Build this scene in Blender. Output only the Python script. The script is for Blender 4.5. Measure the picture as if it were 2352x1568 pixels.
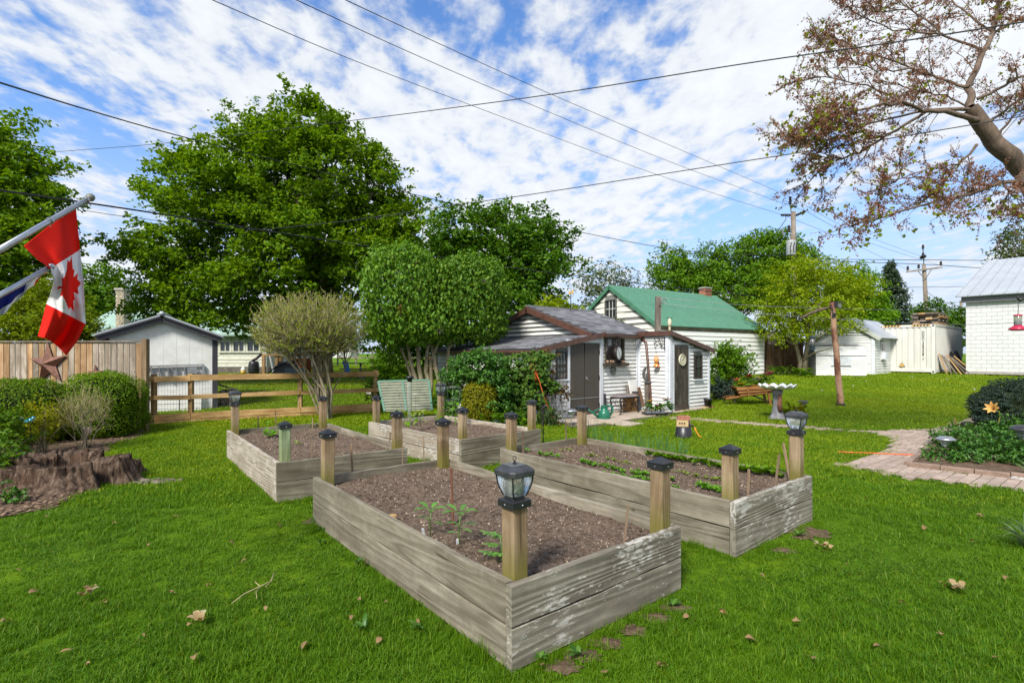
import bpy,bmesh,math,random
import numpy as np
from mathutils import Vector,Matrix,noise as mnoise
for _o in list(bpy.data.objects): bpy.data.objects.remove(_o)
scene = bpy.context.scene
COL = scene.collection
R = math.radians
rnd = random.Random(11)
nr = np.random.default_rng(5)
# ---------------------------------------------------------------- camera
F,CX,HY,CH = 1200.0,1176.0,815.0,1.55  # focal length in photo pixels, principal column, horizon row, eye height
cam_d = bpy.data.cameras.new('camera'); cam = bpy.data.objects.new('camera',cam_d); COL.objects.link(cam)
cam.location = (0,0,CH); cam.rotation_euler = (R(90),0,0)
cam_d.sensor_width = 36; cam_d.lens = 36 * F / 2352
cam_d.shift_y = (HY - 784) / 2352
cam_d.clip_start = .05; cam_d.clip_end = 3000
scene.camera = cam
# ---------------------------------------------------------------- sky and sun
SUN = Vector((-.30,-.62,.72)).normalized()
world = bpy.data.worlds.new('World'); scene.world = world; world.use_nodes = True
def build_sky():
 nt = world.node_tree; nt.nodes.clear(); N = nt.nodes.new; L = nt.links.new
 out = N('ShaderNodeOutputWorld'); bg = N('ShaderNodeBackground'); L(bg.outputs[0],out.inputs[0])
 bg.inputs[1].default_value = .115
 sky = N('ShaderNodeTexSky'); sky.sky_type = 'NISHITA'; sky.sun_disc = False
 sky.sun_elevation = math.asin(SUN.z); sky.sun_rotation = math.atan2(SUN.x,SUN.y)
 sky.air_density = 1.0; sky.dust_density = .6; sky.ozone_density = 2.2
 tc = N('ShaderNodeTexCoord'); sep = N('ShaderNodeSeparateXYZ'); L(tc.outputs['Generated'],sep.inputs[0])
 def math_(op,a,b=None,clamp=False):
  m = N('ShaderNodeMath'); m.operation = op; m.use_clamp = clamp
  for i,q in enumerate((a,b)):
   if q is None: continue
   if isinstance(q,(int,float)): m.inputs[i].default_value = q
   else: L(q,m.inputs[i])
  return m.outputs[0]
 def maprange(v,a,b,c=0.,d=1.):
  m = N('ShaderNodeMapRange'); m.interpolation_type = 'SMOOTHSTEP'; L(v,m.inputs[0])
  for i,q in enumerate((a,b,c,d)): m.inputs[i + 1].default_value = q
  return m.outputs[0]
 z = math_('MAXIMUM',sep.outputs[2],.015)
 zc = math_('ADD',z,.09)
 comb = N('ShaderNodeCombineXYZ')
 L(math_('DIVIDE',sep.outputs[0],zc),comb.inputs[0]); L(math_('DIVIDE',sep.outputs[1],zc),comb.inputs[1])
 def noise(scale,detail,rough,rot=0,sc=(1,1,1),loc=(0,0,0),dist=0.):
  mp = N('ShaderNodeMapping'); mp.inputs['Rotation'].default_value = (0,0,R(rot)); mp.inputs['Scale'].default_value = sc
  mp.inputs['Location'].default_value = loc; L(comb.outputs[0],mp.inputs[0])
  n = N('ShaderNodeTexNoise'); L(mp.outputs[0],n.inputs['Vector']); n.inputs['Scale'].default_value = scale
  n.inputs['Detail'].default_value = detail; n.inputs['Roughness'].default_value = rough; n.inputs['Distortion'].default_value = dist
  return n.outputs['Fac']
 big = noise(.42,2,.5,20,(1,.75,1),(1.75,.55,0))
 mid = noise(1.7,4,.55,35,(1,.55,1),(1.0,4.0,0),.2)
 rip = noise(10.5,4,.52,48,(1.0,.6,1),(0,0,0),.25)
 fine = noise(30,4,.6,0,(1,1,1),(0,0,0),.2)
 s = math_('ADD',math_('MULTIPLY',big,2.5),math_('MULTIPLY',mid,.8))
 s = math_('ADD',s,math_('MULTIPLY',rip,1.25)); s = math_('ADD',s,math_('MULTIPLY',fine,.3))
 dens = maprange(s,2.09,2.54)
 dens = math_('MULTIPLY',dens,.96)
 shade = maprange(s,2.2,2.9,.84,1.0)
 # sun-lit cloud: near white against the blue
 cc = N('ShaderNodeCombineColor')
 for i,k in enumerate((3.3,3.43,3.6)): L(math_('MULTIPLY',shade,k),cc.inputs[i])
 hz = maprange(sep.outputs[2],0.0,.42,.97,0.0)
 deep = N('ShaderNodeMix'); deep.data_type = 'RGBA'; deep.blend_type = 'MULTIPLY'; deep.inputs[0].default_value = 1.; L(sky.outputs[0],deep.inputs[6]); deep.inputs[7].default_value = (.46,.64,.84,1)
 mixh = N('ShaderNodeMix'); mixh.data_type = 'RGBA'; L(hz,mixh.inputs[0]); L(deep.outputs[2],mixh.inputs[6]); mixh.inputs[7].default_value = (2.15,2.5,3.1,1)
 fade = maprange(sep.outputs[2],.0,.16,.0,1.)
 dens = math_('MULTIPLY',dens,fade)
 mix = N('ShaderNodeMix'); mix.data_type = 'RGBA'; L(dens,mix.inputs[0]); L(mixh.outputs[2],mix.inputs[6]); L(cc.outputs[0],mix.inputs[7])
 L(mix.outputs[2],bg.inputs[0])
build_sky()
sun_d = bpy.data.lights.new('sun','SUN'); sun = bpy.data.objects.new('sun',sun_d); COL.objects.link(sun)
sun_d.energy = 2.5; sun_d.angle = R(14); sun_d.color = (1,.95,.86)
sun.rotation_euler = SUN.to_track_quat('Z','Y').to_euler(); sun.location = (-20,0,30)
vs = scene.view_settings; vs.view_transform = 'Standard'; vs.look = 'None'; vs.exposure = 1.38; vs.gamma = 1; vs.use_curve_mapping = False
scene.display_settings.display_device = 'sRGB'
scene.render.engine = 'CYCLES'
cy = scene.cycles; cy.use_denoising = True; cy.max_bounces = 9; cy.diffuse_bounces = 6; cy.transparent_max_bounces = 8; cy.transmission_bounces = 5
cy.caustics_reflective = False; cy.caustics_refractive = False
# ---------------------------------------------------------------- where things stand
def gz(x,y):  # the ground is level near the beds and climbs gently behind them
 t = (y - 12.0) / 2.2
 sp = 2.2 * (math.log1p(math.exp(-abs(t))) + max(t,0))
 return min(.036 * sp,.036 * 22 + .004 * max(0,y - 34))
def G(px,py,dz=0.):  # ground point seen at a photo pixel
 y = (CH) * F / max(py - HY,8)
 for _ in range(40): y = .5 * y + .5 * (CH - gz(0,y)) * F / max(py - HY,3)
 return Vector(((px - CX) / F * y,y,gz(0,y) + dz))
def P(px,py,y): return Vector(((px - CX) / F * y,y,CH - (py - HY) / F * y))
def Zp(px,py,z):  # point on a level plane at height z
 y = (CH - z) * F / (py - HY); return Vector(((px - CX) / F * y,y,z))
def onG(px,y): x = (px - CX) / F * y; return Vector((x,y,gz(x,y)))
V = Vector((.775,.632,0)); U = Vector((-.632,.775,0)); UP = Vector((0,0,1))
# ---------------------------------------------------------------- mesh helpers
class MB:
 def __init__(s): s.v = []; s.f = []; s.m = []
 def add(s,vs,fs,mi=0):
  o = len(s.v); s.v += [tuple(q) for q in vs]; s.f += [tuple(i + o for i in f) for f in fs]; s.m += [mi] * len(fs); return s
 def hexa(s,b,t,mi=0):  # bottom ring of 4, top ring of 4
  if (Vector(b[1]) - Vector(b[0])).cross(Vector(b[3]) - Vector(b[0])).dot(Vector(t[0]) - Vector(b[0])) < 0: b,t = list(b)[::-1],list(t)[::-1]
  return s.add(list(b) + list(t),[(3,2,1,0),(4,5,6,7),(0,1,5,4),(1,2,6,5),(2,3,7,6),(3,0,4,7)],mi)
 def box(s,c,sz,ax=None,mi=0):
  c = Vector(c); X,Y,Z = ax or (Vector((1,0,0)),Vector((0,1,0)),UP)
  a,b,d = X * sz[0] / 2,Y * sz[1] / 2,Z * sz[2] / 2
  return s.hexa([c - a - b - d,c + a - b - d,c + a + b - d,c - a + b - d],[c - a - b + d,c + a - b + d,c + a + b + d,c - a + b + d],mi)
 def beam(s,p0,p1,w,h,up=UP,mi=0):
  p0 = Vector(p0); p1 = Vector(p1); X = (p1 - p0); l = X.length; X /= max(l,1e-9)
  Y = up.cross(X)
  if Y.length < 1e-4: Y = Vector((0,1,0)).cross(X)
  Y.normalize(); Z = X.cross(Y)
  return s.box((p0 + p1) / 2,(l,w,h),(X,Y,Z),mi)
 def tube(s,pts,rad,n=6,mi=0,cap=True):
  pts = [Vector(p) for p in pts]; k = len(pts)
  rr = rad if hasattr(rad,'__len__') else [rad] * k
  vs = []; pre = None
  for i,p in enumerate(pts):
   t = (pts[min(i + 1,k - 1)] - pts[max(i - 1,0)])
   t = t.normalized() if t.length > 1e-9 else UP
   if pre is None: a = t.cross(Vector((.31,.17,.93)) if abs(t.z) < .9 else Vector((1,0,0))).normalized()
   else:
    a = pre - t * pre.dot(t); a = a.normalized() if a.length > 1e-6 else t.orthogonal().normalized()
   pre = a; b = t.cross(a)
   for j in range(n):
    g = 2 * math.pi * j / n; vs.append(p + (a * math.cos(g) + b * math.sin(g)) * rr[i])
  fs = [(i * n + j,i * n + (j + 1) % n,(i + 1) * n + (j + 1) % n,(i + 1) * n + j) for i in range(k - 1) for j in range(n)]
  if cap: fs += [tuple(range(n - 1,-1,-1)),tuple((k - 1) * n + j for j in range(n))]
  return s.add(vs,fs,mi)
 def lathe(s,prof,c,n=16,ax=None,mi=0,sq=None,cap=True):  # prof (r,z); sq = list of radial multipliers
  c = Vector(c); X,Y,Z = ax or (Vector((1,0,0)),Vector((0,1,0)),UP)
  vs = []
  for r,z in prof:
   for j in range(n):
    g = 2 * math.pi * j / n; q = r * (sq[j] if sq else 1)
    vs.append(c + X * math.cos(g) * q + Y * math.sin(g) * q + Z * z)
  k = len(prof)
  fs = [(i * n + j,i * n + (j + 1) % n,(i + 1) * n + (j + 1) % n,(i + 1) * n + j) for i in range(k - 1) for j in range(n)]
  if cap: fs += [tuple(range(n - 1,-1,-1)),tuple((k - 1) * n + j for j in range(n))]
  return s.add(vs,fs,mi)
 def prism(s,poly,d,mi=0):  # poly: 3-D ring, extruded by vector d
  poly = [Vector(p) for p in poly]; d = Vector(d); n = len(poly)
  if sum((poly[i].cross(poly[(i + 1) % n]) for i in range(n)),Vector()).dot(d) < 0: poly.reverse()
  return s.add(poly + [p + d for p in poly],[tuple(range(n - 1,-1,-1)),tuple(range(n,2 * n))] + [(i,(i + 1) % n,n + (i + 1) % n,n + i) for i in range(n)],mi)
 def ball(s,c,r,n=10,m=7,mi=0,jit=0.):
  c = Vector(c); rx,ry,rz = r if hasattr(r,'__len__') else (r,r,r)
  vs = [c + Vector((0,0,-rz))]
  for i in range(1,m):
   a = -math.pi / 2 + math.pi * i / m
   for j in range(n):
    g = 2 * math.pi * j / n; k = 1 + rnd.uniform(-jit,jit)
    vs.append(c + Vector((rx * math.cos(a) * math.cos(g) * k,ry * math.cos(a) * math.sin(g) * k,rz * math.sin(a) * k)))
  vs.append(c + Vector((0,0,rz))); e = len(vs) - 1
  fs = [(0,1 + (j + 1) % n,1 + j) for j in range(n)]
  for i in range(m - 2): fs += [(1 + i * n + j,1 + i * n + (j + 1) % n,1 + (i + 1) * n + (j + 1) % n,1 + (i + 1) * n + j) for j in range(n)]
  fs += [(e,1 + (m - 2) * n + j,1 + (m - 2) * n + (j + 1) % n) for j in range(n)]
  return s.add(vs,fs,mi)
 def mesh(s,name,mats,off=Vector((0,0,0)),smooth=False):
  me = bpy.data.meshes.new(name)
  me.from_pydata([(a - off.x,b - off.y,c - off.z) for a,b,c in s.v],[],s.f)
  for m in (mats if isinstance(mats,(list,tuple)) else [mats]): me.materials.append(m)
  if any(s.m): me.polygons.foreach_set('material_index',s.m)
  if smooth: me.polygons.foreach_set('use_smooth',[True] * len(me.polygons))
  me.update(); return me
W = {}  # object name -> world position of its origin
def thing(name,label,cat,loc,group=None):
 o = bpy.data.objects.new(name,None); COL.objects.link(o); o.location = loc; o.empty_display_size = .1
 o['label'] = label; o['category'] = cat
 if group: o['group'] = group
 W[o.name] = Vector(loc); return o
def part(name,mb,mats,parent,smooth=False,kind=None,label=None):
 off = W[parent.name]; me = mb.mesh(name,mats,off,smooth)
 o = bpy.data.objects.new(name,me); COL.objects.link(o); o.parent = parent; W[o.name] = off
 if kind: o['kind'] = kind
 if label: o['label'] = label
 return o
def solo(name,mb,mats,label,cat,loc=None,group=None,smooth=False):
 loc = Vector(loc if loc is not None else mb.v[0]); me = mb.mesh(name,mats,loc,smooth)
 o = bpy.data.objects.new(name,me); COL.objects.link(o); o.location = loc; o['label'] = label; o['category'] = cat
 if group: o['group'] = group
 W[o.name] = loc; return o
def setting(name,mb,mats,kind='structure',smooth=False,label=None):
 o = bpy.data.objects.new(name,mb.mesh(name,mats,Vector((0,0,0)),smooth)); COL.objects.link(o); o['kind'] = kind
 if label: o['label'] = label
 W[o.name] = Vector((0,0,0)); return o
def piece(name,me,M,parent):  # a shared mesh placed by a matrix, as a child
 o = bpy.data.objects.new(name,me); COL.objects.link(o)
 if parent: o.parent = parent; M = Matrix.Translation(-W[parent.name]) @ M
 o.matrix_basis = M; return o
def frame(c,X,Y,Z):
 return Matrix(((X.x,Y.x,Z.x,c[0]),(X.y,Y.y,Z.y,c[1]),(X.z,Y.z,Z.z,c[2]),(0,0,0,1)))
def copy_tree(o,loc,label=None,rz=0.):
 c = o.copy(); COL.objects.link(c); c.location = loc; c.rotation_euler = (0,0,rz); W[c.name] = Vector(loc)
 if label: c['label'] = label
 def rec(a,b):
  for ch in a.children:
   d = ch.copy(); COL.objects.link(d); d.parent = b; rec(ch,d)
 rec(o,c); return c
BOARDS = {}
def board_mesh(l,w,t,mat,bev=.003,warp=0.,tag=0):
 """a plank: length along local x, width along z, thickness along y, softly broken edges"""
 key = (round(l,2),round(w,3),round(t,3),mat.name,tag)
 if key in BOARDS: return BOARDS[key]
 n = 1 if warp == 0 else max(3,int(l / .16)); mb = MB(); vs = []; rg = random.Random(hash(key) & 0xffff)
 for i in range(n + 1):
  x = -l / 2 + l * i / n; a = rg.uniform(-warp,warp); b = rg.uniform(-warp,warp); h,d = w / 2,t / 2
  for y,z in ((-d,-h + bev),(-d + bev,-h),(d - bev,-h),(d,-h + bev),(d,h - bev),(d - bev,h),(-d + bev,h),(-d,h - bev)):
   vs.append((x,y + b * .5,z + (a if z > 0 else b * .7)))
 fs = [(i * 8 + j,i * 8 + (j + 1) % 8,(i + 1) * 8 + (j + 1) % 8,(i + 1) * 8 + j) for i in range(n) for j in range(8)]
 fs += [tuple(range(7,-1,-1)),tuple(n * 8 + j for j in range(8))]
 mb.add(vs,[tuple(reversed(f)) for f in fs]); BOARDS[key] = me = mb.mesh('board',mat); return me
def plank(name,p0,p1,w,t,mat,parent,up=UP,warp=0.,tag=0,bev=.003):
 p0 = Vector(p0); p1 = Vector(p1); X = p1 - p0; l = X.length; X.normalize(); Z = (up - X * up.dot(X)).normalized(); Y = Z.cross(X)
 return piece(name,board_mesh(l,w,t,mat,bev,warp,tag),frame((p0 + p1) / 2,X,Y,Z),parent)
# ---------------------------------------------------------------- materials
def nodes(name):
 m = bpy.data.materials.new(name); m.use_nodes = True; nt = m.node_tree; b = nt.nodes['Principled BSDF']
 return m,nt,nt.nodes.new,nt.links.new,b
def col4(c): return (c[0],c[1],c[2],1)
def dim(c,k): return tuple(min(1,q * k) for q in c)
def coords(nt,N,L,scale=(1,1,1),objrand=True,world=False):
 tc = N('ShaderNodeTexCoord'); mp = N('ShaderNodeMapping'); mp.inputs['Scale'].default_value = scale
 if world:
  g = N('ShaderNodeNewGeometry'); L(g.outputs['Position'],mp.inputs[0])
 else: L(tc.outputs['Object'],mp.inputs[0])
 if objrand:
  oi = N('ShaderNodeObjectInfo'); m = N('ShaderNodeMath'); m.operation = 'MULTIPLY'; m.inputs[1].default_value = 37.
  L(oi.outputs['Random'],m.inputs[0]); L(m.outputs[0],mp.inputs['Location'])
 return mp.outputs[0]
def nz(N,L,vec,scale,detail=4,rough=.6,dist=0.):
 n = N('ShaderNodeTexNoise'); L(vec,n.inputs['Vector']); n.inputs['Scale'].default_value = scale; n.inputs['Detail'].default_value = detail
 n.inputs['Roughness'].default_value = rough; n.inputs['Distortion'].default_value = dist; return n.outputs['Fac']
def ramp(N,L,fac,stops):
 r = N('ShaderNodeValToRGB'); e = r.color_ramp.elements
 while len(e) < len(stops): e.new(.5)
 while len(e) > len(stops): e.remove(e[-1])
 for q,(p,c) in zip(e,stops): q.position = p; q.color = col4(c) if hasattr(c,'__len__') else (c,c,c,1)
 L(fac,r.inputs[0]); return r.outputs[0]
def mixc(N,L,fac,a,b,mode='MIX'):
 m = N('ShaderNodeMix'); m.data_type = 'RGBA'; m.blend_type = mode
 for i,q in ((0,fac),(6,a),(7,b)):
  if isinstance(q,(int,float)): m.inputs[i].default_value = q
  elif hasattr(q,'__len__'): m.inputs[i].default_value = col4(q)
  else: L(q,m.inputs[i])
 return m.outputs[2]
def hsv(N,L,c,val=None,hue=None,sat=1.):
 h = N('ShaderNodeHueSaturation'); L(c,h.inputs['Color']); h.inputs['Saturation'].default_value = sat
 if val is not None: L(val,h.inputs['Value'])
 if hue is not None: L(hue,h.inputs['Hue'])
 return h.outputs[0]
def rng_(N,L,f,a,b):
 m = N('ShaderNodeMapRange'); L(f,m.inputs[0]); m.inputs[3].default_value = a; m.inputs[4].default_value = b; return m.outputs[0]
def bump(N,L,h,b,dist=.01,st=.6):
 u = N('ShaderNodeBump'); u.inputs['Strength'].default_value = st; u.inputs['Distance'].default_value = dist; L(h,u.inputs['Height']); L(u.outputs[0],b.inputs['Normal'])
def plain(name,c,c2=None,rough=.6,scale=9,stretch=(1,1,1),bmp=0.,bdist=.006,objv=.0,metal=0,spec=.4,island=0.,lo=.35,hi=.65,world=False):
 m,nt,N,L,b = nodes(name)
 v = coords(nt,N,L,stretch,True,world); f = nz(N,L,v,scale,6,.62)
 c2 = c2 or dim(c,.72)
 k = ramp(N,L,f,[(lo,c2),(hi,c)])
 if objv:
  oi = N('ShaderNodeObjectInfo'); k = hsv(N,L,k,rng_(N,L,oi.outputs['Random'],1 - objv,1 + objv))
 if island:
  g = N('ShaderNodeNewGeometry'); k = hsv(N,L,k,rng_(N,L,g.outputs['Random Per Island'],1 - island,1 + island))
 L(k,b.inputs['Base Color']); b.inputs['Roughness'].default_value = rough; b.inputs['Metallic'].default_value = metal; b.inputs['Specular IOR Level'].default_value = spec
 if bmp: bump(N,L,nz(N,L,v,scale * 4,5,.6),b,bdist,bmp)
 return m
def wood(name,stops,axis='x',objv=.18,ring=26,lichen=0.,moss=0.,rough=.85,bmp=.5,dark=(.045,.032,.022),streak=1.):
 """weathered timber: grain along one local axis, rings, knots, checks; lichen = pale scuffs, moss = green film near the foot"""
 m,nt,N,L,b = nodes(name)
 st = lambda k: {'x': (k,1,1),'z': (1,1,k)}[axis]
 v = coords(nt,N,L,st(.07)); v1 = coords(nt,N,L,(1,1,1))
 big = nz(N,L,coords(nt,N,L,st(.3)),4.5,5,.6)
 fib = nz(N,L,coords(nt,N,L,st(.025)),110,4,.7)
 f = N('ShaderNodeMath'); f.operation = 'MULTIPLY_ADD'; L(fib,f.inputs[0]); f.inputs[1].default_value = .55; L(big,f.inputs[2])
 k = ramp(N,L,f.outputs[0],[(.52,dim(stops[0],1.5)),(.78,stops[1]),(1.,stops[2])])
 # growth rings: level lines of a slow noise stretched along the grain
 w = N('ShaderNodeMath'); w.operation = 'SINE'; w2 = N('ShaderNodeMath'); w2.operation = 'MULTIPLY'; w2.inputs[1].default_value = ring * 4.2; L(nz(N,L,coords(nt,N,L,st(.07)),3.4,1.2,.4),w2.inputs[0]); L(w2.outputs[0],w.inputs[0])
 rl = N('ShaderNodeMath'); rl.operation = 'MULTIPLY'; L(ramp(N,L,w.outputs[0],[(.0,0.),(.45,0.),(1.,.5 * streak)]),rl.inputs[0]); L(ramp(N,L,nz(N,L,v1,3,3,.6),[(.35,.35),(.6,1.)]),rl.inputs[1])
 k = mixc(N,L,rl.outputs[0],k,stops[0])
 oi = N('ShaderNodeObjectInfo'); k = hsv(N,L,k,rng_(N,L,oi.outputs['Random'],1 - objv,1 + objv))
 vo = N('ShaderNodeTexVoronoi'); vo.inputs['Scale'].default_value = 3.4; L(coords(nt,N,L,st(.6)),vo.inputs['Vector'])
 k = mixc(N,L,ramp(N,L,vo.outputs['Distance'],[(.02,.85),(.065,0.)]),k,dark)
 ck = nz(N,L,coords(nt,N,L,st(.04)),30,2,.5)
 k = mixc(N,L,ramp(N,L,ck,[(.69,0.),(.73,.75)]),k,dark)
 st2 = nz(N,L,v1,2.2,6,.7); k = mixc(N,L,ramp(N,L,st2,[(.46,0.),(.68,.55)]),k,dim(stops[0],1.4)); k = mixc(N,L,ramp(N,L,nz(N,L,v1,5,4,.6),[(.55,0.),(.7,.35)]),k,stops[2])
 if lichen:
  ln = nz(N,L,coords(nt,N,L,(.3,1,1)),40,5,.7); lm = nz(N,L,v1,2.0,3,.55)
  s = N('ShaderNodeMath'); s.operation = 'MULTIPLY_ADD'; L(lm,s.inputs[0]); s.inputs[1].default_value = .75; L(ln,s.inputs[2])
  k = mixc(N,L,ramp(N,L,s.outputs[0],[(1.035 - .08 * lichen,0.),(1.09 - .08 * lichen,.7)]),k,(.50,.48,.44))
 if moss:
  sp = N('ShaderNodeSeparateXYZ'); tc = N('ShaderNodeTexCoord'); L(tc.outputs['Object'],sp.inputs[0])
  mm = N('ShaderNodeMapRange'); L(sp.outputs[2],mm.inputs[0]); mm.inputs[1].default_value = .42; mm.inputs[2].default_value = .62; mm.inputs[3].default_value = moss; mm.inputs[4].default_value = .0
  k = mixc(N,L,mm.outputs[0],k,(.13,.12,.02))
 L(k,b.inputs['Base Color']); b.inputs['Roughness'].default_value = rough; b.inputs['Specular IOR Level'].default_value = .12
 h = N('ShaderNodeMath'); h.operation = 'MULTIPLY_ADD'; L(fib,h.inputs[0]); h.inputs[1].default_value = .8; L(w.outputs[0],h.inputs[2])
 bump(N,L,h.outputs[0],b,.0022,bmp); return m
def leaf(name,stops,trans=.4,rough=.6,spec=.12,tint=None,patch=0.,patchc=None):
 """leaf tissue: colour differs from leaf to leaf, light passes through"""
 m,nt,N,L,b = nodes(name)
 g = N('ShaderNodeNewGeometry')
 k = ramp(N,L,g.outputs['Random Per Island'],[(i / max(1,len(stops) - 1),c) for i,c in enumerate(stops)])
 oi = N('ShaderNodeObjectInfo'); k = hsv(N,L,k,rng_(N,L,oi.outputs['Random'],.85,1.15))
 if patch:
  mp = N('ShaderNodeMapping'); L(g.outputs['Position'],mp.inputs[0])
  k = mixc(N,L,ramp(N,L,nz(N,L,mp.outputs[0],patch,3,.55),[(.42,0.),(.66,.75)]),k,patchc)
 L(k,b.inputs['Base Color']); b.inputs['Roughness'].default_value = rough; b.inputs['Specular IOR Level'].default_value = spec
 t = N('ShaderNodeBsdfTranslucent'); kk = hsv(N,L,k,sat=1.1); L(mixc(N,L,1.,kk,tint or (1.35,1.25,.55),'MULTIPLY'),t.inputs[0])
 mx = N('ShaderNodeMixShader'); mx.inputs[0].default_value = trans; out = nt.nodes['Material Output']
 L(b.outputs[0],mx.inputs[1]); L(t.outputs[0],mx.inputs[2]); L(mx.outputs[0],out.inputs[0]); return m
def glassm(name,c=(.9,.95,.95),rough=.06,tr=.75):
 m,nt,N,L,b = nodes(name); b.inputs['Base Color'].default_value = col4(c); b.inputs['Roughness'].default_value = rough
 b.inputs['Transmission Weight'].default_value = tr; b.inputs['IOR'].default_value = 1.45
 v = coords(nt,N,L,(1,1,.3)); bump(N,L,nz(N,L,v,70,2,.5),b,.004,.5); return m
m_bed = wood('weathered_bed_board',[(.068,.057,.040),(.195,.172,.127),(.31,.28,.218)],'x',.12,26,.2,0,streak=1.1)
m_bedl = wood('scuffed_bed_board',[(.07,.06,.045),(.205,.185,.145),(.32,.295,.24)],'x',.12,26,1.0,0,streak=.9)
m_bedw = wood('bleached_bed_board',[(.14,.115,.085),(.345,.30,.235),(.48,.43,.355)],'x',.1,24,.7)
m_post = wood('bed_post_timber',[(.10,.064,.032),(.26,.19,.118),(.37,.285,.19)],'z',.2,24,0,.8)
m_postg = wood('greened_post_timber',[(.10,.13,.06),(.22,.28,.15),(.34,.40,.25)],'z',.1,24,0,.3)
m_fence = wood('fence_board_timber',[(.11,.066,.034),(.27,.18,.10),(.40,.29,.18)],'z',.3,24)
m_fgrey = wood('greyed_fence_timber',[(.10,.082,.06),(.25,.21,.165),(.38,.335,.28)],'z',.22,24)
m_rail = wood('rail_timber',[(.17,.09,.032),(.46,.29,.125),(.58,.41,.21)],'x',.12,24)
m_railp = wood('rail_post_timber',[(.14,.08,.03),(.38,.24,.11),(.50,.35,.19)],'z',.12,24)
m_old = wood('old_grey_timber',[(.075,.06,.05),(.19,.165,.14),(.31,.28,.245)],'z',.25,24)
m_oldx = wood('old_grey_plank',[(.075,.06,.045),(.20,.165,.13),(.33,.29,.24)],'x',.3,24)
m_stake = wood('stake_wood',[(.09,.06,.04),(.20,.14,.09),(.30,.22,.15)],'z',.35,24)
m_darkdoor = wood('dark_door_timber',[(.028,.024,.018),(.075,.066,.052),(.16,.145,.12)],'z',.2,24)
m_brownfence = wood('brown_fence_timber',[(.06,.032,.018),(.15,.085,.05),(.24,.155,.10)],'z',.3,24)
m_barrowwood = wood('varnished_wood',[(.09,.035,.01),(.25,.115,.04),(.36,.19,.08)],'x',.15,24)
m_white = plain('white_siding_paint',(.67,.68,.68),(.58,.58,.55),.55,5,(1,1,1),.15,.003,.035)
m_whitey = plain('weathered_white_paint',(.65,.65,.63),(.48,.46,.40),.7,3.5,(.3,1,1),.3,.003,.06,lo=.22,hi=.46)
m_peel = plain('peeling_white_paint',(.70,.70,.68),(.36,.34,.31),.75,7,(.18,.18,1.6),.4,.004,.05,lo=.30,hi=.42)
m_trim = plain('pale_trim_paint',(.62,.65,.70),(.50,.52,.56),.5,4,bmp=.1)
m_brick_white = plain('white_masonry_paint',(.61,.62,.62),(.54,.54,.53),.7,14,bmp=.5,bdist=.006,objv=.025)
m_mortar = plain('painted_mortar',(.52,.53,.53),(.46,.46,.46),.8,20)
m_brownmetal = plain('brown_gutter_metal',(.115,.055,.04),(.07,.035,.027),.4,6,bmp=.05)
m_shingle = plain('asphalt_shingle',(.155,.155,.165),(.065,.064,.068),.9,60,objv=.42,island=.38,bmp=.6,bdist=.004)
m_shedge = plain('roof_underlay',(.05,.048,.05),rough=.9)
m_green = plain('green_steel_roof',(.075,.215,.135),(.06,.165,.105),.42,2,bmp=0,spec=.5)
m_steel = plain('grey_steel_roof',(.36,.39,.42),(.30,.325,.35),.4,1.2,spec=.5)
m_dark = plain('charcoal_trim',(.035,.036,.045),(.025,.025,.03),.55,6)
m_blackp = plain('black_plastic',(.02,.021,.024),(.013,.013,.015),.38,20,bmp=.15,bdist=.002,spec=.5)
m_lid = plain('dusty_black_plastic',(.045,.046,.05),(.02,.02,.022),.45,14,bmp=.15,bdist=.002,spec=.5)
m_iron = plain('black_iron',(.018,.017,.017),(.03,.022,.018),.5,20,metal=.3)
m_alu = plain('dull_aluminium',(.50,.51,.52),(.38,.39,.40),.38,8,metal=.85)
m_galv = plain('galvanised_wire',(.30,.30,.30),(.2,.2,.2),.45,20,metal=.7)
m_rust = plain('rusty_steel',(.19,.075,.04),(.09,.035,.022),.8,25,bmp=.4)
m_copper = plain('rusted_copper_star',(.24,.125,.085),(.13,.06,.045),.5,9,metal=.5,bmp=.15)
m_pane = plain('dark_window_glass',(.035,.04,.045),(.02,.024,.028),.06,2,spec=.9)
m_panel = plain('greyish_window_glass',(.20,.21,.23),(.09,.095,.105),.1,2.2,spec=.8,lo=.4,hi=.6)
m_door = plain('brown_door_panel',(.066,.058,.048),(.05,.043,.036),.5,60,bmp=.15)
m_soil = None
m_conc = plain('patio_concrete',(.43,.36,.285),(.30,.245,.19),.85,9,bmp=.4,objv=.08)
m_pave = plain('paver_brick',(.385,.30,.245),(.26,.195,.155),.85,14,bmp=.5,objv=.16)
m_edge = plain('edging_brick',(.27,.19,.145),(.17,.115,.085),.85,14,bmp=.5,objv=.14)
m_sand = plain('joint_sand',(.10,.08,.055),(.05,.045,.025),.95,20)
m_redbrick = plain('red_brick',(.36,.15,.10),(.25,.10,.065),.85,22,bmp=.4)
m_tanblock = plain('tan_block',(.50,.37,.20),(.40,.29,.15),.85,22,bmp=.4)
m_bark = plain('grey_brown_bark',(.17,.125,.09),(.065,.048,.036),.9,10,(1,1,.25),.9,.02)
m_barkl = plain('lichened_bark',(.27,.235,.155),(.13,.105,.065),.9,16,(1,1,.35),.7,.008)
m_twig = plain('pale_twig_bark',(.36,.30,.15),(.22,.19,.08),.85,12,island=.25)
m_redbark = plain('dark_furrowed_bark',(.165,.115,.082),(.075,.054,.041),.9,12,(1,1,.3),.9,.012)
m_orange = plain('orange_cord_rubber',(.70,.13,.03),(.5,.09,.02),.45,5)
m_yellowcord = plain('amber_cord_rubber',(.75,.28,.02),(.55,.2,.02),.45,5)
m_wire = plain('black_cable',(.012,.012,.014),(.02,.02,.022),.6,5)
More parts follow.
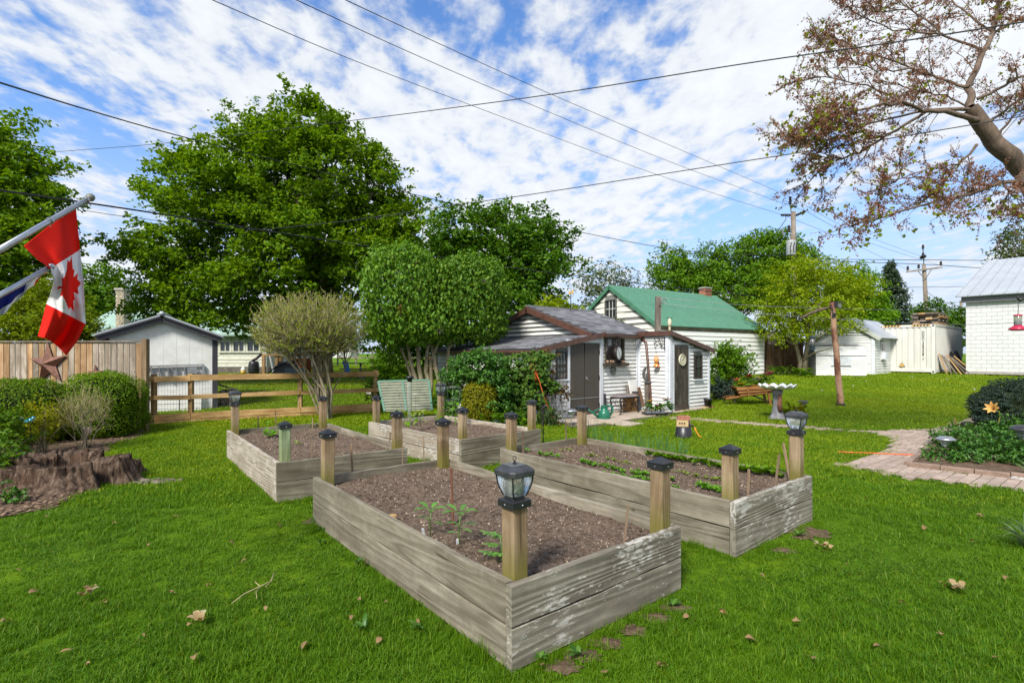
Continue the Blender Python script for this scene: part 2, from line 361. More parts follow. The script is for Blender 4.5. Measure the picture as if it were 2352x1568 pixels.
m_redcloth = leaf('red_flag_cloth',[(.74,.022,.012)],.38,.75,.1,tint=(1,1,1))
m_whitecloth = leaf('white_flag_cloth',[(.78,.77,.80)],.22,.75,.1,tint=(1,1,1))
m_bluecloth = leaf('blue_flag_cloth',[(.02,.03,.22)],.3,.75,.1,tint=(1,1,1))
m_poleutil = wood('utility_pole_timber',[(.10,.08,.06),(.20,.165,.13),(.29,.25,.20)],'z',.1,24)
# foliage
L_maple = leaf('maple_leaf',[(.07,.165,.006),(.115,.23,.008),(.185,.30,.012),(.13,.25,.010)],.42)
L_maple2 = leaf('maple_leaf_cool',[(.045,.12,.010),(.075,.17,.014),(.12,.225,.018)],.36)
L_lilac = leaf('lilac_leaf',[(.05,.13,.012),(.085,.185,.014),(.14,.245,.018),(.075,.165,.014)],.34,.5,.2)
L_locust = leaf('locust_leaf',[(.15,.23,.006),(.21,.29,.010),(.27,.33,.016)],.45)
L_bright = leaf('bright_leaf',[(.08,.20,.008),(.12,.25,.012),(.17,.30,.018)],.42)
L_mid = leaf('midgreen_leaf',[(.06,.145,.008),(.095,.195,.012),(.13,.23,.016)],.38)
L_far = leaf('far_sparse_leaf',[(.07,.10,.035),(.10,.135,.045),(.13,.16,.06)],.35)
L_box = leaf('boxwood_leaf',[(.065,.145,.004),(.115,.215,.005),(.18,.28,.008)],.36,.55,.15)
L_gold = leaf('golden_box_leaf',[(.13,.145,.005),(.20,.205,.007),(.27,.26,.010)],.34,.5,.18)
L_vib = leaf('glossy_shrub_leaf',[(.032,.105,.014),(.055,.15,.02),(.10,.21,.03)],.28,.42,.3)
L_ivy = leaf('creeper_leaf',[(.034,.10,.012),(.07,.155,.016),(.13,.21,.02)],.34,.5,.18)
L_redvine = leaf('bronze_vine_leaf',[(.09,.045,.02),(.13,.075,.03),(.12,.11,.03)],.3)
L_vinca = leaf('periwinkle_leaf',[(.026,.095,.012),(.05,.14,.018),(.085,.19,.025)],.24,.4,.35)
L_mugo = leaf('blue_conifer_needle',[(.035,.065,.045),(.055,.095,.07),(.08,.125,.09)],.1,.55,.3)
L_spruce = leaf('spruce_needle',[(.03,.055,.03),(.05,.08,.045),(.075,.11,.065)],.1)
L_cedar = leaf('cedar_spray',[(.13,.20,.010),(.18,.25,.014),(.23,.29,.016)],.35)
L_yellow = leaf('yellow_shrub_leaf',[(.22,.23,.01),(.30,.30,.015),(.17,.21,.015)],.4)
L_bud = leaf('young_bud_leaf',[(.19,.26,.015),(.26,.32,.02),(.13,.20,.015)],.4)
L_redbud = leaf('young_redbud_leaf',[(.16,.21,.015),(.22,.26,.02),(.12,.16,.015)],.45)
L_bloom = leaf('faded_pink_bloom',[(.28,.12,.085),(.35,.165,.115),(.22,.095,.06),(.38,.22,.14)],.3)
L_lilacbloom = leaf('lilac_bloom',[(.36,.22,.34),(.42,.28,.38),(.30,.16,.16)],.2)
L_brownbloom = leaf('spent_bloom',[(.30,.13,.06),(.24,.10,.05)],.2)
L_pepper = leaf('pepper_leaf',[(.06,.20,.02),(.10,.26,.035),(.15,.31,.05)],.35,.35,.5)
L_seed = leaf('seedling_leaf',[(.07,.20,.015),(.11,.26,.02),(.16,.31,.03)],.35)
L_pale = leaf('pale_seedling_leaf',[(.16,.24,.03),(.22,.28,.05),(.12,.2,.02)],.35)
L_onion = leaf('onion_leaf',[(.06,.18,.04),(.09,.23,.055),(.13,.27,.08)],.25,.4,.4)
L_lily = leaf('strap_leaf',[(.06,.12,.03),(.10,.17,.06),(.16,.21,.10)],.34,.5,.18)
L_dry = leaf('dry_leaf',[(.28,.19,.09),(.36,.27,.14),(.22,.13,.06),(.33,.31,.18)],.25,.7)
L_grass = leaf('grass_blade',[(.036,.115,.003),(.058,.16,.004),(.09,.205,.006),(.15,.22,.015)],.42,.5,.2,patch=.5,patchc=(.125,.235,.005))  # near copy, deeper green: the dim foreground is put into its colour
L_grassfar = leaf('lit_far_grass_blade',[(.10,.20,.004),(.14,.245,.005),(.18,.285,.007),(.23,.29,.02)],.42,.5,.2,patch=.3,patchc=(.25,.32,.01))  # far copy of the blade, paler and yellower to paint in brighter distant light
def flat(name,c,rough=.6,emit=0):
 m,nt,N,L,b = nodes(name); b.inputs['Base Color'].default_value = col4(c); b.inputs['Roughness'].default_value = rough; return m
m_lapshade = plain('lap_shade_sheathing',(.23,.23,.22),(.15,.15,.14),.9,5)  # wall core behind the clapboards, darkened to paint the shadow lines between them
# ---------------------------------------------------------------- ground, beds' outlines, paths
def inpoly(x,y,poly):
 n = len(poly); c = np.zeros(np.shape(x),bool); j = n - 1
 for i in range(n):
  xi,yi = poly[i][0],poly[i][1]; xj,yj = poly[j][0],poly[j][1]
  if yi != yj: c ^= ((yi > y) != (yj > y)) & (x < (xj - xi) * (y - yi) / (yj - yi) + xi)
  j = i
 return c
def dirs(a): a = R(a); return Vector((math.sin(a),math.cos(a),0)),Vector((-math.cos(a),math.sin(a),0))
BED_B = .42
BEDS = []
for N_,a,lu,lv in (((1177,1345),51,2.93,1.44),((637,1063),52.5,3.02,1.49),((1690,1153),51,2.96,1.42),((1060,1010),47.3,2.60,1.51)):
 n = Zp(*N_,BED_B); n.z = 0; v,u = dirs(a); BEDS.append((n,u,v,lu,lv))
def bedpoly(b,m=0.):
 n,u,v,lu,lv = b; q = n - u * m - v * m
 return [q,q + v * (lv + 2 * m),q + v * (lv + 2 * m) + u * (lu + 2 * m),q + u * (lu + 2 * m)]
Q = lambda pts: [G(*p) for p in pts]
MULCH = Q([(-500,1600),(-100,1235),(0,1190),(120,1165),(262,1098),(278,1075),(236,1046),(258,1020),(330,1001),(346,984),(300,970),(-700,975)])
PATH = Q([(1924,1067),(1980,1052),(2028,1036),(2058,1016),(2040,1003),(2002,994),(1870,985.5),(1750,977.5),(1640,969),(1545,962),(1545,957.5),(1640,963.5),(1750,972),(1870,980),
          (1950,988),(2014,989),(2074,988),(2134,985),(2165,980),(2188,971),(2262,948),(2300,936),(2330,945),(2275,975),(2230,985),(2150,1010),(2120,1040),(2092,1072),(2352,1101),(2600,1128),(2600,1165),(2352,1129),(2283,1120),(2194,1108),(2104,1098),(2014,1085)])
VBED = Q([(2094,1072),(2352,1100),(2700,1138),(2700,930),(2330,935),(2262,975),(2190,990),(2140,1012),(2118,1040)])
B0 = Vector((2.244,13.2,0))  # white shed: the foot of its middle corner post
SK,SA,SB,SC = B0 - V * 2.15,B0 - V * 1.21,B0.copy(),B0 + V * 1.50
SD = SC - U * .98; SE = SD + V * 1.89
PATIO = Q([(1306,981),(1352,981),(1423,975.5),(1474,966),(1528,957),(1552,949),(1640,938)]) + [SE + UP * 0,SE + U * 1.2,SC + U * .5,SB + U * .3,SA + U * .2]
SHEDP = [SK,SB,SC,SD,SE,SE + U * 4.6,SK + U * 4.6]
def build_ground():
 ys = np.concatenate([np.arange(-8,30,.75),np.arange(30,80,5),np.arange(80,700,60)])
 xs = np.concatenate([np.arange(-600,-60,90),np.arange(-60,-18,6),np.arange(-18,30,.9),np.arange(30,90,6),np.arange(90,700,90)])
 mb = MB(); vs = []
 for y in ys:
  for x in xs:
   z = gz(x,y) + (.012 * mnoise.noise(Vector((x * .5,y * .5,3))) if abs(y) < 30 else 0) - .012
   vs.append((x,y,z))
 nx = len(xs)
 mb.add(vs,[(i * nx + j,i * nx + j + 1,(i + 1) * nx + j + 1,(i + 1) * nx + j) for i in range(len(ys) - 1) for j in range(nx - 1)])
 m,nt,N,L,b = nodes('lawn_ground')
 v = coords(nt,N,L,(1,1,1),False,True)
 k = ramp(N,L,nz(N,L,v,.8,4,.6),[(.35,(.06,.135,.005)),(.65,(.12,.20,.007))])
 k = mixc(N,L,ramp(N,L,nz(N,L,v,14,5,.7),[(.5,0.),(.7,.8)]),k,(.035,.075,.006))
 k = mixc(N,L,ramp(N,L,nz(N,L,v,3.1,4,.7),[(.66,0.),(.78,.6)]),k,(.10,.08,.04))
 L(k,b.inputs['Base Color']); b.inputs['Roughness'].default_value = .95; b.inputs['Specular IOR Level'].default_value = .05
 bump(N,L,nz(N,L,v,45,5,.7),b,.03,.8)
 setting('lawn',mb,m,smooth=True)
build_ground()
def sheet(name,poly,mat,dz,res=.12,amp=.0,kind='structure'):
 """an outline filled with a fine grid that follows the ground"""
 xs = [p[0] for p in poly]; ys = [p[1] for p in poly]; mb = MB(); idx = {}
 x0,y0 = min(xs),min(ys); nx = int((max(xs) - x0) / res) + 1; ny = int((max(ys) - y0) / res) + 1
 X,Y = np.meshgrid(x0 + (np.arange(nx) + .5) * res,y0 + (np.arange(ny) + .5) * res); ok = inpoly(X,Y,poly)
 for j in range(ny):
  for i in range(nx):
   if not ok[j,i]: continue
   q = []
   for a,b in ((0,0),(1,0),(1,1),(0,1)):
    key = (i + a,j + b)
    if key not in idx:
     x = x0 + key[0] * res; y = y0 + key[1] * res
     mb.v.append((x,y,gz(x,y) + dz + amp * mnoise.fractal(Vector((x * 3,y * 3,1)),1.,2.,4))); idx[key] = len(mb.v) - 1
    q.append(idx[key])
   mb.f.append(tuple(q)); mb.m.append(0)
 return setting(name,mb,mat,kind,True)
def soilmat(name,c1,c2,c3,sc=1.):
 m,nt,N,L,b = nodes(name); v = coords(nt,N,L,(1,1,1),False,True)
 k = ramp(N,L,nz(N,L,v,26 * sc,8,.72),[(.36,c1),(.5,c2),(.66,c3)])
 k = mixc(N,L,ramp(N,L,nz(N,L,v,2.3,3,.5),[(.4,0.),(.7,.45)]),k,dim(c2,1.5))
 vo = N('ShaderNodeTexVoronoi'); vo.inputs['Scale'].default_value = 46 * sc; L(v,vo.inputs['Vector'])
 vm = ramp(N,L,vo.outputs['Color'],[(.86,0.),(.9,.8)]); vd = ramp(N,L,vo.outputs['Distance'],[(.18,1.),(.3,0.)])
 k = mixc(N,L,mixc(N,L,1.,vm,vd,'MULTIPLY'),k,(.40,.33,.25))
 L(k,b.inputs['Base Color']); b.inputs['Roughness'].default_value = .95; b.inputs['Specular IOR Level'].default_value = .08
 bump(N,L,nz(N,L,v,55 * sc,6,.75),b,.02,.9); return m
m_soil = soilmat('garden_soil',(.045,.031,.022),(.122,.088,.064),(.225,.172,.132))
m_mulch = soilmat('mulch_soil',(.05,.034,.022),(.11,.075,.05),(.21,.15,.10),.8)
sheet('mulch_bed',MULCH,m_mulch,.004,.07,.012)
def chips():
 mb = MB(); n = 0
 while n < 1500:
  p = G(rnd.uniform(-120,350),rnd.uniform(985,1200))
  if not inpoly(np.array([p.x]),np.array([p.y]),MULCH)[0]: continue
  n += 1; a = rnd.uniform(0,6.28); X = Vector((math.cos(a),math.sin(a),rnd.uniform(-.3,.3))).normalized(); Y = UP.cross(X).normalized(); s = rnd.uniform(.008,.03); mb.box(p + UP * .018,(s * 2,s,.005),(X,Y,X.cross(Y)))
 setting('mulch_chips',mb,plain('bark_chip',(.20,.13,.08),(.09,.055,.035),.9,20,island=.5),'stuff')['label'] = 'bark chips on the mulch bed'
chips()
sheet('planting_bed',VBED,m_mulch,.02,.1,.015)
sheet('patio',PATIO,m_sand,.006,.1)
sheet('path',PATH,m_sand,.003,.07)
EDGEW = [(G(2085,1072),G(2352,1101)),]
def build_pavers():
 root = bpy.data.objects['path']; rows = []
 c0 = G(1924,1067); c0.z = 0
 bl,bw = .235,.115
 cand = []
 for j in range(-60,60):
  for i in range(-40,60):
   s = (i + (.5 if j % 2 else 0)) * (bl + .008); t = j * (bw + .008)
   p = c0 + V * s + U * t
   cand.append((p,j))
 xs = np.array([c[0].x for c in cand]); ys = np.array([c[0].y for c in cand])
 ok = inpoly(xs,ys,PATH); keep = [c for c,k in zip(cand,ok) if k]
 keep.sort(key=lambda c: c[0].length)
 me = board_mesh(bl,.05,bw,m_pave,.006)
 mb = MB(); n = 0
 for p,j in keep:
  z = gz(p.x,p.y) + rnd.uniform(-.003,.004) - .012
  r = rnd.uniform(-.03,.03); X = (V + U * r).normalized(); Y = UP.cross(X); tl = (UP + X * rnd.uniform(-.015,.015)).normalized()
  vis = abs(p.x) < p.y * .985 + .2
  if n < 300 and vis: piece('paver',me,frame((p.x,p.y,z),X,Y,UP),root); n += 1
  else: mb.box((p.x,p.y,z),(bl,bw,.05),(X,Y,UP))
 o = setting('paver',mb,m_pave,'stuff'); o.parent = root
 # patio slabs
 root = bpy.data.objects['patio']; k = 0
 for i in range(-6,12):
  for j in range(-8,5):
   p = SB + V * (i * .62 + .3) + U * (j * .62 - .25)
   if not inpoly(np.array([p.x]),np.array([p.y]),PATIO)[0]: continue
   a,b = rnd.uniform(-.004,.004),rnd.uniform(-.02,.02)
   piece('slab',board_mesh(.605,.05,.605,m_conc,.008,tag=rnd.randrange(3)),frame((p.x,p.y,gz(p.x,p.y) - .006 + a),V,U,UP),root)
 # brick edging round the periwinkle bed
 e = thing('brick_edging','low row of brown edging bricks round the periwinkle bed','edging',G(2090,1073))
 a,b = G(2086,1072.5),G(2600,1128)
 d = (b - a).normalized(); l = (b - a).length; me = board_mesh(.33,.085,.075,m_edge,.008)
 for i in range(int(l / .34)):
  p = a + d * (i * .34 + .17); q = rnd.uniform(-.05,.05); X = (d + d.cross(UP) * q * .5).normalized()
  piece('edging_brick',me,frame((p.x,p.y,.035 + rnd.uniform(-.008,.008)),X,UP.cross(X),UP),e)
 a,b = G(2084,1070),G(2122,1038); d = (b - a).normalized(); l = (b - a).length
 for i in range(int(l / .34) + 1):
  p = a + d * (i * .34 + .17); piece('edging_brick',me,frame((p.x,p.y,.03),d,UP.cross(d),UP),e)
build_pavers()
# ---------------------------------------------------------------- raised beds
def soil_part(root,b,dens,h=.345,res=.035):
 n,u,v,lu,lv = b; t = .045; off = W[root.name]; mb = MB(); nu = int((lu - 2 * t) / res); nv = int((lv - 2 * t) / res)
 sd = rnd.uniform(0,90)
 def hh(x,y):
  return h + .022 * mnoise.noise(Vector((x * 1.7,y * 1.7,sd))) + .016 * mnoise.fractal(Vector((x * 9,y * 9,sd)),1.,2.1,4)
 for i in range(nu + 1):
  for j in range(nv + 1):
   p = n + u * (t + (lu - 2 * t) * i / nu) + v * (t + (lv - 2 * t) * j / nv); mb.v.append((p.x,p.y,hh(p.x,p.y)))
 mb.f = [(i * (nv + 1) + j,(i + 1) * (nv + 1) + j,(i + 1) * (nv + 1) + j + 1,i * (nv + 1) + j + 1) for i in range(nu) for j in range(nv)]; mb.f = [tuple(reversed(f)) for f in mb.f]; mb.m = [0] * len(mb.f)
 part('soil',mb,m_soil,root,True)
 for nm,cnt,lo,hi,mt in (('soil_clods',int(dens * 1.5),.004,.015,m_soil),('pale_chips',int(dens * .8),.003,.011,m_chip)):
  mb = MB()
  for _ in range(cnt):
   p = n + u * rnd.uniform(.06,lu - .06) + v * rnd.uniform(.06,lv - .06); r = lo + (hi - lo) * rnd.random() ** 3
   c = Vector((p.x,p.y,hh(p.x,p.y) + r * .25))
   ax = [Vector((rnd.gauss(0,1),rnd.gauss(0,1),rnd.gauss(0,1))).normalized() for _ in range(2)]
   z = ax[0].cross(ax[1]).normalized(); y = z.cross(ax[0])
   k = [r * rnd.uniform(.6,1.2) for _ in range(6)]; fl = .45 if nm == 'pale_chips' else .8
   vs = [c + ax[0] * k[0],c + y * k[1],c - ax[0] * k[2],c - y * k[3],c + z * k[4] * fl,c - z * k[5] * fl]
   mb.add(vs,[(0,1,4),(1,2,4),(2,3,4),(3,0,4),(1,0,5),(2,1,5),(3,2,5),(0,3,5)])
  part(nm,mb,mt,root,kind='stuff')
 return hh
m_chip = plain('pale_chip',(.42,.34,.26),(.24,.17,.12),.9,30,island=.35)
POSTW = .098
SOILH = {}
def build_bed(k,b,label,mats,lantern,posts_mat):
 n,u,v,lu,lv = b; t = .045; h = .205
 root = thing('raised_bed',label,'raised bed',n,'raised vegetable beds on the lawn')
 def bd(p0,p1,z,m,tag): plank('board',Vector((p0.x,p0.y,z)),Vector((p1.x,p1.y,z)),h,t,m,root,warp=.004,tag=tag)
 for lev,z in ((0,.10),(1,.315)):
  j = rnd.uniform(-.006,.006)
  bd(n + u * (t + .006) + v * t / 2 + u * j * 0,n + u * (lu) + v * t / 2,z,mats[0],lev)  # left face, along u
  bd(n + u * t / 2 + u * (j if lev else 0) - v * .004,n + u * t / 2 + v * lv + u * (j if lev else 0),z,mats[1],lev + 2)  # right face, along v
  bd(n + v * (lv - t / 2) + u * (t + .004),n + v * (lv - t / 2) + u * (lu - t - .004),z + .002,mats[2],lev + 4)
  bd(n + u * (lu - t / 2) + v * (t + .004),n + u * (lu - t / 2) + v * (lv),z + .001,mats[2],lev + 6)
 i_ = t + POSTW / 2 + .004
 tops = {}
 for nm,q,hgt in (('N',n + u * i_ + v * i_,.80),('R',n + u * i_ + v * (lv - i_),.83),('L',n + u * (lu - i_) + v * i_,.825),('F',n + u * (lu - i_) + v * (lv - i_),.835)):
  mb = MB(); hw = POSTW / 2; c = .006; ring = [(hw - c,-hw),(hw,-hw + c),(hw,hw - c),(hw - c,hw),(-hw + c,hw),(-hw,hw - c),(-hw,-hw + c),(-hw + c,-hw)]
  lean = Vector((rnd.uniform(-.006,.006),rnd.uniform(-.006,.006),0))
  lo = [q + v * a + u * bb + UP * .02 for a,bb in ring]; hi = [q + lean + v * a + u * bb + UP * hgt for a,bb in ring]
  mb.add(lo + hi,[tuple(range(7,-1,-1)),tuple(range(8,16))] + [(i,(i + 1) % 8,8 + (i + 1) % 8,8 + i) for i in range(8)])
  po = part('post',mb,posts_mat[nm],root); tops[nm] = q + lean + UP * hgt
  if nm != lantern:
   mc = MB(); w = POSTW / 2 + .012; T = tops[nm]
   sq = lambda s,z: [T + v * (s * a) + u * (s * bb) + UP * z for a,bb in ((1,-1),(1,1),(-1,1),(-1,-1))]
   mc.hexa(sq(w,-.032),sq(w,.004)); mc.hexa(sq(w + .004,.004),sq(w + .004,.010));
   mc.add(sq(w + .002,.010) + [T + UP * .046],[(0,1,4),(1,2,4),(2,3,4),(3,0,4)])
   part('post_cap',mc,m_blackp,po)
   for dd in (u,v): ms = MB(); ms.ball(T - dd * (w + .001) + UP * (-.014),.0045,6,4); part('cap_screw',ms,m_alu,po)
 SOILH[k] = soil_part(root,b,2600 if k in (0,2) else 1500)
 return root,tops
PM = dict(N=m_post,L=m_post,R=m_post,F=m_post)
TOPS = [None] * 4
_,TOPS[0] = build_bed(0,BEDS[0],'nearest weathered timber raised bed, bare soil with three young pepper and tomato plants',(m_bed,m_bedl,m_bed),'N',PM)
_,TOPS[1] = build_bed(1,BEDS[1],'raised bed left of the nearest one, with a greenish corner post',(m_bedw,m_bed,m_bed),'L',dict(PM,N=m_postg))
_,TOPS[2] = build_bed(2,BEDS[2],'right hand raised bed planted with seedling rows and green onions',(m_bed,m_bedl,m_bed),'R',PM)
_,TOPS[3] = build_bed(3,BEDS[3],'farthest raised bed, holding wire cages and climbing seedlings, beside the shed shrubs',(m_bedw,m_bed,m_bedw),'F',PM)
# ---------------------------------------------------------------- post lanterns
m_lglass = glassm('rippled_lantern_glass',(.92,.95,.95),.12,.8)
def build_lantern(top,label):
 root = thing('solar_lantern',label,'lantern',top,'black solar lanterns on the bed posts')
 X,Y = V,U
 def sq(w,z,c=.0):
  if not c: return [top + X * (a * w) + Y * (b * w) + UP * z for a,b in ((1,-1),(1,1),(-1,1),(-1,-1))]
  return [top + X * a + Y * b + UP * z for a,b in ((w - c,-w),(w,-w + c),(w,w - c),(w - c,w),(-w + c,w),(-w,w - c),(-w,-w + c),(-w + c,-w))]
 def stack(rings):
  mb = MB(); n = len(rings[0]); vs = [p for r in rings for p in r]
  mb.add(vs,[tuple(range(n - 1,-1,-1)),tuple((len(rings) - 1) * n + j for j in range(n))] + [(i * n + j,i * n + (j + 1) % n,(i + 1) * n + (j + 1) % n,(i + 1) * n + j) for i in range(len(rings) - 1) for j in range(n)]); return mb
 w = POSTW / 2
 mb = stack([sq(w + .014,-.028,.003),sq(w + .014,.006,.003),sq(w + .010,.010,.003)]); c = part('collar',mb,m_blackp,root)
 for dd in (X,Y): ms = MB(); ms.ball(top - dd * (w + .015) - UP * .012,.005,6,4); part('screw',ms,m_alu,c)
 part('base_ring',stack([sq(.040,.010,.006),sq(.040,.026,.006)]),m_blackp,root)
 prof = [(.040,.026),(.047,.042),(.056,.066),(.0625,.092),(.066,.118),(.067,.132)]
 for k in range(4):  # four curved panes and four ribs between them
  a = [(1,-1),(1,1),(-1,1),(-1,-1)]; p,q = a[k],a[(k + 1) % 4]; vs = []; m = 6
  mb = MB()
  for r,z in prof:
   for i in range(m + 1):
    f = i / m; bow = 1 + .08 * math.sin(math.pi * f)
    e = Vector((p[0] + (q[0] - p[0]) * f,p[1] + (q[1] - p[1]) * f,0)) * (r - .003) * bow
    vs.append(top + X * e.x + Y * e.y + UP * z)
  mb.add(vs,[(i * (m + 1) + j,i * (m + 1) + j + 1,(i + 1) * (m + 1) + j + 1,(i + 1) * (m + 1) + j) for i in range(len(prof) - 1) for j in range(m)])
  part('glass_pane',mb,m_lglass,root,True)
  mb = MB(); mb.tube([top + X * (p[0] * r) + Y * (p[1] * r) + UP * z for r,z in prof],.0045,6); part('rib',mb,m_blackp,root)
 mb = MB(); mb.lathe([(.012,.026),(.026,.030),(.022,.04),(.006,.052)],top,12); part('reflector',mb,m_alu,root,True)
 part('lid',stack([sq(.074,.130,.018),sq(.083,.136,.02),sq(.083,.158,.02),sq(.080,.163,.02),sq(.060,.180,.018),sq(.052,.184,.016)]),m_lid,root)
 part('solar_panel',stack([sq(.045,.1845),sq(.045,.187)]),plain('solar_cell',(.13,.14,.15),(.09,.1,.11),.25,3,spec=.7) if 'solar_cell' not in bpy.data.materials else bpy.data.materials['solar_cell'],root)
 mb = MB(); mb.lathe([(.010,.187),(.010,.194),(.005,.197),(.005,.206)],top,10)
 mb.tube([top + UP * (.217 + .011 * math.sin(g)) + X * (.011 * math.cos(g)) for g in [2 * math.pi * i / 12 for i in range(13)]],.0022,5); part('hanging_loop',mb,m_iron,root)
 return root
lan = build_lantern(TOPS[0]['N'],'largest looking black solar lantern on the front corner post of the nearest bed')
for o in (1,2,3):
 copy_tree(lan,TOPS[o][{1: 'L',2: 'R',3: 'F'}[o]],{1: 'black solar lantern on a bed post in front of the rail fence',2: 'black solar lantern on the post at the right end of the seedling bed',3: 'black solar lantern on the back post among the wire cages'}[o])
# ---------------------------------------------------------------- stakes, tags, vegetables
def soil_at(k,px,py):
 for _ in range(3): p = Zp(px,py,.35)
 return Vector((p.x,p.y,.345))
STK = [(1,593,956,593,990),(1,632.6,943,634,983),(1,718,960,717,985),(1,716,1015,716,1050),(1,771,998,770,1044),(1,897,993,893,1028),
       (0,806,1018,811,1097),(0,925,996,924,1079),(0,973,1001,974,1071),(0,1443,1160,1432,1251),(0,1499,1160,1498,1226),
       (2,1201,989,1201,1040),(2,1299,966,1301,1021),(2,1720,1077,1717,1147),(2,1790,1043,1779,1121),(2,1799,1018,1817,1106)]
stk_lab = ['thin wooden stake at the back of the left bed, nearest its lantern post','taller thin stake at the back of the left bed','thin stake beside the back capped post of the left bed','short stake between the green post and the capped post of the left bed','slim grey stake in the middle of the left bed','thin stake near the right corner post of the left bed',
           'flat wooden stake leaning at the back left of the nearest bed','slim pale stake at the back of the nearest bed','slim brown stake near the back corner post of the nearest bed','leaning thin stake in the right corner of the nearest bed','thin new stake against the right hand capped post of the nearest bed',
           'thin grey stake at the left end of the seedling bed','brown stake at the back left of the seedling bed','thin grey stake near the front post of the seedling bed','leaning thin stake at the right end of the seedling bed','thick leaning stake beside the lantern post of the seedling bed']
for (k,tx,ty,bx,by),lb in zip(STK,stk_lab):
 p = soil_at(k,bx,by); y = p.y; q = P(tx,ty,y); mb = MB(); r = .011 if tx in (806,1799) else (.005 if 'slim' in lb or tx in (1443,925) else .0075)
 p.z -= .03; ax = (q - p); mb.beam(p,q,r * 2,r * (1.1 if r > .01 else 2),Vector((.3,-1,0)).normalized())
 solo('wooden_stake',mb,m_stake,lb,'stake',p,'plant stakes in the raised beds')
mb = MB(); p = soil_at(0,1041,1200); q = P(1036,1073,p.y + .02); mb.beam(p - UP * .04,q,.022,.007,V); solo('metal_stake',mb,m_rust,'rusty flat metal stake standing behind the pepper plants','stake',p)
mb = MB(); p = soil_at(2,1246,1028); q = P(1243,905,p.y); mb.tube([p,q,q + Vector((-.02,0,.03)),q + Vector((-.05,0,.025)),q + Vector((-.06,0,-.01))],.006,6)
solo('lantern_hook',mb,m_iron,'thin black iron hook rod at the back of the seedling bed','hook',p)
def leafblade(mb,base,tip,w,n,curl=.15,segs=4,mi=0):
 base = Vector(base); tip = Vector(tip); d = tip - base; side = d.cross(n).normalized(); n2 = side.cross(d).normalized(); vs = []
 for i in range(segs + 1):
  f = i / segs; p = base + d * f + n2 * (curl * d.length * math.sin(math.pi * f * .8) ); ww = w * math.sin(math.pi * min(.96,.10 + .86 * f)) ** .8
  vs += [p - side * ww + n2 * ww * .25,p,p + side * ww + n2 * ww * .25]
 mb.add(vs,[(i * 3 + j,i * 3 + j + 1,i * 3 + j + 4,i * 3 + j + 3) for i in range(segs) for j in range(2)],mi)
def pepper(px,py,hgt,label,seed,leaves):
 rg = random.Random(seed); p = soil_at(0,px,py); root = thing('pepper_plant',label,'pepper plant',p,'young plants in the nearest bed')
 mb = MB(); top = p + UP * hgt + Vector((.004,0,0)); mb.tube([p - UP * .02,p + UP * hgt * .5 + Vector((-.006,0,0)),top],[.0042,.0038,.003],6)
 stem = part('stem',mb,L_pepper,root,True)
 for (a,z,l,up) in leaves:
  d = Vector((math.cos(R(a)),math.sin(R(a)),0)); s = p + UP * hgt * z; st = s + d * l * .35 + UP * l * .3
  mb = MB(); mb.tube([s,st],.0016,4,cap=False); part('leaf_stalk',mb,L_pepper,root)
  mb = MB(); leafblade(mb,st,st + d * l + UP * l * up,l * .24,UP,.12); part('leaf',mb,L_pepper,root,True)
LV = [(0,1,.085,-.15),(70,1,.07,.2),(150,1,.08,.25),(205,.97,.085,-.05),(285,.97,.075,.1),(330,.95,.06,.3),(170,.62,.07,-.2),(350,.45,.06,-.35),(250,.6,.05,.2)]
pepper(989,1226,.155,'smaller young pepper plant left of the rusty stake',4,LV)
pepper(1056,1252,.20,'larger young pepper plant with a white tag at its foot',9,LV + [(15,.55,.085,-.2),(200,.35,.06,0)])
def tomato():
 p = soil_at(0,1158,1283); p = soil_at(0,1152,1285); root = thing('tomato_plant','small tomato seedling with cut leaves just left of the front lantern post','tomato plant',p,'young plants in the nearest bed')
 mb = MB(); mb.tube([p - UP * .02,p + Vector((.0,0,.07)),p + Vector((-.008,0,.14))],[.004,.0035,.0025],6); part('stem',mb,L_pepper,root,True)
 for a,z,l in ((165,.14,.1),(200,.09,.08),(185,.035,.1),(250,.05,.09),(120,.12,.07),(20,.13,.06),(300,.02,.09)):
  d = Vector((math.cos(R(a)),math.sin(R(a)),.15)); s = p + UP * z; e = s + d * l; mb = MB(); mb.tube([s,(s + e) / 2 + UP * .012,e],.0014,4,cap=False)
  sd = d.cross(UP).normalized()
  for f in (.35,.6,.85):
   c = s + d * l * f
   for sg in (-1,1): leafblade(mb,c,c + (sd * sg + d * .6) * .032 - UP * .004,.010,UP,.1,3)
  leafblade(mb,e,e + d * .04,.012,UP,.1,3); part('leaf',mb,L_pepper,root,True)
tomato()
def tag(px,py,lab):
 p = soil_at(0,px,py); mb = MB(); X = Vector((.9,.35,0)).normalized(); Y = Vector((-.1,-.2,1)).normalized(); mb.box(p + Y * .022,(.017,.0015,.055),(X,X.cross(Y) * -1,Y))
 root = thing('plant_tag',lab,'plant tag',p,'white plant tags in the nearest bed'); part('tag',mb,flat('tag_plastic',(.62,.64,.66),.4) if 'tag_plastic' not in bpy.data.materials else bpy.data.materials['tag_plastic'],root)
 ml = MB()
 for i in range(4): ml.box(p + Y * (.018 + i * .007) - Y.cross(X) * -.0012 * 0 + X.cross(Y) * .0011 ,(.011 - .002 * (i % 2),.0004,.0016),(X,X.cross(Y),Y))
 part('print_lines',ml,flat('tag_ink',(.12,.13,.16)) if 'tag_ink' not in bpy.data.materials else bpy.data.materials['tag_ink'],root)
tag(973,1226,'white plastic plant tag left of the smaller pepper plant'); tag(1052,1252,'white plastic plant tag at the foot of the larger pepper plant')
mb = MB(); p = soil_at(0,898,1192); mb.box(p + UP * .015,(.07,.05,.04),(V,U,UP)); solo('wood_block',mb,m_rail,'small tan wood block on the soil against the left board of the nearest bed','wood block')
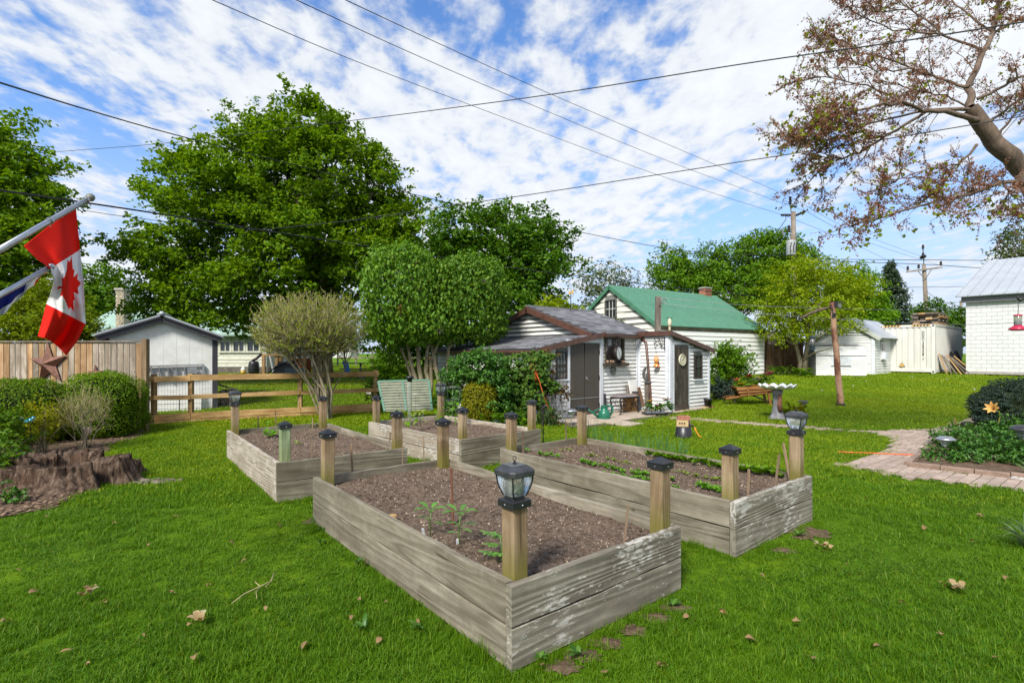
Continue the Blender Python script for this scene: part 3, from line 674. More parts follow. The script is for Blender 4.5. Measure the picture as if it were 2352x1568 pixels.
def seedlings(name,pts,n,hgt,mat,label,cat,spread=.035,lw=.008,kindleaf=True):
 """a drilled row: many tiny plants nobody would count"""
 mb = MB(); W_ = [soil_at(2,*p) for p in pts]
 for _ in range(n):
  t = rnd.random() * (len(W_) - 1); i = int(t); p = W_[i].lerp(W_[i + 1],t - i) + Vector((rnd.gauss(0,spread),rnd.gauss(0,spread),0)); p.z = SOILH[2](p.x,p.y)
  if mnoise.noise(Vector((p.x * 4,p.y * 4,len(name)))) < -.12 and kindleaf: continue
  h = hgt * rnd.uniform(.6,1.15)
  for q in range(4):
   a = rnd.uniform(0,6.28); d = Vector((math.cos(a),math.sin(a),rnd.uniform(.2,.9)))
   leafblade(mb,p + UP * h * .5,p + UP * h * .6 + d * h * rnd.uniform(.5,.8),lw * rnd.uniform(.7,1.2),UP,.1,2)
 o = setting(name,mb,mat,'stuff',True); o['label'] = label
seedlings('carrot_row',[(1211,1038),(1341,1064),(1462,1088),(1598,1113),(1665,1131)],420,.042,L_seed,'broken row of small green seedlings along the near long side of the seedling bed','seedlings',.022,.009)
seedlings('lettuce_row',[(1292,1034),(1442,1066),(1639,1101),(1724,1115)],240,.034,L_pale,'sparse row of pale yellow green seedlings','seedlings',.02,.008)
seedlings('radish_row',[(1489,1043),(1659,1074),(1795,1098)],420,.065,L_bright,'thick row of broad leaved radish seedlings along the far board','seedlings',.03,.018,False)
seedlings('beet_row',[(1387,1088),(1479,1105),(1554,1122)],130,.036,L_seed,'short third row of seedlings close to the near board','seedlings',.018)
for i in range(26):  # onions: one clump each
 f = i / 25; p = soil_at(2,1352 + 220 * f + rnd.uniform(-3,3),1013 + 33 * f + rnd.uniform(-2,5)); mb = MB(); hh = (.30 if i < 4 else .21) * rnd.uniform(.8,1.25)
 for _ in range(rnd.randrange(5,9)):
  a = rnd.uniform(0,6.28); d = Vector((math.cos(a),math.sin(a),0)); b0 = p + d * .012; s = rnd.uniform(.05,.3); h = hh * rnd.uniform(.7,1.1)
  mb.tube([b0 - UP * .01,b0 + UP * h * .6 + d * s * h * .4,b0 + UP * h + d * s * h],[.0035,.003,.0006],4,cap=False)
 solo('onion_plant',mb,L_onion,'clump of upright green onion leaves in the row at the back of the seedling bed','onion plant',p,'green onions in the seedling bed',True)
def bushlet(k,px,py,s,mat,label,name='seedling_plant',n=16,cat='seedling',grp='volunteer seedlings in the left bed'):
 p = soil_at(k,px,py); mb = MB()
 for _ in range(n):
  a = rnd.uniform(0,6.28); d = Vector((math.cos(a),math.sin(a),rnd.uniform(.1,1.))); b0 = p + UP * s * .15
  mb.tube([b0,b0 + d * s * .5],.0015,3,cap=False); leafblade(mb,b0 + d * s * .5,b0 + d * s * 1.1 - UP * s * .1,s * .26,UP,.12,3)
 solo(name,mb,mat,label,cat,p,grp)
bushlet(1,622,1003,.11,L_seed,'leafy seedling clump beside the green post of the left bed',n=22); bushlet(1,718,982,.08,L_seed,'leafy seedling in front of the back capped post of the left bed'); bushlet(1,613,974,.06,L_seed,'small seedling at the back left of the left bed'); bushlet(1,683,1020,.05,L_pale,'tiny yellowish seedling in the middle of the left bed',n=9)
def cage(px,py,r,h,label):
 p = soil_at(3,px,py); mb = MB(); root = thing('tomato_cage',label,'plant cage',p,'wire plant cages in the farthest bed')
 for z,k in ((.3,.75),(.62,.9),(1.,1.)):
  mb = MB(); mb.tube([p + Vector((math.cos(g) * r * k,math.sin(g) * r * k,h * z)) for g in [2 * math.pi * i / 18 for i in range(19)]],.0028,5,cap=False); part('ring',mb,m_galv,root)
 for i in range(4):
  g = i * math.pi / 2 + .4; mb = MB(); mb.tube([p + Vector((math.cos(g) * r * .6,math.sin(g) * r * .6,-.03)),p + Vector((math.cos(g) * r,math.sin(g) * r,h))],.0028,5); part('leg',mb,m_galv,root)
cage(948,975,.24,.52,'wide wire plant cage in front of the corrugated panel'); cage(1034,962,.2,.6,'tall wire plant cage right of the back lantern')
def vine(px,py,h,n,label,mat):
 p = soil_at(3,px,py); root = thing('vegetable_vine',label,'vegetable plant',p,'lanky plants in the farthest bed'); mb = MB(); pts = [p - UP * .02,p + Vector((rnd.uniform(-.03,.03),0,h * .5)),p + Vector((rnd.uniform(-.06,.06),0,h))]; mb.tube(pts,[.005,.004,.002],5); part('stem',mb,L_seed,root)
 for i in range(n):
  f = rnd.uniform(.15,1); a = rnd.uniform(0,6.28); s = p + UP * h * f; d = Vector((math.cos(a),math.sin(a),rnd.uniform(-.2,.5))); l = rnd.uniform(.06,.11); mb = MB(); mb.tube([s,s + d * l * .7],.002,3,cap=False)
  leafblade(mb,s + d * l * .7,s + d * l * 1.7 - UP * .05,l * .34,UP,.15,3); part('leaf',mb,mat,root,True)
vine(968,985,.33,14,'lanky yellow green vegetable plant inside the wide cage',L_pale); vine(930,975,.3,9,'lanky plant at the left of the far bed, pale lower leaf',L_pale); vine(1010,972,.34,13,'lanky vegetable plant left of the back lantern post',L_bright); vine(1046,975,.42,15,'tall vegetable plant inside the tall cage',L_bright); vine(940,992,.26,9,'low vegetable plant at the front of the far bed',L_bright)
# ---------------------------------------------------------------- foliage helpers
def leaf_mesh(name,pos,nrm,size,mat,asp=.55,fold=.18,tan=None,mats=None,mi=None,off=None):
 """many small folded leaves, each its own island of two triangles"""
 n = len(pos); nrm = nrm / np.maximum(np.linalg.norm(nrm,axis=1,keepdims=True),1e-6)
 t = nr.normal(size=(n,3)) if tan is None else tan + nr.normal(size=(n,3)) * .25
 t -= nrm * np.sum(t * nrm,axis=1,keepdims=True); t /= np.maximum(np.linalg.norm(t,axis=1,keepdims=True),1e-6)
 b = np.cross(nrm,t); s = np.asarray(size).reshape(-1,1) * np.ones((n,1))
 base = pos - t * s * .5; tip = pos + t * s * .5 - nrm * s * .12; l = pos + b * s * asp * .5 + nrm * s * fold - t * s * .08; r = pos - b * s * asp * .5 + nrm * s * fold - t * s * .08
 co = np.stack([base,r,tip,l],1).reshape(-1,3)
 if off is not None: co = co - np.array(off)
 i = np.arange(n) * 4; tri = np.stack([i,i + 1,i + 2,i,i + 2,i + 3],1).reshape(-1)
 me = bpy.data.meshes.new(name); me.vertices.add(n * 4); me.vertices.foreach_set('co',co.astype(np.float32).ravel())
 me.loops.add(n * 6); me.loops.foreach_set('vertex_index',tri.astype(np.int32)); me.polygons.add(n * 2)
 me.polygons.foreach_set('loop_start',(np.arange(n * 2) * 3).astype(np.int32))
 try: me.polygons.foreach_set('loop_total',np.full(n * 2,3,np.int32))
 except Exception: pass
 for m in (mats or [mat]): me.materials.append(m)
 if mi is not None: me.polygons.foreach_set('material_index',np.repeat(np.asarray(mi,np.int32),2))
 me.update(calc_edges=True); return me
def leafpart(name,parent,*a,kind=None,**k):
 me = leaf_mesh(name,*a,off=W[parent.name],**k); o = bpy.data.objects.new(name,me); COL.objects.link(o); o.parent = parent; W[o.name] = W[parent.name]
 if kind: o['kind'] = kind
 return o
def ell(px,py,rx,ry,y,dy=0.,rd=None):  # an ellipsoid lobe seen at a photo pixel: centre, radii
 y2 = y + dy; c = P(px,py,y2); return (c.x,c.y,c.z,rx / F * y2,(rd if rd is not None else (rx + ry) / 2) / F * y2,ry / F * y2)
def clumps(ells,n,shell=.5,front=True):
 """points spread through a crown's lobes, denser towards the outside; returns (points, outward directions)"""
 e = np.array(ells); w = (e[:,3] * e[:,4] * e[:,5]) ** .67; k = nr.choice(len(e),n,p=w / w.sum())
 d = nr.normal(size=(n,3)); d /= np.linalg.norm(d,axis=1,keepdims=True)
 r = 1 - shell * nr.random((n,1)) ** 1.4
 return e[k,:3] + d * r * e[k,3:],d
def spray(pts,dirs_,per,L,spread,up=.35,droop=0.):
 """leaves along short twigs: every clump is a tapering tuft pointing outwards"""
 n = len(pts); d = dirs_ + np.array([0,0,up]) + nr.normal(size=(n,3)) * .35; d /= np.linalg.norm(d,axis=1,keepdims=True)
 l = L * (.6 + .8 * nr.random((n,1)))
 t = nr.random((n,per,1)); pos = pts[:,None] + d[:,None] * l[:,None] * (t - .25) + nr.normal(size=(n,per,3)) * spread * (1.15 - .75 * t) * np.array([1,1,.62])
 pos[...,2] -= (droop * l[:,None] * t ** 2)[...,0]
 nn = d[:,None] * .45 + np.array([0,0,.75]) + nr.normal(size=(n,per,3)) * .55
 return pos.reshape(-1,3),nn.reshape(-1,3),d,l
def limbs(mb,base,top,ells,n,r0,r1=.02,wob=.06,seed=1,lo=.25):
 rg = random.Random(seed); base = Vector(base); top = Vector(top)
 for i in range(n):
  e = ells[rg.randrange(len(ells))]; g = Vector((rg.gauss(0,1),rg.gauss(0,1),rg.gauss(0,1))).normalized() * rg.uniform(.3,.85)
  q = Vector((e[0] + g.x * e[3],e[1] + g.y * e[4],e[2] + g.z * e[5])); f = rg.uniform(lo,1.); s = base.lerp(top,f); l = (q - s).length
  m1 = s.lerp(q,.35) + UP * l * .10 + Vector((rg.gauss(0,wob),rg.gauss(0,wob),0)) * l; m2 = s.lerp(q,.7) + UP * l * .07 + Vector((rg.gauss(0,wob),rg.gauss(0,wob),rg.gauss(0,wob))) * l
  k = r0 * (1 - .55 * f) * rg.uniform(.35,.7); mb.tube([s,m1,m2,q],[k,k * .7,k * .42,r1 * .4],6,cap=False)
def tree(name,label,cat,base,ells,trunk_top,r0,leafm,barkm,n,per,L,spread,lsz,nlimb=18,shell=.5,up=.35,group=None,droop=.1,seed=1,stems=None,asp=.62,sub=0,sig=.3):
 root = thing(name,label,cat,base,group); base = Vector(base); mb = MB()
 if stems:
  for s in stems: mb.tube(s[0],s[1],8)
 else:
  tt = Vector(trunk_top); m = base.lerp(tt,.5) + Vector((r0 * .3,0,0)); mb.tube([base - UP * .1,base + UP * r0 * 1.2,m,tt],[r0 * 1.5,r0 * 1.05,r0 * .85,r0 * .5],10)
 part('trunk',mb,barkm,root,True)
 if nlimb:
  mb = MB(); limbs(mb,base.lerp(Vector(trunk_top),.3),trunk_top,ells,nlimb,r0,seed=seed); part('limbs',mb,barkm,root,True)
 p,d = clumps(ells,n,shell)
 if sub:  # boughs: several sprays gathered round each point, gaps between boughs
  k = .6 + .8 * nr.random((n,1)); p = (p[:,None] + nr.normal(size=(n,sub,3)) * (sig * k)[:,None] * np.array([1,1,.5])).reshape(-1,3); d = np.repeat(d,sub,0)
 pos,nn,_,_ = spray(p,d,per,L,spread,up,droop)
 sz = lsz * (.65 + .7 * nr.random(len(pos)))
 leafpart('crown',root,pos,nn,sz,leafm,asp=asp); return root
def hedge(name,label,cat,base,e,leafm,n,lsz,square=2.6,group=None,flat=.0,core=.9,barkm=None,rough=.06,kindmix=None):
 """a clipped shrub: leaves packed on a rounded block, a solid core inside, painted dark as inner shade"""
 root = thing(name,label,cat,base,group); x,y,z,rx,ry,rz = e
 d = nr.normal(size=(n,3)); d /= np.linalg.norm(d,axis=1,keepdims=True)
 k = (np.abs(d) ** square).sum(1) ** (-1 / square); s = d * k[:,None]
 ph = nr.random(3) * 9; lump = 1 + rough * (np.sin(s[:,0] * 5 + ph[0]) * np.sin(s[:,1] * 6 + ph[1]) + np.sin(s[:,2] * 7 + ph[2]) * .6)
 pos = s * (lump * (1 - .13 * nr.random(n) ** 1.5))[:,None] * np.array([rx,ry,rz]) + np.array([x,y,z]) + nr.normal(size=(n,3)) * lsz * .5
 nn = s * .8 + nr.normal(size=(n,3)) * .6 + np.array([0,0,.35]); ok = pos[:,2] > base[2] + .02
 if barkm is not None:
  mb = MB(); m = 18
  for i in range(26):
   a = rnd.uniform(0,6.28); q = Vector((x + math.cos(a) * rx * .55,y + math.sin(a) * ry * .55,z + rz * rnd.uniform(-.1,.5))); b0 = Vector(base) + Vector((math.cos(a),math.sin(a),0)) * rx * .18
   mb.tube([b0,b0.lerp(q,.5) + UP * .04,q],[.014,.011,.005],5,cap=False)
  part('stems',mb,barkm,root)
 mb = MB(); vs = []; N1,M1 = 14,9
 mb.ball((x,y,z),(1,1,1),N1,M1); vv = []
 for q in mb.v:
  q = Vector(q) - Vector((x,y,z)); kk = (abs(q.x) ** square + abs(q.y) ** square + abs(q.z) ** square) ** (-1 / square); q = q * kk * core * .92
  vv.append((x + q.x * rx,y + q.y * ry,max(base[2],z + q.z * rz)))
 mb.v = vv; part('shade_core',mb,m_shadecore,root,True)
 leafpart('foliage',root,pos[ok],nn[ok],lsz * (.7 + .6 * nr.random(int(ok.sum()))),leafm,asp=.6); return root
m_shadecore = plain('shrub_inner_shade',(.022,.035,.010),(.012,.016,.007),1.,30,bmp=.8,bdist=.02,spec=.05)  # solid filler in shrubs; the shade among the twigs is put into its colour
# ---------------------------------------------------------------- left: board fence, stars, shrubs
def build_board_fence():
 a = onG(-420,12.6); c = onG(313,11.2); d = onG(334,10.55)
 root = thing('board_fence','tall grey and tan wooden board fence with copper stars behind clipped bushes','fence',d); H = 1.80
 X = (c - a).normalized(); l = (c - a).length; n = int(l / .152); Y = UP.cross(X)
 for i in range(n):
  p = a + X * ((i + .5) * l / n); grey = (i % 9 in (1,5,6,8)) if i > n - 14 else rnd.random() < .45
  if i >= n - 7 and i < n: grey = True
  plank('board',p + UP * rnd.uniform(.03,.06) + Y * rnd.uniform(-.004,.004),p + UP * (H - .03),.140 + rnd.uniform(-.002,.003),.018,m_fgreyx if grey else m_fencex,root,X,tag=rnd.randrange(4))
 plank('cap_rail',a + UP * H,c + UP * H,.03,.09,m_old_rail,root); plank('rail',a + UP * .35 + Y * .03,c + UP * .35 + Y * .03,.085,.04,m_fencex,root); plank('rail',a + UP * 1.5 + Y * .03,c + UP * 1.5 + Y * .03,.085,.04,m_fencex,root)
 X2 = (d - c).normalized(); Y2 = UP.cross(X2)
 for i in range(3):
  p = c + X2 * (.12 + i * .20); plank('board',p + UP * .04,p + UP * (H - .04),.165,.018,m_fencex,root,X2,tag=i)
 plank('cap_rail',c + UP * H,d + UP * H,.03,.07,m_old_rail,root)
 mb = MB(); mb.beam(d - UP * .1,d + UP * (H + .04),.10,.10,Vector((0,1,0))); part('post',mb,m_railp2,root)
 for f in (.22,.45,.68,.9):
  mb = MB(); q = a.lerp(c,f) + Y * .07; mb.beam(q - UP * .1,q + UP * (H - .02),.09,.09,Vector((0,1,0))); part('post',mb,m_fgrey,root)
 return a,c,Y
m_fencex = wood('tan_fence_board',[(.15,.08,.036),(.36,.23,.125),(.48,.34,.20)],'x',.28,24)
m_fgreyx = wood('grey_fence_board',[(.11,.09,.066),(.28,.235,.185),(.41,.36,.30)],'x',.22,24)
m_old_rail = m_oldx
m_railp2 = wood('brown_fence_post',[(.09,.06,.035),(.215,.15,.09),(.32,.24,.15)],'z',.1,24)
FA,FC,FY = build_board_fence()
def star(px,py,r,label,rot=0.):
 X = (FC - FA).normalized(); X.z = 0; k = (px - CX) / F; t = (k * FA.y - FA.x) / (X.x - X.y * k); y = FA.y + X.y * t; mb = MB(); Nn = -UP.cross(X); vs = []; c = P(px,py,y - .05)
 if Nn.y > 0: Nn = -Nn
 for i in range(10):
  a = R(90 + rot) + i * math.pi / 5; q = r if i % 2 == 0 else r * .385; vs.append(c + X * math.cos(a) * q + UP * math.sin(a) * q + Nn * .005)
 vs.append(c + Nn * r * .3); mb.add(vs,[(i,(i + 1) % 10,10) for i in range(10)]); vb = len(mb.v)
 mb.add([Vector(v_) - Nn * .012 for v_ in vs[:10]],[tuple(range(9,-1,-1))])
 solo('barn_star',mb,m_copper,label,'star ornament',c,'rusty stars on the board fence')
star(112,836,.50,'large rusty five pointed metal star on the fence',4); star(219,858,.20,'small rusty star on the fence, half hidden by the right clipped bush',0)
gl = lambda px,y: tuple(onG(px,y))
hedge('boxwood_bush','left clipped round green bush below the large star','bush',gl(55,9.2),ell(50,955,96,88,9.2,0,90),L_box,15000,.036,2.5,'clipped bushes by the board fence',barkm=m_bark)
hedge('boxwood_bush','right clipped squarish green bush next to the fence post','bush',gl(236,9.9),ell(237,932,77,78,9.9,0,76),L_box,15000,.036,3.0,'clipped bushes by the board fence',barkm=m_bark)
def twigshrub(name,label,base,e,nst,nbr,ntw,r0,mat,leafm,nleaf,lsz,seed=3,topbias=.5,twl=.25,cat='shrub',fl=None):
 """a vase of many stems that fork upwards into a rounded head of fine twigs"""
 rg = random.Random(seed); root = thing(name,label,cat,base); base = Vector(base); c = Vector(e[:3]); ms = MB(); mt = MB(); tips = []; stems = []
 for i in range(nst):
  a = 2 * math.pi * (i + rg.uniform(-.3,.3)) / nst; rr = rg.uniform(.35,.78) if i % 3 else rg.uniform(.0,.3)
  mid = c + Vector((math.cos(a) * e[3] * rr,math.sin(a) * e[4] * rr,-e[5] * rg.uniform(.05,.55))); b0 = base + Vector((math.cos(a),math.sin(a),0)) * rg.uniform(.3,1.) * r0 * 5
  k = r0 * rg.uniform(.6,1.1); l = (mid - b0).length; jj = lambda: Vector((rg.gauss(0,.05),rg.gauss(0,.05),0)) * l
  m1 = b0.lerp(mid,.34) - Vector((math.cos(a),math.sin(a),0)) * l * .05 + jj(); m2 = b0.lerp(mid,.7) - Vector((math.cos(a),math.sin(a),0)) * l * .045 + jj()
  ms.tube([b0 - UP * .03,m1,m2,mid],[k * 1.15,k,k * .8,k * .5],7,cap=False)
  stems.append((k,m1,m2,mid))
 nt_ = nst * nbr
 for i in range(nt_):  # branch ends spread evenly over the whole head
  zz = 1 - 1.72 * (i + .5) / nt_; a = i * 2.39996; rr = math.sqrt(max(0,1 - zz * zz)); f = rg.uniform(.84,1.) if i % 3 else rg.uniform(.45,.85)
  q = c + Vector((math.cos(a) * rr * e[3],math.sin(a) * rr * e[4],zz * e[5])) * f + Vector((rg.gauss(0,.02),rg.gauss(0,.02),rg.gauss(0,.02)))
  k,m1,m2,mid = min(rg.sample(stems,max(3,nst // 3)),key=lambda s_: (s_[3] - q).length); s = m2.lerp(mid,rg.random()) if q.z > m2.z else m1.lerp(m2,rg.random()); d = (q - s); t = d.length
  if t < .05: continue
  d /= t; mm = s.lerp(q,.5) + Vector((rg.gauss(0,.05),rg.gauss(0,.05),.05)) * t
  ms.tube([s,mm,q],[k * .36,k * .26,k * .14],5,cap=False)
  for _ in range(ntw):
   f = rg.uniform(.35,1.); s2 = (s.lerp(mm,f * 2) if f < .5 else mm.lerp(q,f * 2 - 1)); d2 = (d * .6 + Vector((rg.gauss(0,.5),rg.gauss(0,.5),rg.uniform(0,.9)))).normalized(); l2 = twl * rg.uniform(.5,1.3); q2 = s2 + d2 * l2; m3 = s2.lerp(q2,.5) + Vector((rg.gauss(0,.015),rg.gauss(0,.015),.01))
   mt.tube([s2,m3,q2],[k * .14 + .001,k * .1 + .0008,.0012],3,cap=False); tips.append((s2,m3,q2))
 part('stems',ms,mat,root,True); part('twigs',mt,m_twig,root,kind='stuff')
 T = [tips[rg.randrange(len(tips))] for _ in range(nleaf)]; pos = np.array([tuple(t[0].lerp(t[2],rg.random() ** .8) + Vector((rg.gauss(0,.012),rg.gauss(0,.012),rg.gauss(0,.012)))) for t in T])
 leafpart('leaves',root,pos,nr.normal(size=(nleaf,3)) + np.array([0,0,.5]),lsz * (.6 + .8 * nr.random(nleaf)),leafm,kind=None); return root
twigshrub('bare_shrub','bare twiggy pale shrub between the two clipped bushes',gl(190,8.5),ell(190,945,62,62,8.5,0,50),14,7,5,.009,m_barkl,L_bud,700,.022,5,twl=.2)
def loose(name,label,px,y,e,stems,leafm,n,per,L,sp,lsz,cat='shrub',shell=.8,up=.5,sr=.008,grp=None,seed=2,asp=.6):
 """a loose shrub: thin stems rising from one foot, leaves in open sprays"""
 base = onG(px,y); root = thing(name,label,cat,base,grp); rg = random.Random(seed); p,d = clumps(e if isinstance(e,list) else [e],n,shell); mb = MB()
 for i in range(stems):
  q = Vector(p[rg.randrange(n)]); b0 = base + Vector((rg.gauss(0,.06),rg.gauss(0,.06),-.02)); m = b0.lerp(q,.5) + Vector((0,0,(q - b0).length * .12)); mb.tube([b0,m,q],[sr,sr * .8,sr * .35],5,cap=False)
 part('stems',mb,m_barkl,root); pos,nn,_,_ = spray(p,d,per,L,sp,up,.1); ok = pos[:,2] > base.z + .01
 leafpart('foliage',root,pos[ok],nn[ok],lsz * (.6 + .8 * nr.random(int(ok.sum()))),leafm,asp=asp); return root
loose('yellow_shrub','loose yellow leaved shrub in front of the left clipped bush',95,8.2,ell(98,965,52,55,8.2,0,40),16,L_yellow,120,14,.14,.04,.036)
loose('leafy_shrub','loose green shrub at the left edge behind the blue bird',8,7.7,[ell(12,985,60,52,7.7,0,60),ell(-70,990,80,70,7.9)],26,L_mid,260,16,.16,.05,.05)
loose('leafy_shrub','low broad leaved green plant beside the left end of the stump',-5,6.4,[ell(-10,1075,34,50,6.2),ell(-40,1040,70,50,6.4)],12,L_lilac,90,9,.12,.05,.07)
loose('leafy_weed','grey green broad leaved weed in front of the stump',18,5.6,ell(24,1140,28,32,5.45,0,20),7,L_vib,22,6,.06,.03,.055,'weed')
loose('grass_tuft_plant','dark green grassy tuft at the foot of the fence post',322,10.3,ell(318,965,24,26,10.3),10,L_mid,60,10,.12,.03,.05,'plant',asp=.2)
# garden ornaments on sticks
def bird():
 p = G(72,1046); y = p.y; root = thing('glass_bird','blue glass bird on a thin black stake above the stump','garden ornament',p); mb = MB(); top = P(70,972,y); mb.tube([p - UP * .05,top],.006,6); part('stake',mb,m_iron,root)
 mg = plain('blue_glass',(.03,.30,.48),(.015,.16,.30),.08,6,spec=.9); mb = MB(); c = P(67,966,y); k = y / F
 mb.lathe([(.001,-12 * k),(3 * k,-11 * k),(5.5 * k,-5 * k),(6.2 * k,1 * k),(5 * k,6 * k),(3.6 * k,9 * k),(1 * k,12 * k)],c,12,(Vector((0,1,0)),UP,Vector((1,0,.12)).normalized())); part('body',mb,mg,root,True)
 mb = MB(); mb.ball(c + Vector((9 * k,0,6 * k)),4.2 * k,10,7); part('head',mb,mg,root,True)
 mb = MB(); mb.lathe([(1.2 * k,0),(.1 * k,4 * k)],c + Vector((12.5 * k,0,6 * k)),6,(UP,Vector((0,1,0)),Vector((1,0,0)))); part('beak',mb,m_alu,root)
 mb = MB(); mb.prism([c + Vector((-9 * k,-2.2 * k,0)),c + Vector((-20 * k,-3 * k,3 * k)),c + Vector((-22 * k,-3 * k,9 * k)),c + Vector((-8 * k,-2.2 * k,5 * k))],Vector((0,4.4 * k,0))); part('tail',mb,plain('pale_blue_glass',(.25,.42,.52),rough=.1,spec=.9),root)
bird()
def globe():
 p = G(200,1028); y = p.y; k = y / F; root = thing('glass_globe','small pinkish crackled glass globe on a stake before the bare shrub','garden ornament',p); mb = MB(); mb.tube([p - UP * .05,P(199,1000,y)],.008,6); part('stake',mb,m_iron,root)
 mb = MB(); mb.ball(P(201,991,y),(9.5 * k,) * 3,16,10); part('globe',mb,plain('pink_glass',(.52,.34,.28),(.42,.25,.2),.15,20,spec=.8),root,True)
 mb = MB(); mb.lathe([(1 * k,0),(8 * k,2 * k),(9 * k,4 * k),(1 * k,5 * k)],P(199,1027,y),12); part('saucer',mb,m_blackp,root)
 mb = MB(); mb.tube([P(192,983,y),P(199,985,y),P(212,982,y)],[1 * k,1.6 * k,1 * k],5); part('crown',mb,m_alu,root)
globe()
mb = MB(); p = G(80,1020); mb.ball(p + UP * .03,(.07,.05,.045),10,6,jit=.1); solo('garden_stone',mb,m_blackp,'dark rounded stone under the yellow shrub','stone',p)
# ---------------------------------------------------------------- rotten stump
def build_stump():
 m,nt,N,L,b = nodes('rotten_wood'); v = coords(nt,N,L,(1,1,.16),False)
 k = ramp(N,L,nz(N,L,v,20,8,.72,.25),[(.34,(.022,.014,.011)),(.48,(.085,.056,.040)),(.60,(.175,.125,.09)),(.76,(.29,.24,.19))])
 v2 = coords(nt,N,L,(1,1,1),False); k = mixc(N,L,ramp(N,L,nz(N,L,v2,5,5,.6),[(.55,0.),(.7,.6)]),k,(.10,.055,.032))
 L(k,b.inputs['Base Color']); b.inputs['Roughness'].default_value = .95; b.inputs['Specular IOR Level'].default_value = .08
 bump(N,L,nz(N,L,v,34,8,.75,.3),b,.035,1.)
 c = G(96,1118); c.y += .25; root = thing('tree_stump','large hollow rotten tree stump with split furrowed sides','tree stump',c)
 # ring sections of old trunk: (start angle, end angle, outer r, inner r, height, flare)
 secs = [(-178,-98,.86,.40,.26,.16),(-97,-30,.90,.34,.31,.24),(-14,24,.92,.36,.33,.16),(31,60,1.0,.55,.2,.1),(66,128,.74,.42,.34,.08),(128,180,.80,.40,.33,.1)]
 for si,(a0,a1,ro,ri,h,fl) in enumerate(secs):
  mb = MB(); na,nh = max(10,int((a1 - a0) / 1.6)),12; vs = []
  for i in range(na + 1):
   a = R(a0 + (a1 - a0) * i / na); ca,sa = math.cos(a),math.sin(a); fur = .075 * mnoise.fractal(Vector((ca * 9,sa * 9,si)),1,2,3) + .05 * mnoise.noise(Vector((a * 16,0,si)))
   top = h * (1 + .22 * mnoise.noise(Vector((a * 6,5,si))) + .13 * mnoise.noise(Vector((a * 25,5,si)))); ed = min(i,na - i) / na; rnd_ = 1 - .12 * max(0,1 - ed * 9)
   for j in range(nh + 1):
    f = j / nh; r = (ro * .80 * rnd_ + fl * (1 - f) ** 2 + fur * (1 - .3 * f) + .03 * mnoise.noise(Vector((ca * 6,sa * 6,f * 4 + si)))); vs.append(c + Vector((ca * r * 1.06,sa * r * .80,f * top - .03)))
   for j in range(3):  # rotten top, falling to the hollow
    f = (j + 1) / 3; r = ro * .80 * rnd_ + fur * .7 - (ro * .8 - ri) * f; vs.append(c + Vector((ca * r * 1.06,sa * r * .80,top * (1 - .12 * f - .1 * abs(mnoise.noise(Vector((ca * 8,sa * 8,f * 3 + si))))) - .03)))
   for j in range(3):
    f = (j + 1) / 3; vs.append(c + Vector((ca * ri * 1.06,sa * ri * .8,top * .88 * (1 - f) - .03)))
  m_ = nh + 1 + 6
  fs = [(i * m_ + j,(i + 1) * m_ + j,(i + 1) * m_ + j + 1,i * m_ + j + 1) for i in range(na) for j in range(m_ - 1)] + [tuple(range(m_)),tuple(na * m_ + j for j in range(m_ - 1,-1,-1))]
  mb.add(vs,fs); part('stump_section',mb,m,root,True)
build_stump()
mb = MB(); p = G(355,1106)
for i in range(60):
 a = rnd.uniform(0,6.28); r = rnd.random() ** .7; q = p + Vector((math.cos(a) * .34 * r,math.sin(a) * .14 * r,0)); s = rnd.uniform(.015,.05); mb.box(q + UP * .012,(s * 1.6,s,.012),(Vector((math.cos(a * 3),math.sin(a * 3),.1)).normalized(),Vector((-math.sin(a * 3),math.cos(a * 3),0)),UP))
mb2 = MB()
setting('wood_chips',mb,m_oldx,'stuff')['label'] = 'flat patch of rotten wood chips in the grass by the stump'
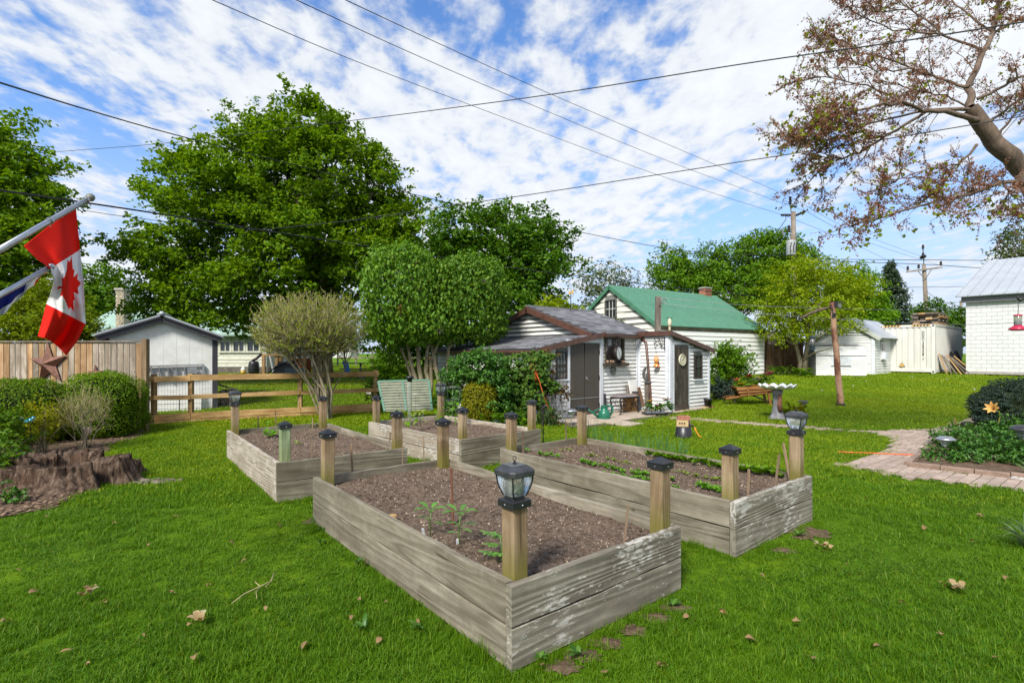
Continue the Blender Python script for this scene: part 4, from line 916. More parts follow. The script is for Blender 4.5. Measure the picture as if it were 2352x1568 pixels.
# ---------------------------------------------------------------- flags
def build_flags():
 tip = P(200,458,3.45); low = P(-60,608,2.55); dr = (tip - low).normalized()
 root = thing('flagpole','upper slanted aluminium flagpole with a round knob end','flagpole',low); mb = MB(); mb.tube([low,tip],.0155,12); part('pole',mb,m_alu,root,True)
 ax = (dr.orthogonal().normalized(),dr.cross(dr.orthogonal().normalized()),dr); mb = MB(); mb.lathe([(.017,-.02),(.019,-.012),(.019,.004),(.012,.010),(.012,.018),(.021,.026),(.027,.04),(.024,.056),(.012,.066),(.002,.068)],tip,14,ax); part('knob',mb,plain('grey_knob',(.18,.18,.15),(.13,.13,.11),.5,20),root,True)
 q = P(77,531,2.93)
 for f,nm in ((.985,'clip'),(.60,'clip')):
  mb = MB(); c = low.lerp(tip,f); mb.lathe([(.018,-.006),(.021,-.006),(.021,.006),(.018,.006)],c,12,ax); mb.tube([c - UP * .018,c - UP * .04 + dr * .01],.003,5); part(nm,mb,m_alu,root)
 # maple leaf flag, hung by its hoist, the fly falling straight down
 LE = [(0,54,565),(.12,88,598),(.25,116,617),(.33,123,638),(.42,121,655),(.55,115,676),(.75,107,698),(1,87,773)]
 RI = [(0,173,470),(.25,184,573),(.5,192,655),(.75,197,744),(.88,178,782),(1,152,816)]
 def ev(c,t):
  for (t0,x0,y0),(t1,x1,y1) in zip(c,c[1:]):
   if t <= t1: f = (t - t0) / (t1 - t0); return x0 + (x1 - x0) * f,y0 + (y1 - y0) * f
  return c[-1][1:]
 leafp = [(0,1),(.13,.76),(.30,.84),(.24,.50),(.46,.60),(.50,.46),(.86,.52),(.74,.30),(.84,.20),(.34,-.18),(.40,-.34),(.05,-.27),(.05,-.62),(-.05,-.62),(-.05,-.27),(-.40,-.34),(-.34,-.18),(-.84,.20),(-.74,.30),(-.86,.52),(-.50,.46),(-.46,.60),(-.24,.50),(-.30,.84),(-.13,.76)]
 ns,nt_ = 84,160; vs = []; y0,y1 = 2.90,3.40
 for i in range(nt_ + 1):
  t = i / nt_
  for j in range(ns + 1):
   s = j / ns; a = ev(LE,t); b_ = ev(RI,t);             x = a[0] + (b_[0] - a[0]) * s; yy = a[1] + (b_[1] - a[1]) * s - 9 * math.sin(s * math.pi) * max(0,t - .8) * 5
   dep = y0 + (y1 - y0) * s * (1 - .55 * min(1,t * 1.6)) + .28 * min(1,t * 1.4) * .5 + .055 * math.sin(s * 8.5 + t * 2.2) * min(1,t * 2.5) + .02 * math.sin(s * 17 - t * 5) * min(1,t * 2)
   vs.append(P(x,yy,dep))
 mb = MB(); mb.v = [tuple(v_) for v_ in vs]
 ss,tt = np.meshgrid((np.arange(ns) + .5) / ns,(np.arange(nt_) + .5) / nt_); lx = 0
 inl = inpoly(((tt - .48) / .26).ravel() * -1.,((ss - .46) / .46).ravel(),leafp).reshape(ss.shape)
 for i in range(nt_):
  for j in range(ns):
   t = (i + .5) / nt_; mb.f.append((i * (ns + 1) + j,i * (ns + 1) + j + 1,(i + 1) * (ns + 1) + j + 1,(i + 1) * (ns + 1) + j)); mb.m.append(0 if (t < .25 or t > .75 or inl[i,j]) else 1)
 o = solo('maple_leaf_flag',mb,[m_redcloth,m_whitecloth],'red and white maple leaf flag drooping from the upper pole','flag',P(150,640,3.2),smooth=True)
 md = o.modifiers.new('cloth','SOLIDIFY'); md.thickness = .0015
 # second pole, tricolour furled along it
 tip2 = P(118,612,3.0); low2 = P(-80,722,2.4); root2 = thing('flagpole','lower slanted flagpole carrying the blue white red flag','flagpole',low2); mb = MB(); mb.tube([low2,tip2],.0135,12); part('pole',mb,m_alu,root2,True); mb = MB(); mb.ball(tip2,.018,10,6); part('knob',mb,m_alu,root2,True)
 pts_t = [(-40,706),(20,668),(70,638),(118,612)]; ht = [60,52,34,14]; mb = MB(); nx,nz_ = 40,10
 for i in range(nx + 1):
  f = i / nx * 3; k = min(2,int(f)); g = f - k; x = pts_t[k][0] + (pts_t[k + 1][0] - pts_t[k][0]) * g; yb = pts_t[k][1] + (pts_t[k + 1][1] - pts_t[k][1]) * g; h = ht[k] + (ht[k + 1] - ht[k]) * g; dep = 2.52 + .48 * i / nx
  for j in range(nz_ + 1):
   e = j / nz_; mb.v.append(tuple(P(x - 12 * e,yb + h * e + 3 * math.sin(i * .7 + e * 4) * e,dep + .03 * math.sin(i * .55 + e * 3) * e)))
 for i in range(nx):
  for j in range(nz_):
   mb.f.append((i * (nz_ + 1) + j,(i + 1) * (nz_ + 1) + j,(i + 1) * (nz_ + 1) + j + 1,i * (nz_ + 1) + j + 1)); d = j / nz_
   mb.m.append(0 if i < 25 - (0 if d < .62 else 12) + 0 and not (d > .62 and i > 8) else (1 if i < 35 - (0 if d < .6 else 3) else 2))
 solo('tricolour_flag',mb,[m_bluecloth,m_whitecloth,m_redcloth],'blue white and red flag wrapped along the lower pole','flag',P(60,660,2.8),smooth=True).modifiers.new('cloth','SOLIDIFY').thickness = .0015
build_flags()
# ---------------------------------------------------------------- rail fence with wire mesh
def build_rail_fence(a,b,posts,label,name='rail_fence',rails=((.98,.13),(.56,.10),(.13,.13)),mesh=True,mats=None,lowboard=True,grp=None):
 mr,mp_ = mats or (m_rail,m_railp); root = thing(name,label,'fence',a,grp); d = (b - a); X = Vector((d.x,d.y,0)).normalized(); Y = UP.cross(X)
 if Y.y > 0: Y = -Y
 for f in posts:
  q = a.lerp(b,f); mb = MB(); mb.beam(q - Y * .06 - UP * .1,q - Y * .06 + UP * 1.08,.09,.09,Vector((0,1,0))); part('post',mb,mp_,root)
 fs = sorted(set([0.] + [f for f in posts if 0 < f < 1] + [1.]))
 for f0,f1 in zip(fs,fs[1:]):
  p,q = a.lerp(b,f0),a.lerp(b,f1)
  for z,h in rails:
   s = rnd.uniform(-.012,.012); plank('rail',p + UP * (z + s) + Y * .006 + X * .004,q + UP * (z + rnd.uniform(-.012,.012)) + Y * .006 - X * .004,h,.036,mr,root,warp=.004,tag=rnd.randrange(5))
  if lowboard: plank('rail',p + UP * .03 - Y * .0 + X * .004,q + UP * .025 - X * .004,.09,.03,mr,root,tag=rnd.randrange(5))
 if mesh:
  mb = MB(); l = d.length; n = int(l / .055)
  for i in range(n):
   q = a.lerp(b,(i + .5) / n) - Y * .015; mb.beam(q + UP * .05,q + UP * 1.0,.0032,.0032,X)
  for j in range(9): mb.beam(a - Y * .015 + UP * (.1 + j * .105),b - Y * .015 + UP * (.1 + j * .105),.0032,.0032)
  part('wire_mesh',mb,m_wiremesh,root,kind='stuff')
 return root
m_wiremesh = plain('fence_wire',(.13,.12,.11),(.08,.06,.05),.5,20,metal=.5)
RA,RB = onG(340,11.35),onG(870,13.55)
build_rail_fence(RA,RB,(.02,.16,.62,.985),'tan timber three rail fence with wire mesh behind the left bed')
# ---------------------------------------------------------------- small white shed at the left
def gable_ring(pl,pr,ap,zb): return [Vector((pl.x,pl.y,zb)),Vector((pr.x,pr.y,zb)),pr,ap,pl]
def build_left_shed():
 D = Vector((.88,.47,0)).normalized(); dd = UP.cross(D); no = -dd; l0 = P(246,775,13.1)
 def S(px,py,o=0.):
  k = (px - CX) / F; t = (k * l0.y - l0.x) / (D.x - D.y * k); return P(px,py,l0.y + D.y * t) + no * o
 g = gz(0,13) - .05; L_,R_,A_ = S(246,777),S(492,773),S(370,735); L_.z = R_.z = (L_.z + R_.z) / 2; A_ = (L_ + R_) / 2 + UP * (A_.z - L_.z)
 foot = A_.copy(); foot.z = g; root = thing('white_shed','small white shed with a low charcoal edged gable behind the rail fence','shed',foot); dpt = dd * 3.4
 ax = (D,dd,UP)
 mb = MB(); mb.prism(gable_ring(L_,R_,A_,g),dpt); part('wall',mb,m_white,root)
 for i in range(1,8):  # proud battens over the sheet joints
  q = L_.lerp(R_,i / 8); h = L_.z + (A_.z - L_.z) * (1 - abs(i / 4 - 1)) - .12; mb = MB(); q.z = (g + h) / 2; mb.box(q + no * .0015,(.010,.004,h - g),ax); part('batten',mb,m_white,root)
 for q in (R_ + D * .02,L_ - D * .02): mb = MB(); q = q.copy(); q.z = (g + R_.z) / 2; mb.box(q + no * .012,(.13,.05,R_.z - g + .02),ax); part('corner_board',mb,m_dark,root)
 for s in (L_,R_):
  d = (s - A_); lo = A_ + d * 1.15; hi = A_; n = d.cross(dd).normalized(); n = n if n.z > 0 else -n
  for nm,z0,z1,o0,ln,mt in (('roof',.10,.14,.22,4.0,m_steel),('fascia',-.05,.098,.17,.045,m_dark),('roof_edge',.06,.137,.215,.04,m_dark)):
   mb = MB(); mb.prism([lo + n * z0 + no * o0,hi + n * z0 + no * o0,hi + n * z1 + no * o0,lo + n * z1 + no * o0],dd * ln); part(nm,mb,mt,root)
 mb = MB(); mb.box(A_ + dd * 1.8 + UP * .15,(.22,4.02,.03),ax); mb.tube([A_ + no * .24 + UP * .16,A_ + dd * 3.8 + UP * .16],.06,8); part('ridge_cap',mb,m_steel,root,True)
 a,b = S(185,792),S(244,772); mb = MB(); mb.prism([a + dd * .3,b + dd * .3,b + dd * 2.4,a + dd * 2.4],UP * .09); part('lean_to_roof',mb,m_rail,root)
 for x0,x1,lab in ((336,412,'left white painted plank panel leaning on the white shed behind the fence'),(415,463,'right white painted plank panel leaning on the white shed behind the fence')):
  p,q = S(x0,893,.1),S(x1,893,.1); rt = thing('plank_panel',lab,'panel',Vector(((p.x + q.x) / 2,(p.y + q.y) / 2,g)),'panels leaning on the white shed'); n = 5; hh = (p.z + q.z) / 2 - g
  for i in range(n): o = no * (.02 * (n - i)); z = g + (i + .5) * hh / n; plank('plank',Vector((p.x,p.y,z)) + o,Vector((q.x,q.y,z)) + o,hh / n - .012,.025,m_peel,rt,tag=rnd.randrange(4))
 f = .06; rt = thing('stepladder','folded aluminium stepladder hung sideways on the white shed wall','ladder',S(405,858,f))
 for a,b in (((330,841),(468,837)),((330,874),(468,862))): mb = MB(); mb.beam(S(*a,f),S(*b,f),.03,.055,no); part('rail',mb,m_alu,rt)
 for x in (348,366,386,405,424): mb = MB(); mb.beam(S(x,842,f),S(x + 2,870,f),.07,.03,D); part('step',mb,m_alu,rt)
 mb = MB(); mb.beam(S(467,837,f),S(468,862,f),.05,.05,no); part('step',mb,m_alu,rt)
 for a,b in (((388,843),(404,852)),((390,873),(404,860))): mb = MB(); mb.beam(S(*a,.09),S(*b,.09),.02,.02); part('brace',mb,m_alu,rt)
 mb = MB(); mb.box(S(442,851,.08),(.22,.03,.17),ax); part('paint_shelf',mb,m_alu,rt)
 yr = 14.6; rt = thing('firewood_rack','small lean-to firewood rack with a dark slanted roof at the white shed corner','wood rack',onG(515,yr))
 for x in (514,529): mb = MB(); mb.beam(onG(x,yr) - UP * .05,P(x,894,yr),.09,.09,Vector((0,1,0))); part('post',mb,m_old,rt)
 mb = MB(); mb.hexa([P(500,884,yr - .1),P(538,896,yr - .1),P(538,896,yr + .8),P(500,884,yr + .8)],[P(500,880,yr - .1),P(538,892,yr - .1),P(538,892,yr + .8),P(500,880,yr + .8)]); part('roof',mb,m_shedge,rt)
 for i in range(7):
  for j in range(2): mb = MB(); q = P(508 + j * 9,938 - i * 6.2,yr + .1); mb.tube([q,q + Vector((0,.6,0))],.05 + .012 * rnd.random(),8); part('log',mb,m_old,rt)
 for z in (918,934): plank('rail',P(505,z,yr - .03),P(529,z,yr - .03),.07,.03,m_oldx,rt)
build_left_shed()
# ---------------------------------------------------------------- white siding shed with lean-to and annex
SHINGLES = []
def siding(root,p0,p1,z0,ztop,expo,mat,holes=(),t=.028,name='siding_board',outn=None):
 """clapboards from p0 to p1 (outside on the right of the walk), cut round openings; ztop is a function of distance"""
 X = (p1 - p0); X.z = 0; l = X.length; X.normalize(); n = outn or X.cross(UP)
 def top(s): return ztop(s) if callable(ztop) else ztop
 zmax = max(top(l * i / 40) for i in range(41)); k = 0; z = z0
 while z < zmax - .01:
  z1 = z + expo; s_in = [l * i / 80 for i in range(81) if top(l * i / 80) >= z + expo * .5]
  if s_in:
   spans = [(s_in[0],s_in[-1])]
   for h0,h1,hz0,hz1 in holes:
    if hz0 < z1 - .01 and hz1 > z + .01:
     ns = []
     for a,b in spans:
      if h0 > a: ns.append((a,min(b,h0)))
      if h1 < b: ns.append((max(a,h1),b))
     spans = [q for q in ns if q[1] - q[0] > .02]
   for a,b in spans:
    if b - a < .02: continue
    q0,q1 = p0 + X * a,p0 + X * b; q0.z = q1.z = 0; zb = z + .006; zt = z1 - .006; tb = t + rnd.uniform(-.002,.002); mb = MB()
    ta,tb2 = min(zt,max(top(a),zb + .01)),min(zt,max(top(b),zb + .01))
    mb.hexa([q0 + UP * zb,q1 + UP * zb,q1 + n * tb + UP * zb,q0 + n * tb + UP * zb],[q0 + UP * ta,q1 + UP * tb2,q1 + n * .004 + UP * tb2,q0 + n * .004 + UP * ta])
    part(name,mb,mat,root)
  z = z1; k += 1
def shingles(corner,along,up,la,lu,w=.30,e=.145):
 """slots for roof tabs; built later so the nearest three hundred are single pieces"""
 n = along.cross(up).normalized(); n = n if n.z > 0 else -n; rows = int(lu / e) + 1
 for j in range(rows):
  m = int(la / w) + 1
  for i in range(m):
   s = (i + .5) * w + ((j % 2) * .5 - .25) * w + rnd.uniform(-.015,.015)
   if s < w * .3 or s > la - w * .3: continue
   SHINGLES.append((corner + along * s + up * ((j + .5) * e + .02) + n * (.012 + rnd.uniform(0,.006)),along,up,n))
def build_main_shed():
 root = thing('siding_shed','white clapboard garden shed with grey shingled roof, brown double doors and annex','shed',SB)
 zf = lambda p: gz(p.x,p.y)
 nF,nL = -U,-V; zE = 2.09; z0 = .03
 LT = lambda s: 1.70 + .187 * s  # lean-to roof underside above distance from its outer edge
 # walls: front (lean-to end + main), annex left, annex front, lean-to side, gable
 mb = MB(); K,B,C = SK.copy(),SB.copy(),SC.copy(); bk = U * 4.4
 mb.prism([K,B,B + UP * (zE - .05),K + UP * LT(0)],bk); mb.prism([B + UP * .0,C,C + UP * zE,B + UP * zE],U * 4.6); part('wall',mb,m_lapshade,root)
 E,D = SE.copy(),SD.copy(); zD,zEe = 2.08,1.70
 mb = MB(); mb.prism([D,E,E + UP * zEe,D + UP * zD],U * 2.6); part('annex_wall',mb,m_lapshade,root)
 # clapboards
 holes = [(.56,.93,.98,1.64),(.93,2.11,0,1.84)]
 siding(root,K,B,.05,lambda s: LT(s) - .03,.098,m_whitey,holes)
 siding(root,B,C,.05,zE - .1,.098,m_white,[(.13,.84,1.35,1.98)])
 siding(root,C,D,.06,lambda s: zE - .02,.098,m_white,outn=-V)
 siding(root,D,E,.08,lambda s: zD - (zD - zEe) * s / 1.89 - .06,.098,m_white,[(.17,.84,0,1.80),(1.10,1.52,.88,1.58)])
 siding(root,K + U * 4.3,K,.05,LT(0) - .04,.098,m_whitey,outn=-V)
 def trim(p,w,z1,t,X,n,mat=m_trim,nm='corner_board',z0=.02):
  q = p.copy(); q.z = (z0 + z1) / 2; mb = MB(); mb.box(q + n * t / 2,(w,t,z1 - z0),(X,UP.cross(X),UP)); return part(nm,mb,mat,root)
 trim(B + V * .0,.085,zE - .04,.045,V,nF); trim(C - V * .045 - U * .0,.09,zE - .05,.04,V,nF); trim(C - U * .06,.09,zE - .05,.036,U,nL)
 trim(D + V * .04,.10,zD - .03,.042,V,nF); trim(D + U * .045,.10,zD - .03,.040,U,nL); trim(E - V * .04,.08,zEe,.04,V,nF)
 # double doors
 a,b = .93,2.11; fr = K + V * (a + .04); trim(K + V * (a + .035),.075,1.85,.05,V,nF,m_trim,'door_frame'); trim(K + V * (b - .005),.06,1.85,.05,V,nF,m_trim,'door_frame')
 mb = MB(); q = K + V * (a + b) / 2; q.z = 1.885; mb.box(q + nF * .02,(b - a + .02,.045,.07),(V,UP.cross(V),UP)); part('door_head',mb,m_trim,root)
 for s0,s1 in ((a + .08,1.505),(1.535,b - .045)):
  mb = MB(); q = K + V * (s0 + s1) / 2; w = s1 - s0; ax = (V,UP.cross(V),UP); q.z = 1.17; mb.box(q + nF * .014,(w,.03,1.33),ax); q.z = .29; mb.box(q + nF * .014,(w,.03,.40),ax); d = part('door',mb,m_door,root)
  mb = MB(); q.z = .497; mb.box(q + nF * .03,(w,.012,.022),ax); part('door_strip',mb,m_alu,d)
  for hz in (1.62,.98,.3):
   q2 = K + V * (s0 + .01 if s0 < 1.2 else s1 - .01); q2.z = hz; mb = MB(); mb.box(q2 + nF * .032,(.035,.012,.11),ax); part('hinge',mb,m_iron,d)
  if s0 > 1.2:
   q2 = K + V * (s0 + .04); q2.z = .99; mb = MB(); mb.box(q2 + nF * .04,(.035,.02,.07),ax); mb.beam(q2 + nF * .05 + UP * -.01,q2 + nF * .06 + UP * -.05 + V * .03,.022,.016); part('latch',mb,m_alu,d)
 mb = MB(); q = K + V * 1.52; q.z = .97; mb.box(q + nF * .004,(.03,.01,1.74),(V,UP.cross(V),UP)); part('door_gap',mb,m_iron,root)
 def window(p,w,za,zb,n,X,cols,rows,lab=None,fm=None,sash=True,pm=None):
  fm = fm or m_darkframe; ax = (X,UP.cross(X),UP); zc = (za + zb) / 2; c = p.copy(); c.z = zc
  mb = MB()
  for s in (-1,1): mb.box(c + X * (s * (w / 2 - .02)) + n * .015,(.04,.05,zb - za),ax)
  for z in (za + .02,zb - .02): mb.box(Vector((c.x,c.y,z)) + n * .015,(w - .082,.05,.04),ax)
  f = part('window',mb,fm,root,label=lab)
  iw,ih = w - .08,zb - za - .08
  for i in range(1,cols): mb = MB(); mb.box(c + X * (iw * (i / cols - .5)) + n * .018,(.014,.02,ih),ax); part('glazing_bar',mb,fm,f)
  for j in range(1,rows): mb = MB(); mb.box(c + UP * (ih * (j / rows - .5)) + n * .019,(iw,.022,.040 if sash and j == rows // 2 else .014),ax); part('glazing_bar',mb,fm,f)
  for i in range(cols):
   for j in range(rows): mb = MB(); mb.box(c + X * (iw * ((i + .5) / cols - .5)) + UP * (ih * ((j + .5) / rows - .5)) + n * .008,(iw / cols - .012,.004,ih / rows - .012),ax); part('pane',mb,pm or m_panel,f)
  mb = MB(); mb.box(Vector((c.x,c.y,za - .02)) + n * .03,(w + .05,.08,.035),ax); part('sill',mb,m_trim,f); return f
 window(K + V * .745,.37,.98,1.64,nF,V,3,4,'dark many paned window beside the vines')
 window(D + V * 1.31,.40,.90,1.56,nF,V,2,2,'narrow dark two sash window of the annex',pm=m_pane)
 # display window with shelf on the main front
 c = B + V * .485; ax = (V,UP.cross(V),UP); c.z = 1.665; mb = MB(); mb.box(c + nF * .005,(.70,.02,.62),ax); w = part('display_window',mb,m_pane,root)
 for s in (-1,1): mb = MB(); mb.box(c + V * (s * .35) + nF * .03,(.05,.07,.66),ax); part('frame',mb,m_darkdoor,w)
 mb = MB(); mb.box(c + nF * .03 + UP * .32,(.65,.07,.03),ax); part('frame',mb,m_darkdoor,w)
 mb = MB(); mb.box(c + nF * .07 - UP * .36,(.92,.16,.085),ax); part('shelf',mb,m_darkdoorx,w)
 mb = MB(); mb.box(c - V * .19 + nF * .017,(.17,.006,.56),ax); part('pane',mb,m_panel,w); mb = MB(); mb.box(c + V * .18 + nF * .017,(.2,.006,.56),ax); part('pane',mb,m_pane,w)
 # annex plank door
 a,b = .19,.82; q = D + V * (a + b) / 2; n_ = 6
 dz = MB(); q.z = .90; dz.box(q + nF * .012,(b - a - .01,.02,1.70),ax); d = part('annex_door',dz,m_darkdoor,root)
 for i in range(n_):
  q2 = D + V * (a + (b - a) * (i + .5) / n_); mb = MB(); q2.z = .90; mb.box(q2 + nF * (.033 + .003 * (i % 2)),((b - a) / n_ - .008,.022,1.72),ax); part('plank',mb,m_darkdoor,d)
 mb = MB(); q.z = .17; mb.box(q + nF * .052,(b - a,.02,.14),ax); part('kick_board',mb,m_darkdoorx,d)
 mb = MB(); q2 = D + V * (a + .07); q2.z = .98; mb.tube([q2 + nF * .045 + UP * .07,q2 + nF * .075 + UP * .04,q2 + nF * .075 - UP * .04,q2 + nF * .045 - UP * .07],.007,6); part('handle',mb,m_iron,d)
 for s in (a - .03,b + .03): trim(D + V * s,.05,1.82,.035,V,nF,m_trim,'door_frame')
 mb = MB(); q.z = 1.845; mb.box(q + nF * .02,(b - a + .11,.04,.05),ax); part('door_head',mb,m_trim,root)
 # main gable roof
 rg0,ln = -.35,2.85; half = 2.36; pitch = .325; zr = zE + half * pitch
 def R0(v,d,z): p = B + V * v + U * d; p.z = z; return p
 for sgn,d0 in ((1,-.10),(-1,2 * half + .10)):
  lo0,hi0 = R0(rg0 - .08,d0,zE - .10 * pitch + .02),R0(rg0 - .08,half,zr + .05); up = (hi0 - lo0); lu = up.length; up.normalize()
  mb = MB(); hi1,lo1 = hi0 + V * ln,lo0 + V * ln; nn = V.cross(up); nn = nn if nn.z > 0 else -nn; mb.prism([lo0,lo1,hi1,hi0],-nn * .05); part('roof',mb,m_shedge,root)
  if sgn == 1: shingles(lo0,V,up,ln,lu)
  mb = MB(); a0,a1 = lo0 - V * .03 - nn * .15,hi0 - V * .03 - nn * .15; mb.prism([a0,a1,a1 + nn * .155,a0 + nn * .155],V * .03); part('rake_board',mb,m_brownmetal,root)
  mb = MB(); a0,a1 = lo1 - nn * .13,hi1 - nn * .13; mb.prism([a0,a1,a1 + nn * .135,a0 + nn * .135],V * .02); part('rake_board',mb,m_brownmetal,root)
 mb = MB(); mb.tube([R0(rg0 - .1,half,zr + .055),R0(rg0 + ln - .05,half,zr + .055)],.05,8); part('ridge_cap',mb,m_shingle,root)
 # gable end
 g0 = R0(rg0 + .06,.02,1.9); g1 = R0(rg0 + .06,2 * half - .02,1.9); ap = R0(rg0 + .06,half,zr - .02); mb = MB(); mb.prism([g0,g0 + UP * .2,ap,g1 + UP * .2,g1],V * 2.4); part('gable_wall',mb,m_lapshade,root)
 siding(root,g1,g0,1.98,lambda s: zE + pitch * (half - abs(s - half + .0)) - .06,.12,m_whitey,outn=-V,name='siding_board')
 # lean-to roof, draped from beside the gable down to the low eave
 e0 = K - V * .10 - U * .12; e0.z = 1.685; le = 4.45; up = (V + UP * .187).normalized(); lu = 2.30
 mb = MB(); nn = up.cross(U).normalized(); nn = nn if nn.z > 0 else -nn; c0,c1 = e0.copy(),e0 + U * le; mb.prism([c0,c1,c1 + up * lu,c0 + up * lu],-nn * .04); part('roof',mb,m_shedge,root)
 shingles(e0,U,up,le,lu)
 mb = MB(); mb.prism([e0 - U * .03 - nn * .10,e0 - U * .03 + up * (lu + .03) - nn * .10,e0 - U * .03 + up * (lu + .03) + nn * .02,e0 - U * .03 + nn * .02],U * .03); part('rake_board',mb,m_brownmetal,root)
 def gutter(p,q,w=.095,h=.085):
  mb = MB(); X = (q - p).normalized(); o = X.cross(UP); prof = [(0,0),(w * .7,0),(w,h * .5),(w,h),(w - .012,h),(w - .014,h * .55),(w * .66,.012),(.012,.012),(.012,h),(0,h)]
  mb.prism([p + o * a + UP * b for a,b in prof],q - p); return part('gutter',mb,m_brownmetal,root)
 gutter(e0 + U * le - UP * .105 ,e0 - U * .02 - UP * .115)
 gutter(R0(-.0,-.11,zE - .10),R0(1.54,-.11,zE - .115))
 p = R0(1.50,-.17,zE - .11)  # downspout, kinking to the foot of the annex wall
 b0 = R0(1.44,-.50,.28); mb = MB(); mb.beam(p,p - UP * .06,.075,.06,V);
 mb.tube([p,R0(1.46,-.30,zE - .22),R0(1.45,-.44,.6),R0(1.45,-.46,.16),R0(1.52,-.56,.07),R0(1.56,-.72,.05)],.036,8); part('downspout',mb,m_brownmetal,root,True)
 # annex roof
 a0 = SD - V * .08 - U * .10; a0.z = zD + .05; a1 = SE + V * .14 - U * .10; a1.z = zEe - .02; X = (a1 - a0).normalized(); nn = X.cross(U); nn = nn if nn.z > 0 else -nn
 mb = MB(); mb.prism([a0,a1,a1 + U * 2.9,a0 + U * 2.9],nn * .035); part('annex_roof',mb,m_shedge,root)
 mb = MB(); mb.prism([a0 - nn * .075 - U * .02,a1 - nn * .075 - U * .02,a1 + nn * .037 - U * .02,a0 + nn * .037 - U * .02],U * .025); part('rake_board',mb,m_brownmetal,root)
 mb = MB(); mb.prism([a0 - V * .02 - UP * .085,a0 - V * .02 + UP * .04,a0 - V * .02 + U * 1.05 + UP * .04,a0 - V * .02 + U * 1.05 - UP * .085],V * .025); part('fascia',mb,m_brownmetal,root)
 # roof tabs
 SHINGLES.sort(key=lambda s: s[0].length); me = board_mesh(.292,.012,.165,m_shingle,.003); mb = MB()
 for i,(p,a,u_,n) in enumerate(SHINGLES):
  tl = (u_ - n * -.045).normalized(); nn = a.cross(tl); nn = nn if nn.z > 0 else -nn
  Y = nn.cross(a)
  if i < 300: piece('shingle',me,frame(p,a,Y,nn),root)
  else: mb.box(p,(.292,.165,.012),(a,Y,nn))
 part('shingles',mb,m_shingle,root,kind='stuff')
 return root
m_darkframe = plain('dark_window_frame',(.045,.035,.032),(.03,.024,.022),.6,12)
m_darkdoorx = wood('dark_shelf_timber',[(.028,.022,.016),(.07,.055,.042),(.13,.11,.09)],'x',.1,24)
build_main_shed()
# ---------------------------------------------------------------- things on and around the shed
AXV = (V,UP.cross(V),UP)
def dial(name,c,r,n,face,rim,label,cat,hands,group=None,depth=.03,ticks=12,mh=None):
 root = thing(name,label,cat,c,group); X = UP.cross(n).normalized(); ax = (X,UP,n); mb = MB(); mb.lathe([(r * .98,-depth),(r,-depth * .3),(r * .97,.006),(r * .86,.008),(r * .86,.002)],c,28,ax); part('rim',mb,rim,root,True)
 mb = MB(); mb.lathe([(r * .87,-.002),(r * .87,.003)],c,28,ax); part('face',mb,face,root)
 for i in range(ticks):
  a = 2 * math.pi * i / ticks; d = X * math.sin(a) + UP * math.cos(a); mb = MB(); mb.beam(c + d * r * .66 + n * .0045,c + d * r * .8 + n * .0045,.008 if i % 3 else .014,.002,n); part('tick',mb,mh or m_iron,root)
 for a,l,m_ in hands: d = X * math.sin(R(a)) + UP * math.cos(R(a)); mb = MB(); mb.beam(c - d * r * .3 + n * .007,c + d * r * l + n * .007,.012,.002,n); part('hand',mb,m_,root)
 return root
m_cream = plain('cream_dial_face',(.60,.58,.42),(.50,.48,.34),.5,6); m_wface = plain('white_clock_face',(.60,.63,.63),(.52,.55,.55),.4,4)
q = SD + V * .50 - U * .075; q.z = 1.42; dial('thermometer_dial',q,.155,-U,m_cream,m_cream,'round cream dial thermometer hung on the dark annex door','thermometer',[(40,.75,m_rust)],ticks=20)
c = SB + V * .44 - U * .22; c.z = 1.60; fd = (-U * .92 - V * -.25).normalized(); dial('outdoor_clock',c,.185,fd,m_wface,m_iron,'round black rimmed clock with a white face above the bench','clock',[(155,.8,m_iron),(335,.5,m_iron)],depth=.10)
mb = MB(); mb.lathe([(.18,-.02),(.19,0),(.18,.02)],c - fd * .13 - V * .14,24,(V,UP,-U)); solo('clock_back_case',mb,m_iron,'second dark round clock case behind the white clock face','clock',c - fd * .13 - V * .14)
mb = MB(); mb.beam(c + UP * .19,c + UP * .42,.05,.05,V); mb.beam(c + UP * .40,c + UP * .40 + U * .24,.03,.03); solo('clock_bracket',mb,m_iron,'black bracket holding the clock under the eave','bracket',c + UP * .4)
def plaque():
 q = SB + V * .44 - U * .05; q.z = 1.16; root = thing('stone_plaque','small carved grey stone plaque below the display shelf','plaque',q); m = plain('carved_stone',(.24,.25,.235),(.12,.125,.115),.9,30,bmp=.6); mb = MB()
 mb.lathe([(.10,-.012),(.105,0),(.09,.012),(.01,.016)],q,20,(V,UP * 1.25,-U)); part('slab',mb,m,root,True)
 for i in range(5):
  mb = MB(); a = i * 1.25; mb.tube([q + V * (math.cos(a + t) * (.065 - t * .012)) + UP * (math.sin(a + t) * (.08 - t * .013)) - U * .02 for t in [k * .45 for k in range(5)]],.009,6); part('scroll',mb,m,root)
plaque()
for i,(s,hh) in enumerate(((.16,.07),(.27,.09),(.35,.06),(.72,.07),(.80,.05))):
 q = SB + V * s - U * .09; q.z = 1.348; mb = MB(); mb.lathe([(.02,0),(.038,hh * .4),(.03,hh * .8),(.006,hh)],q,9,sq=[1 + .2 * math.sin(j * 2.1 + i) for j in range(9)]); solo('seashell',mb,plain('shell',(.42,.27,.19),(.30,.17,.11),.6,18) if 'shell' not in bpy.data.materials else bpy.data.materials['shell'],['small pinkish shell at the left end of the display shelf','larger pinkish shell left of the clock on the shelf','low shell just left of the clock on the shelf','shell right of the clock on the display shelf','small shell at the right end of the display shelf'][i],'seashell',q,'shells on the display shelf')
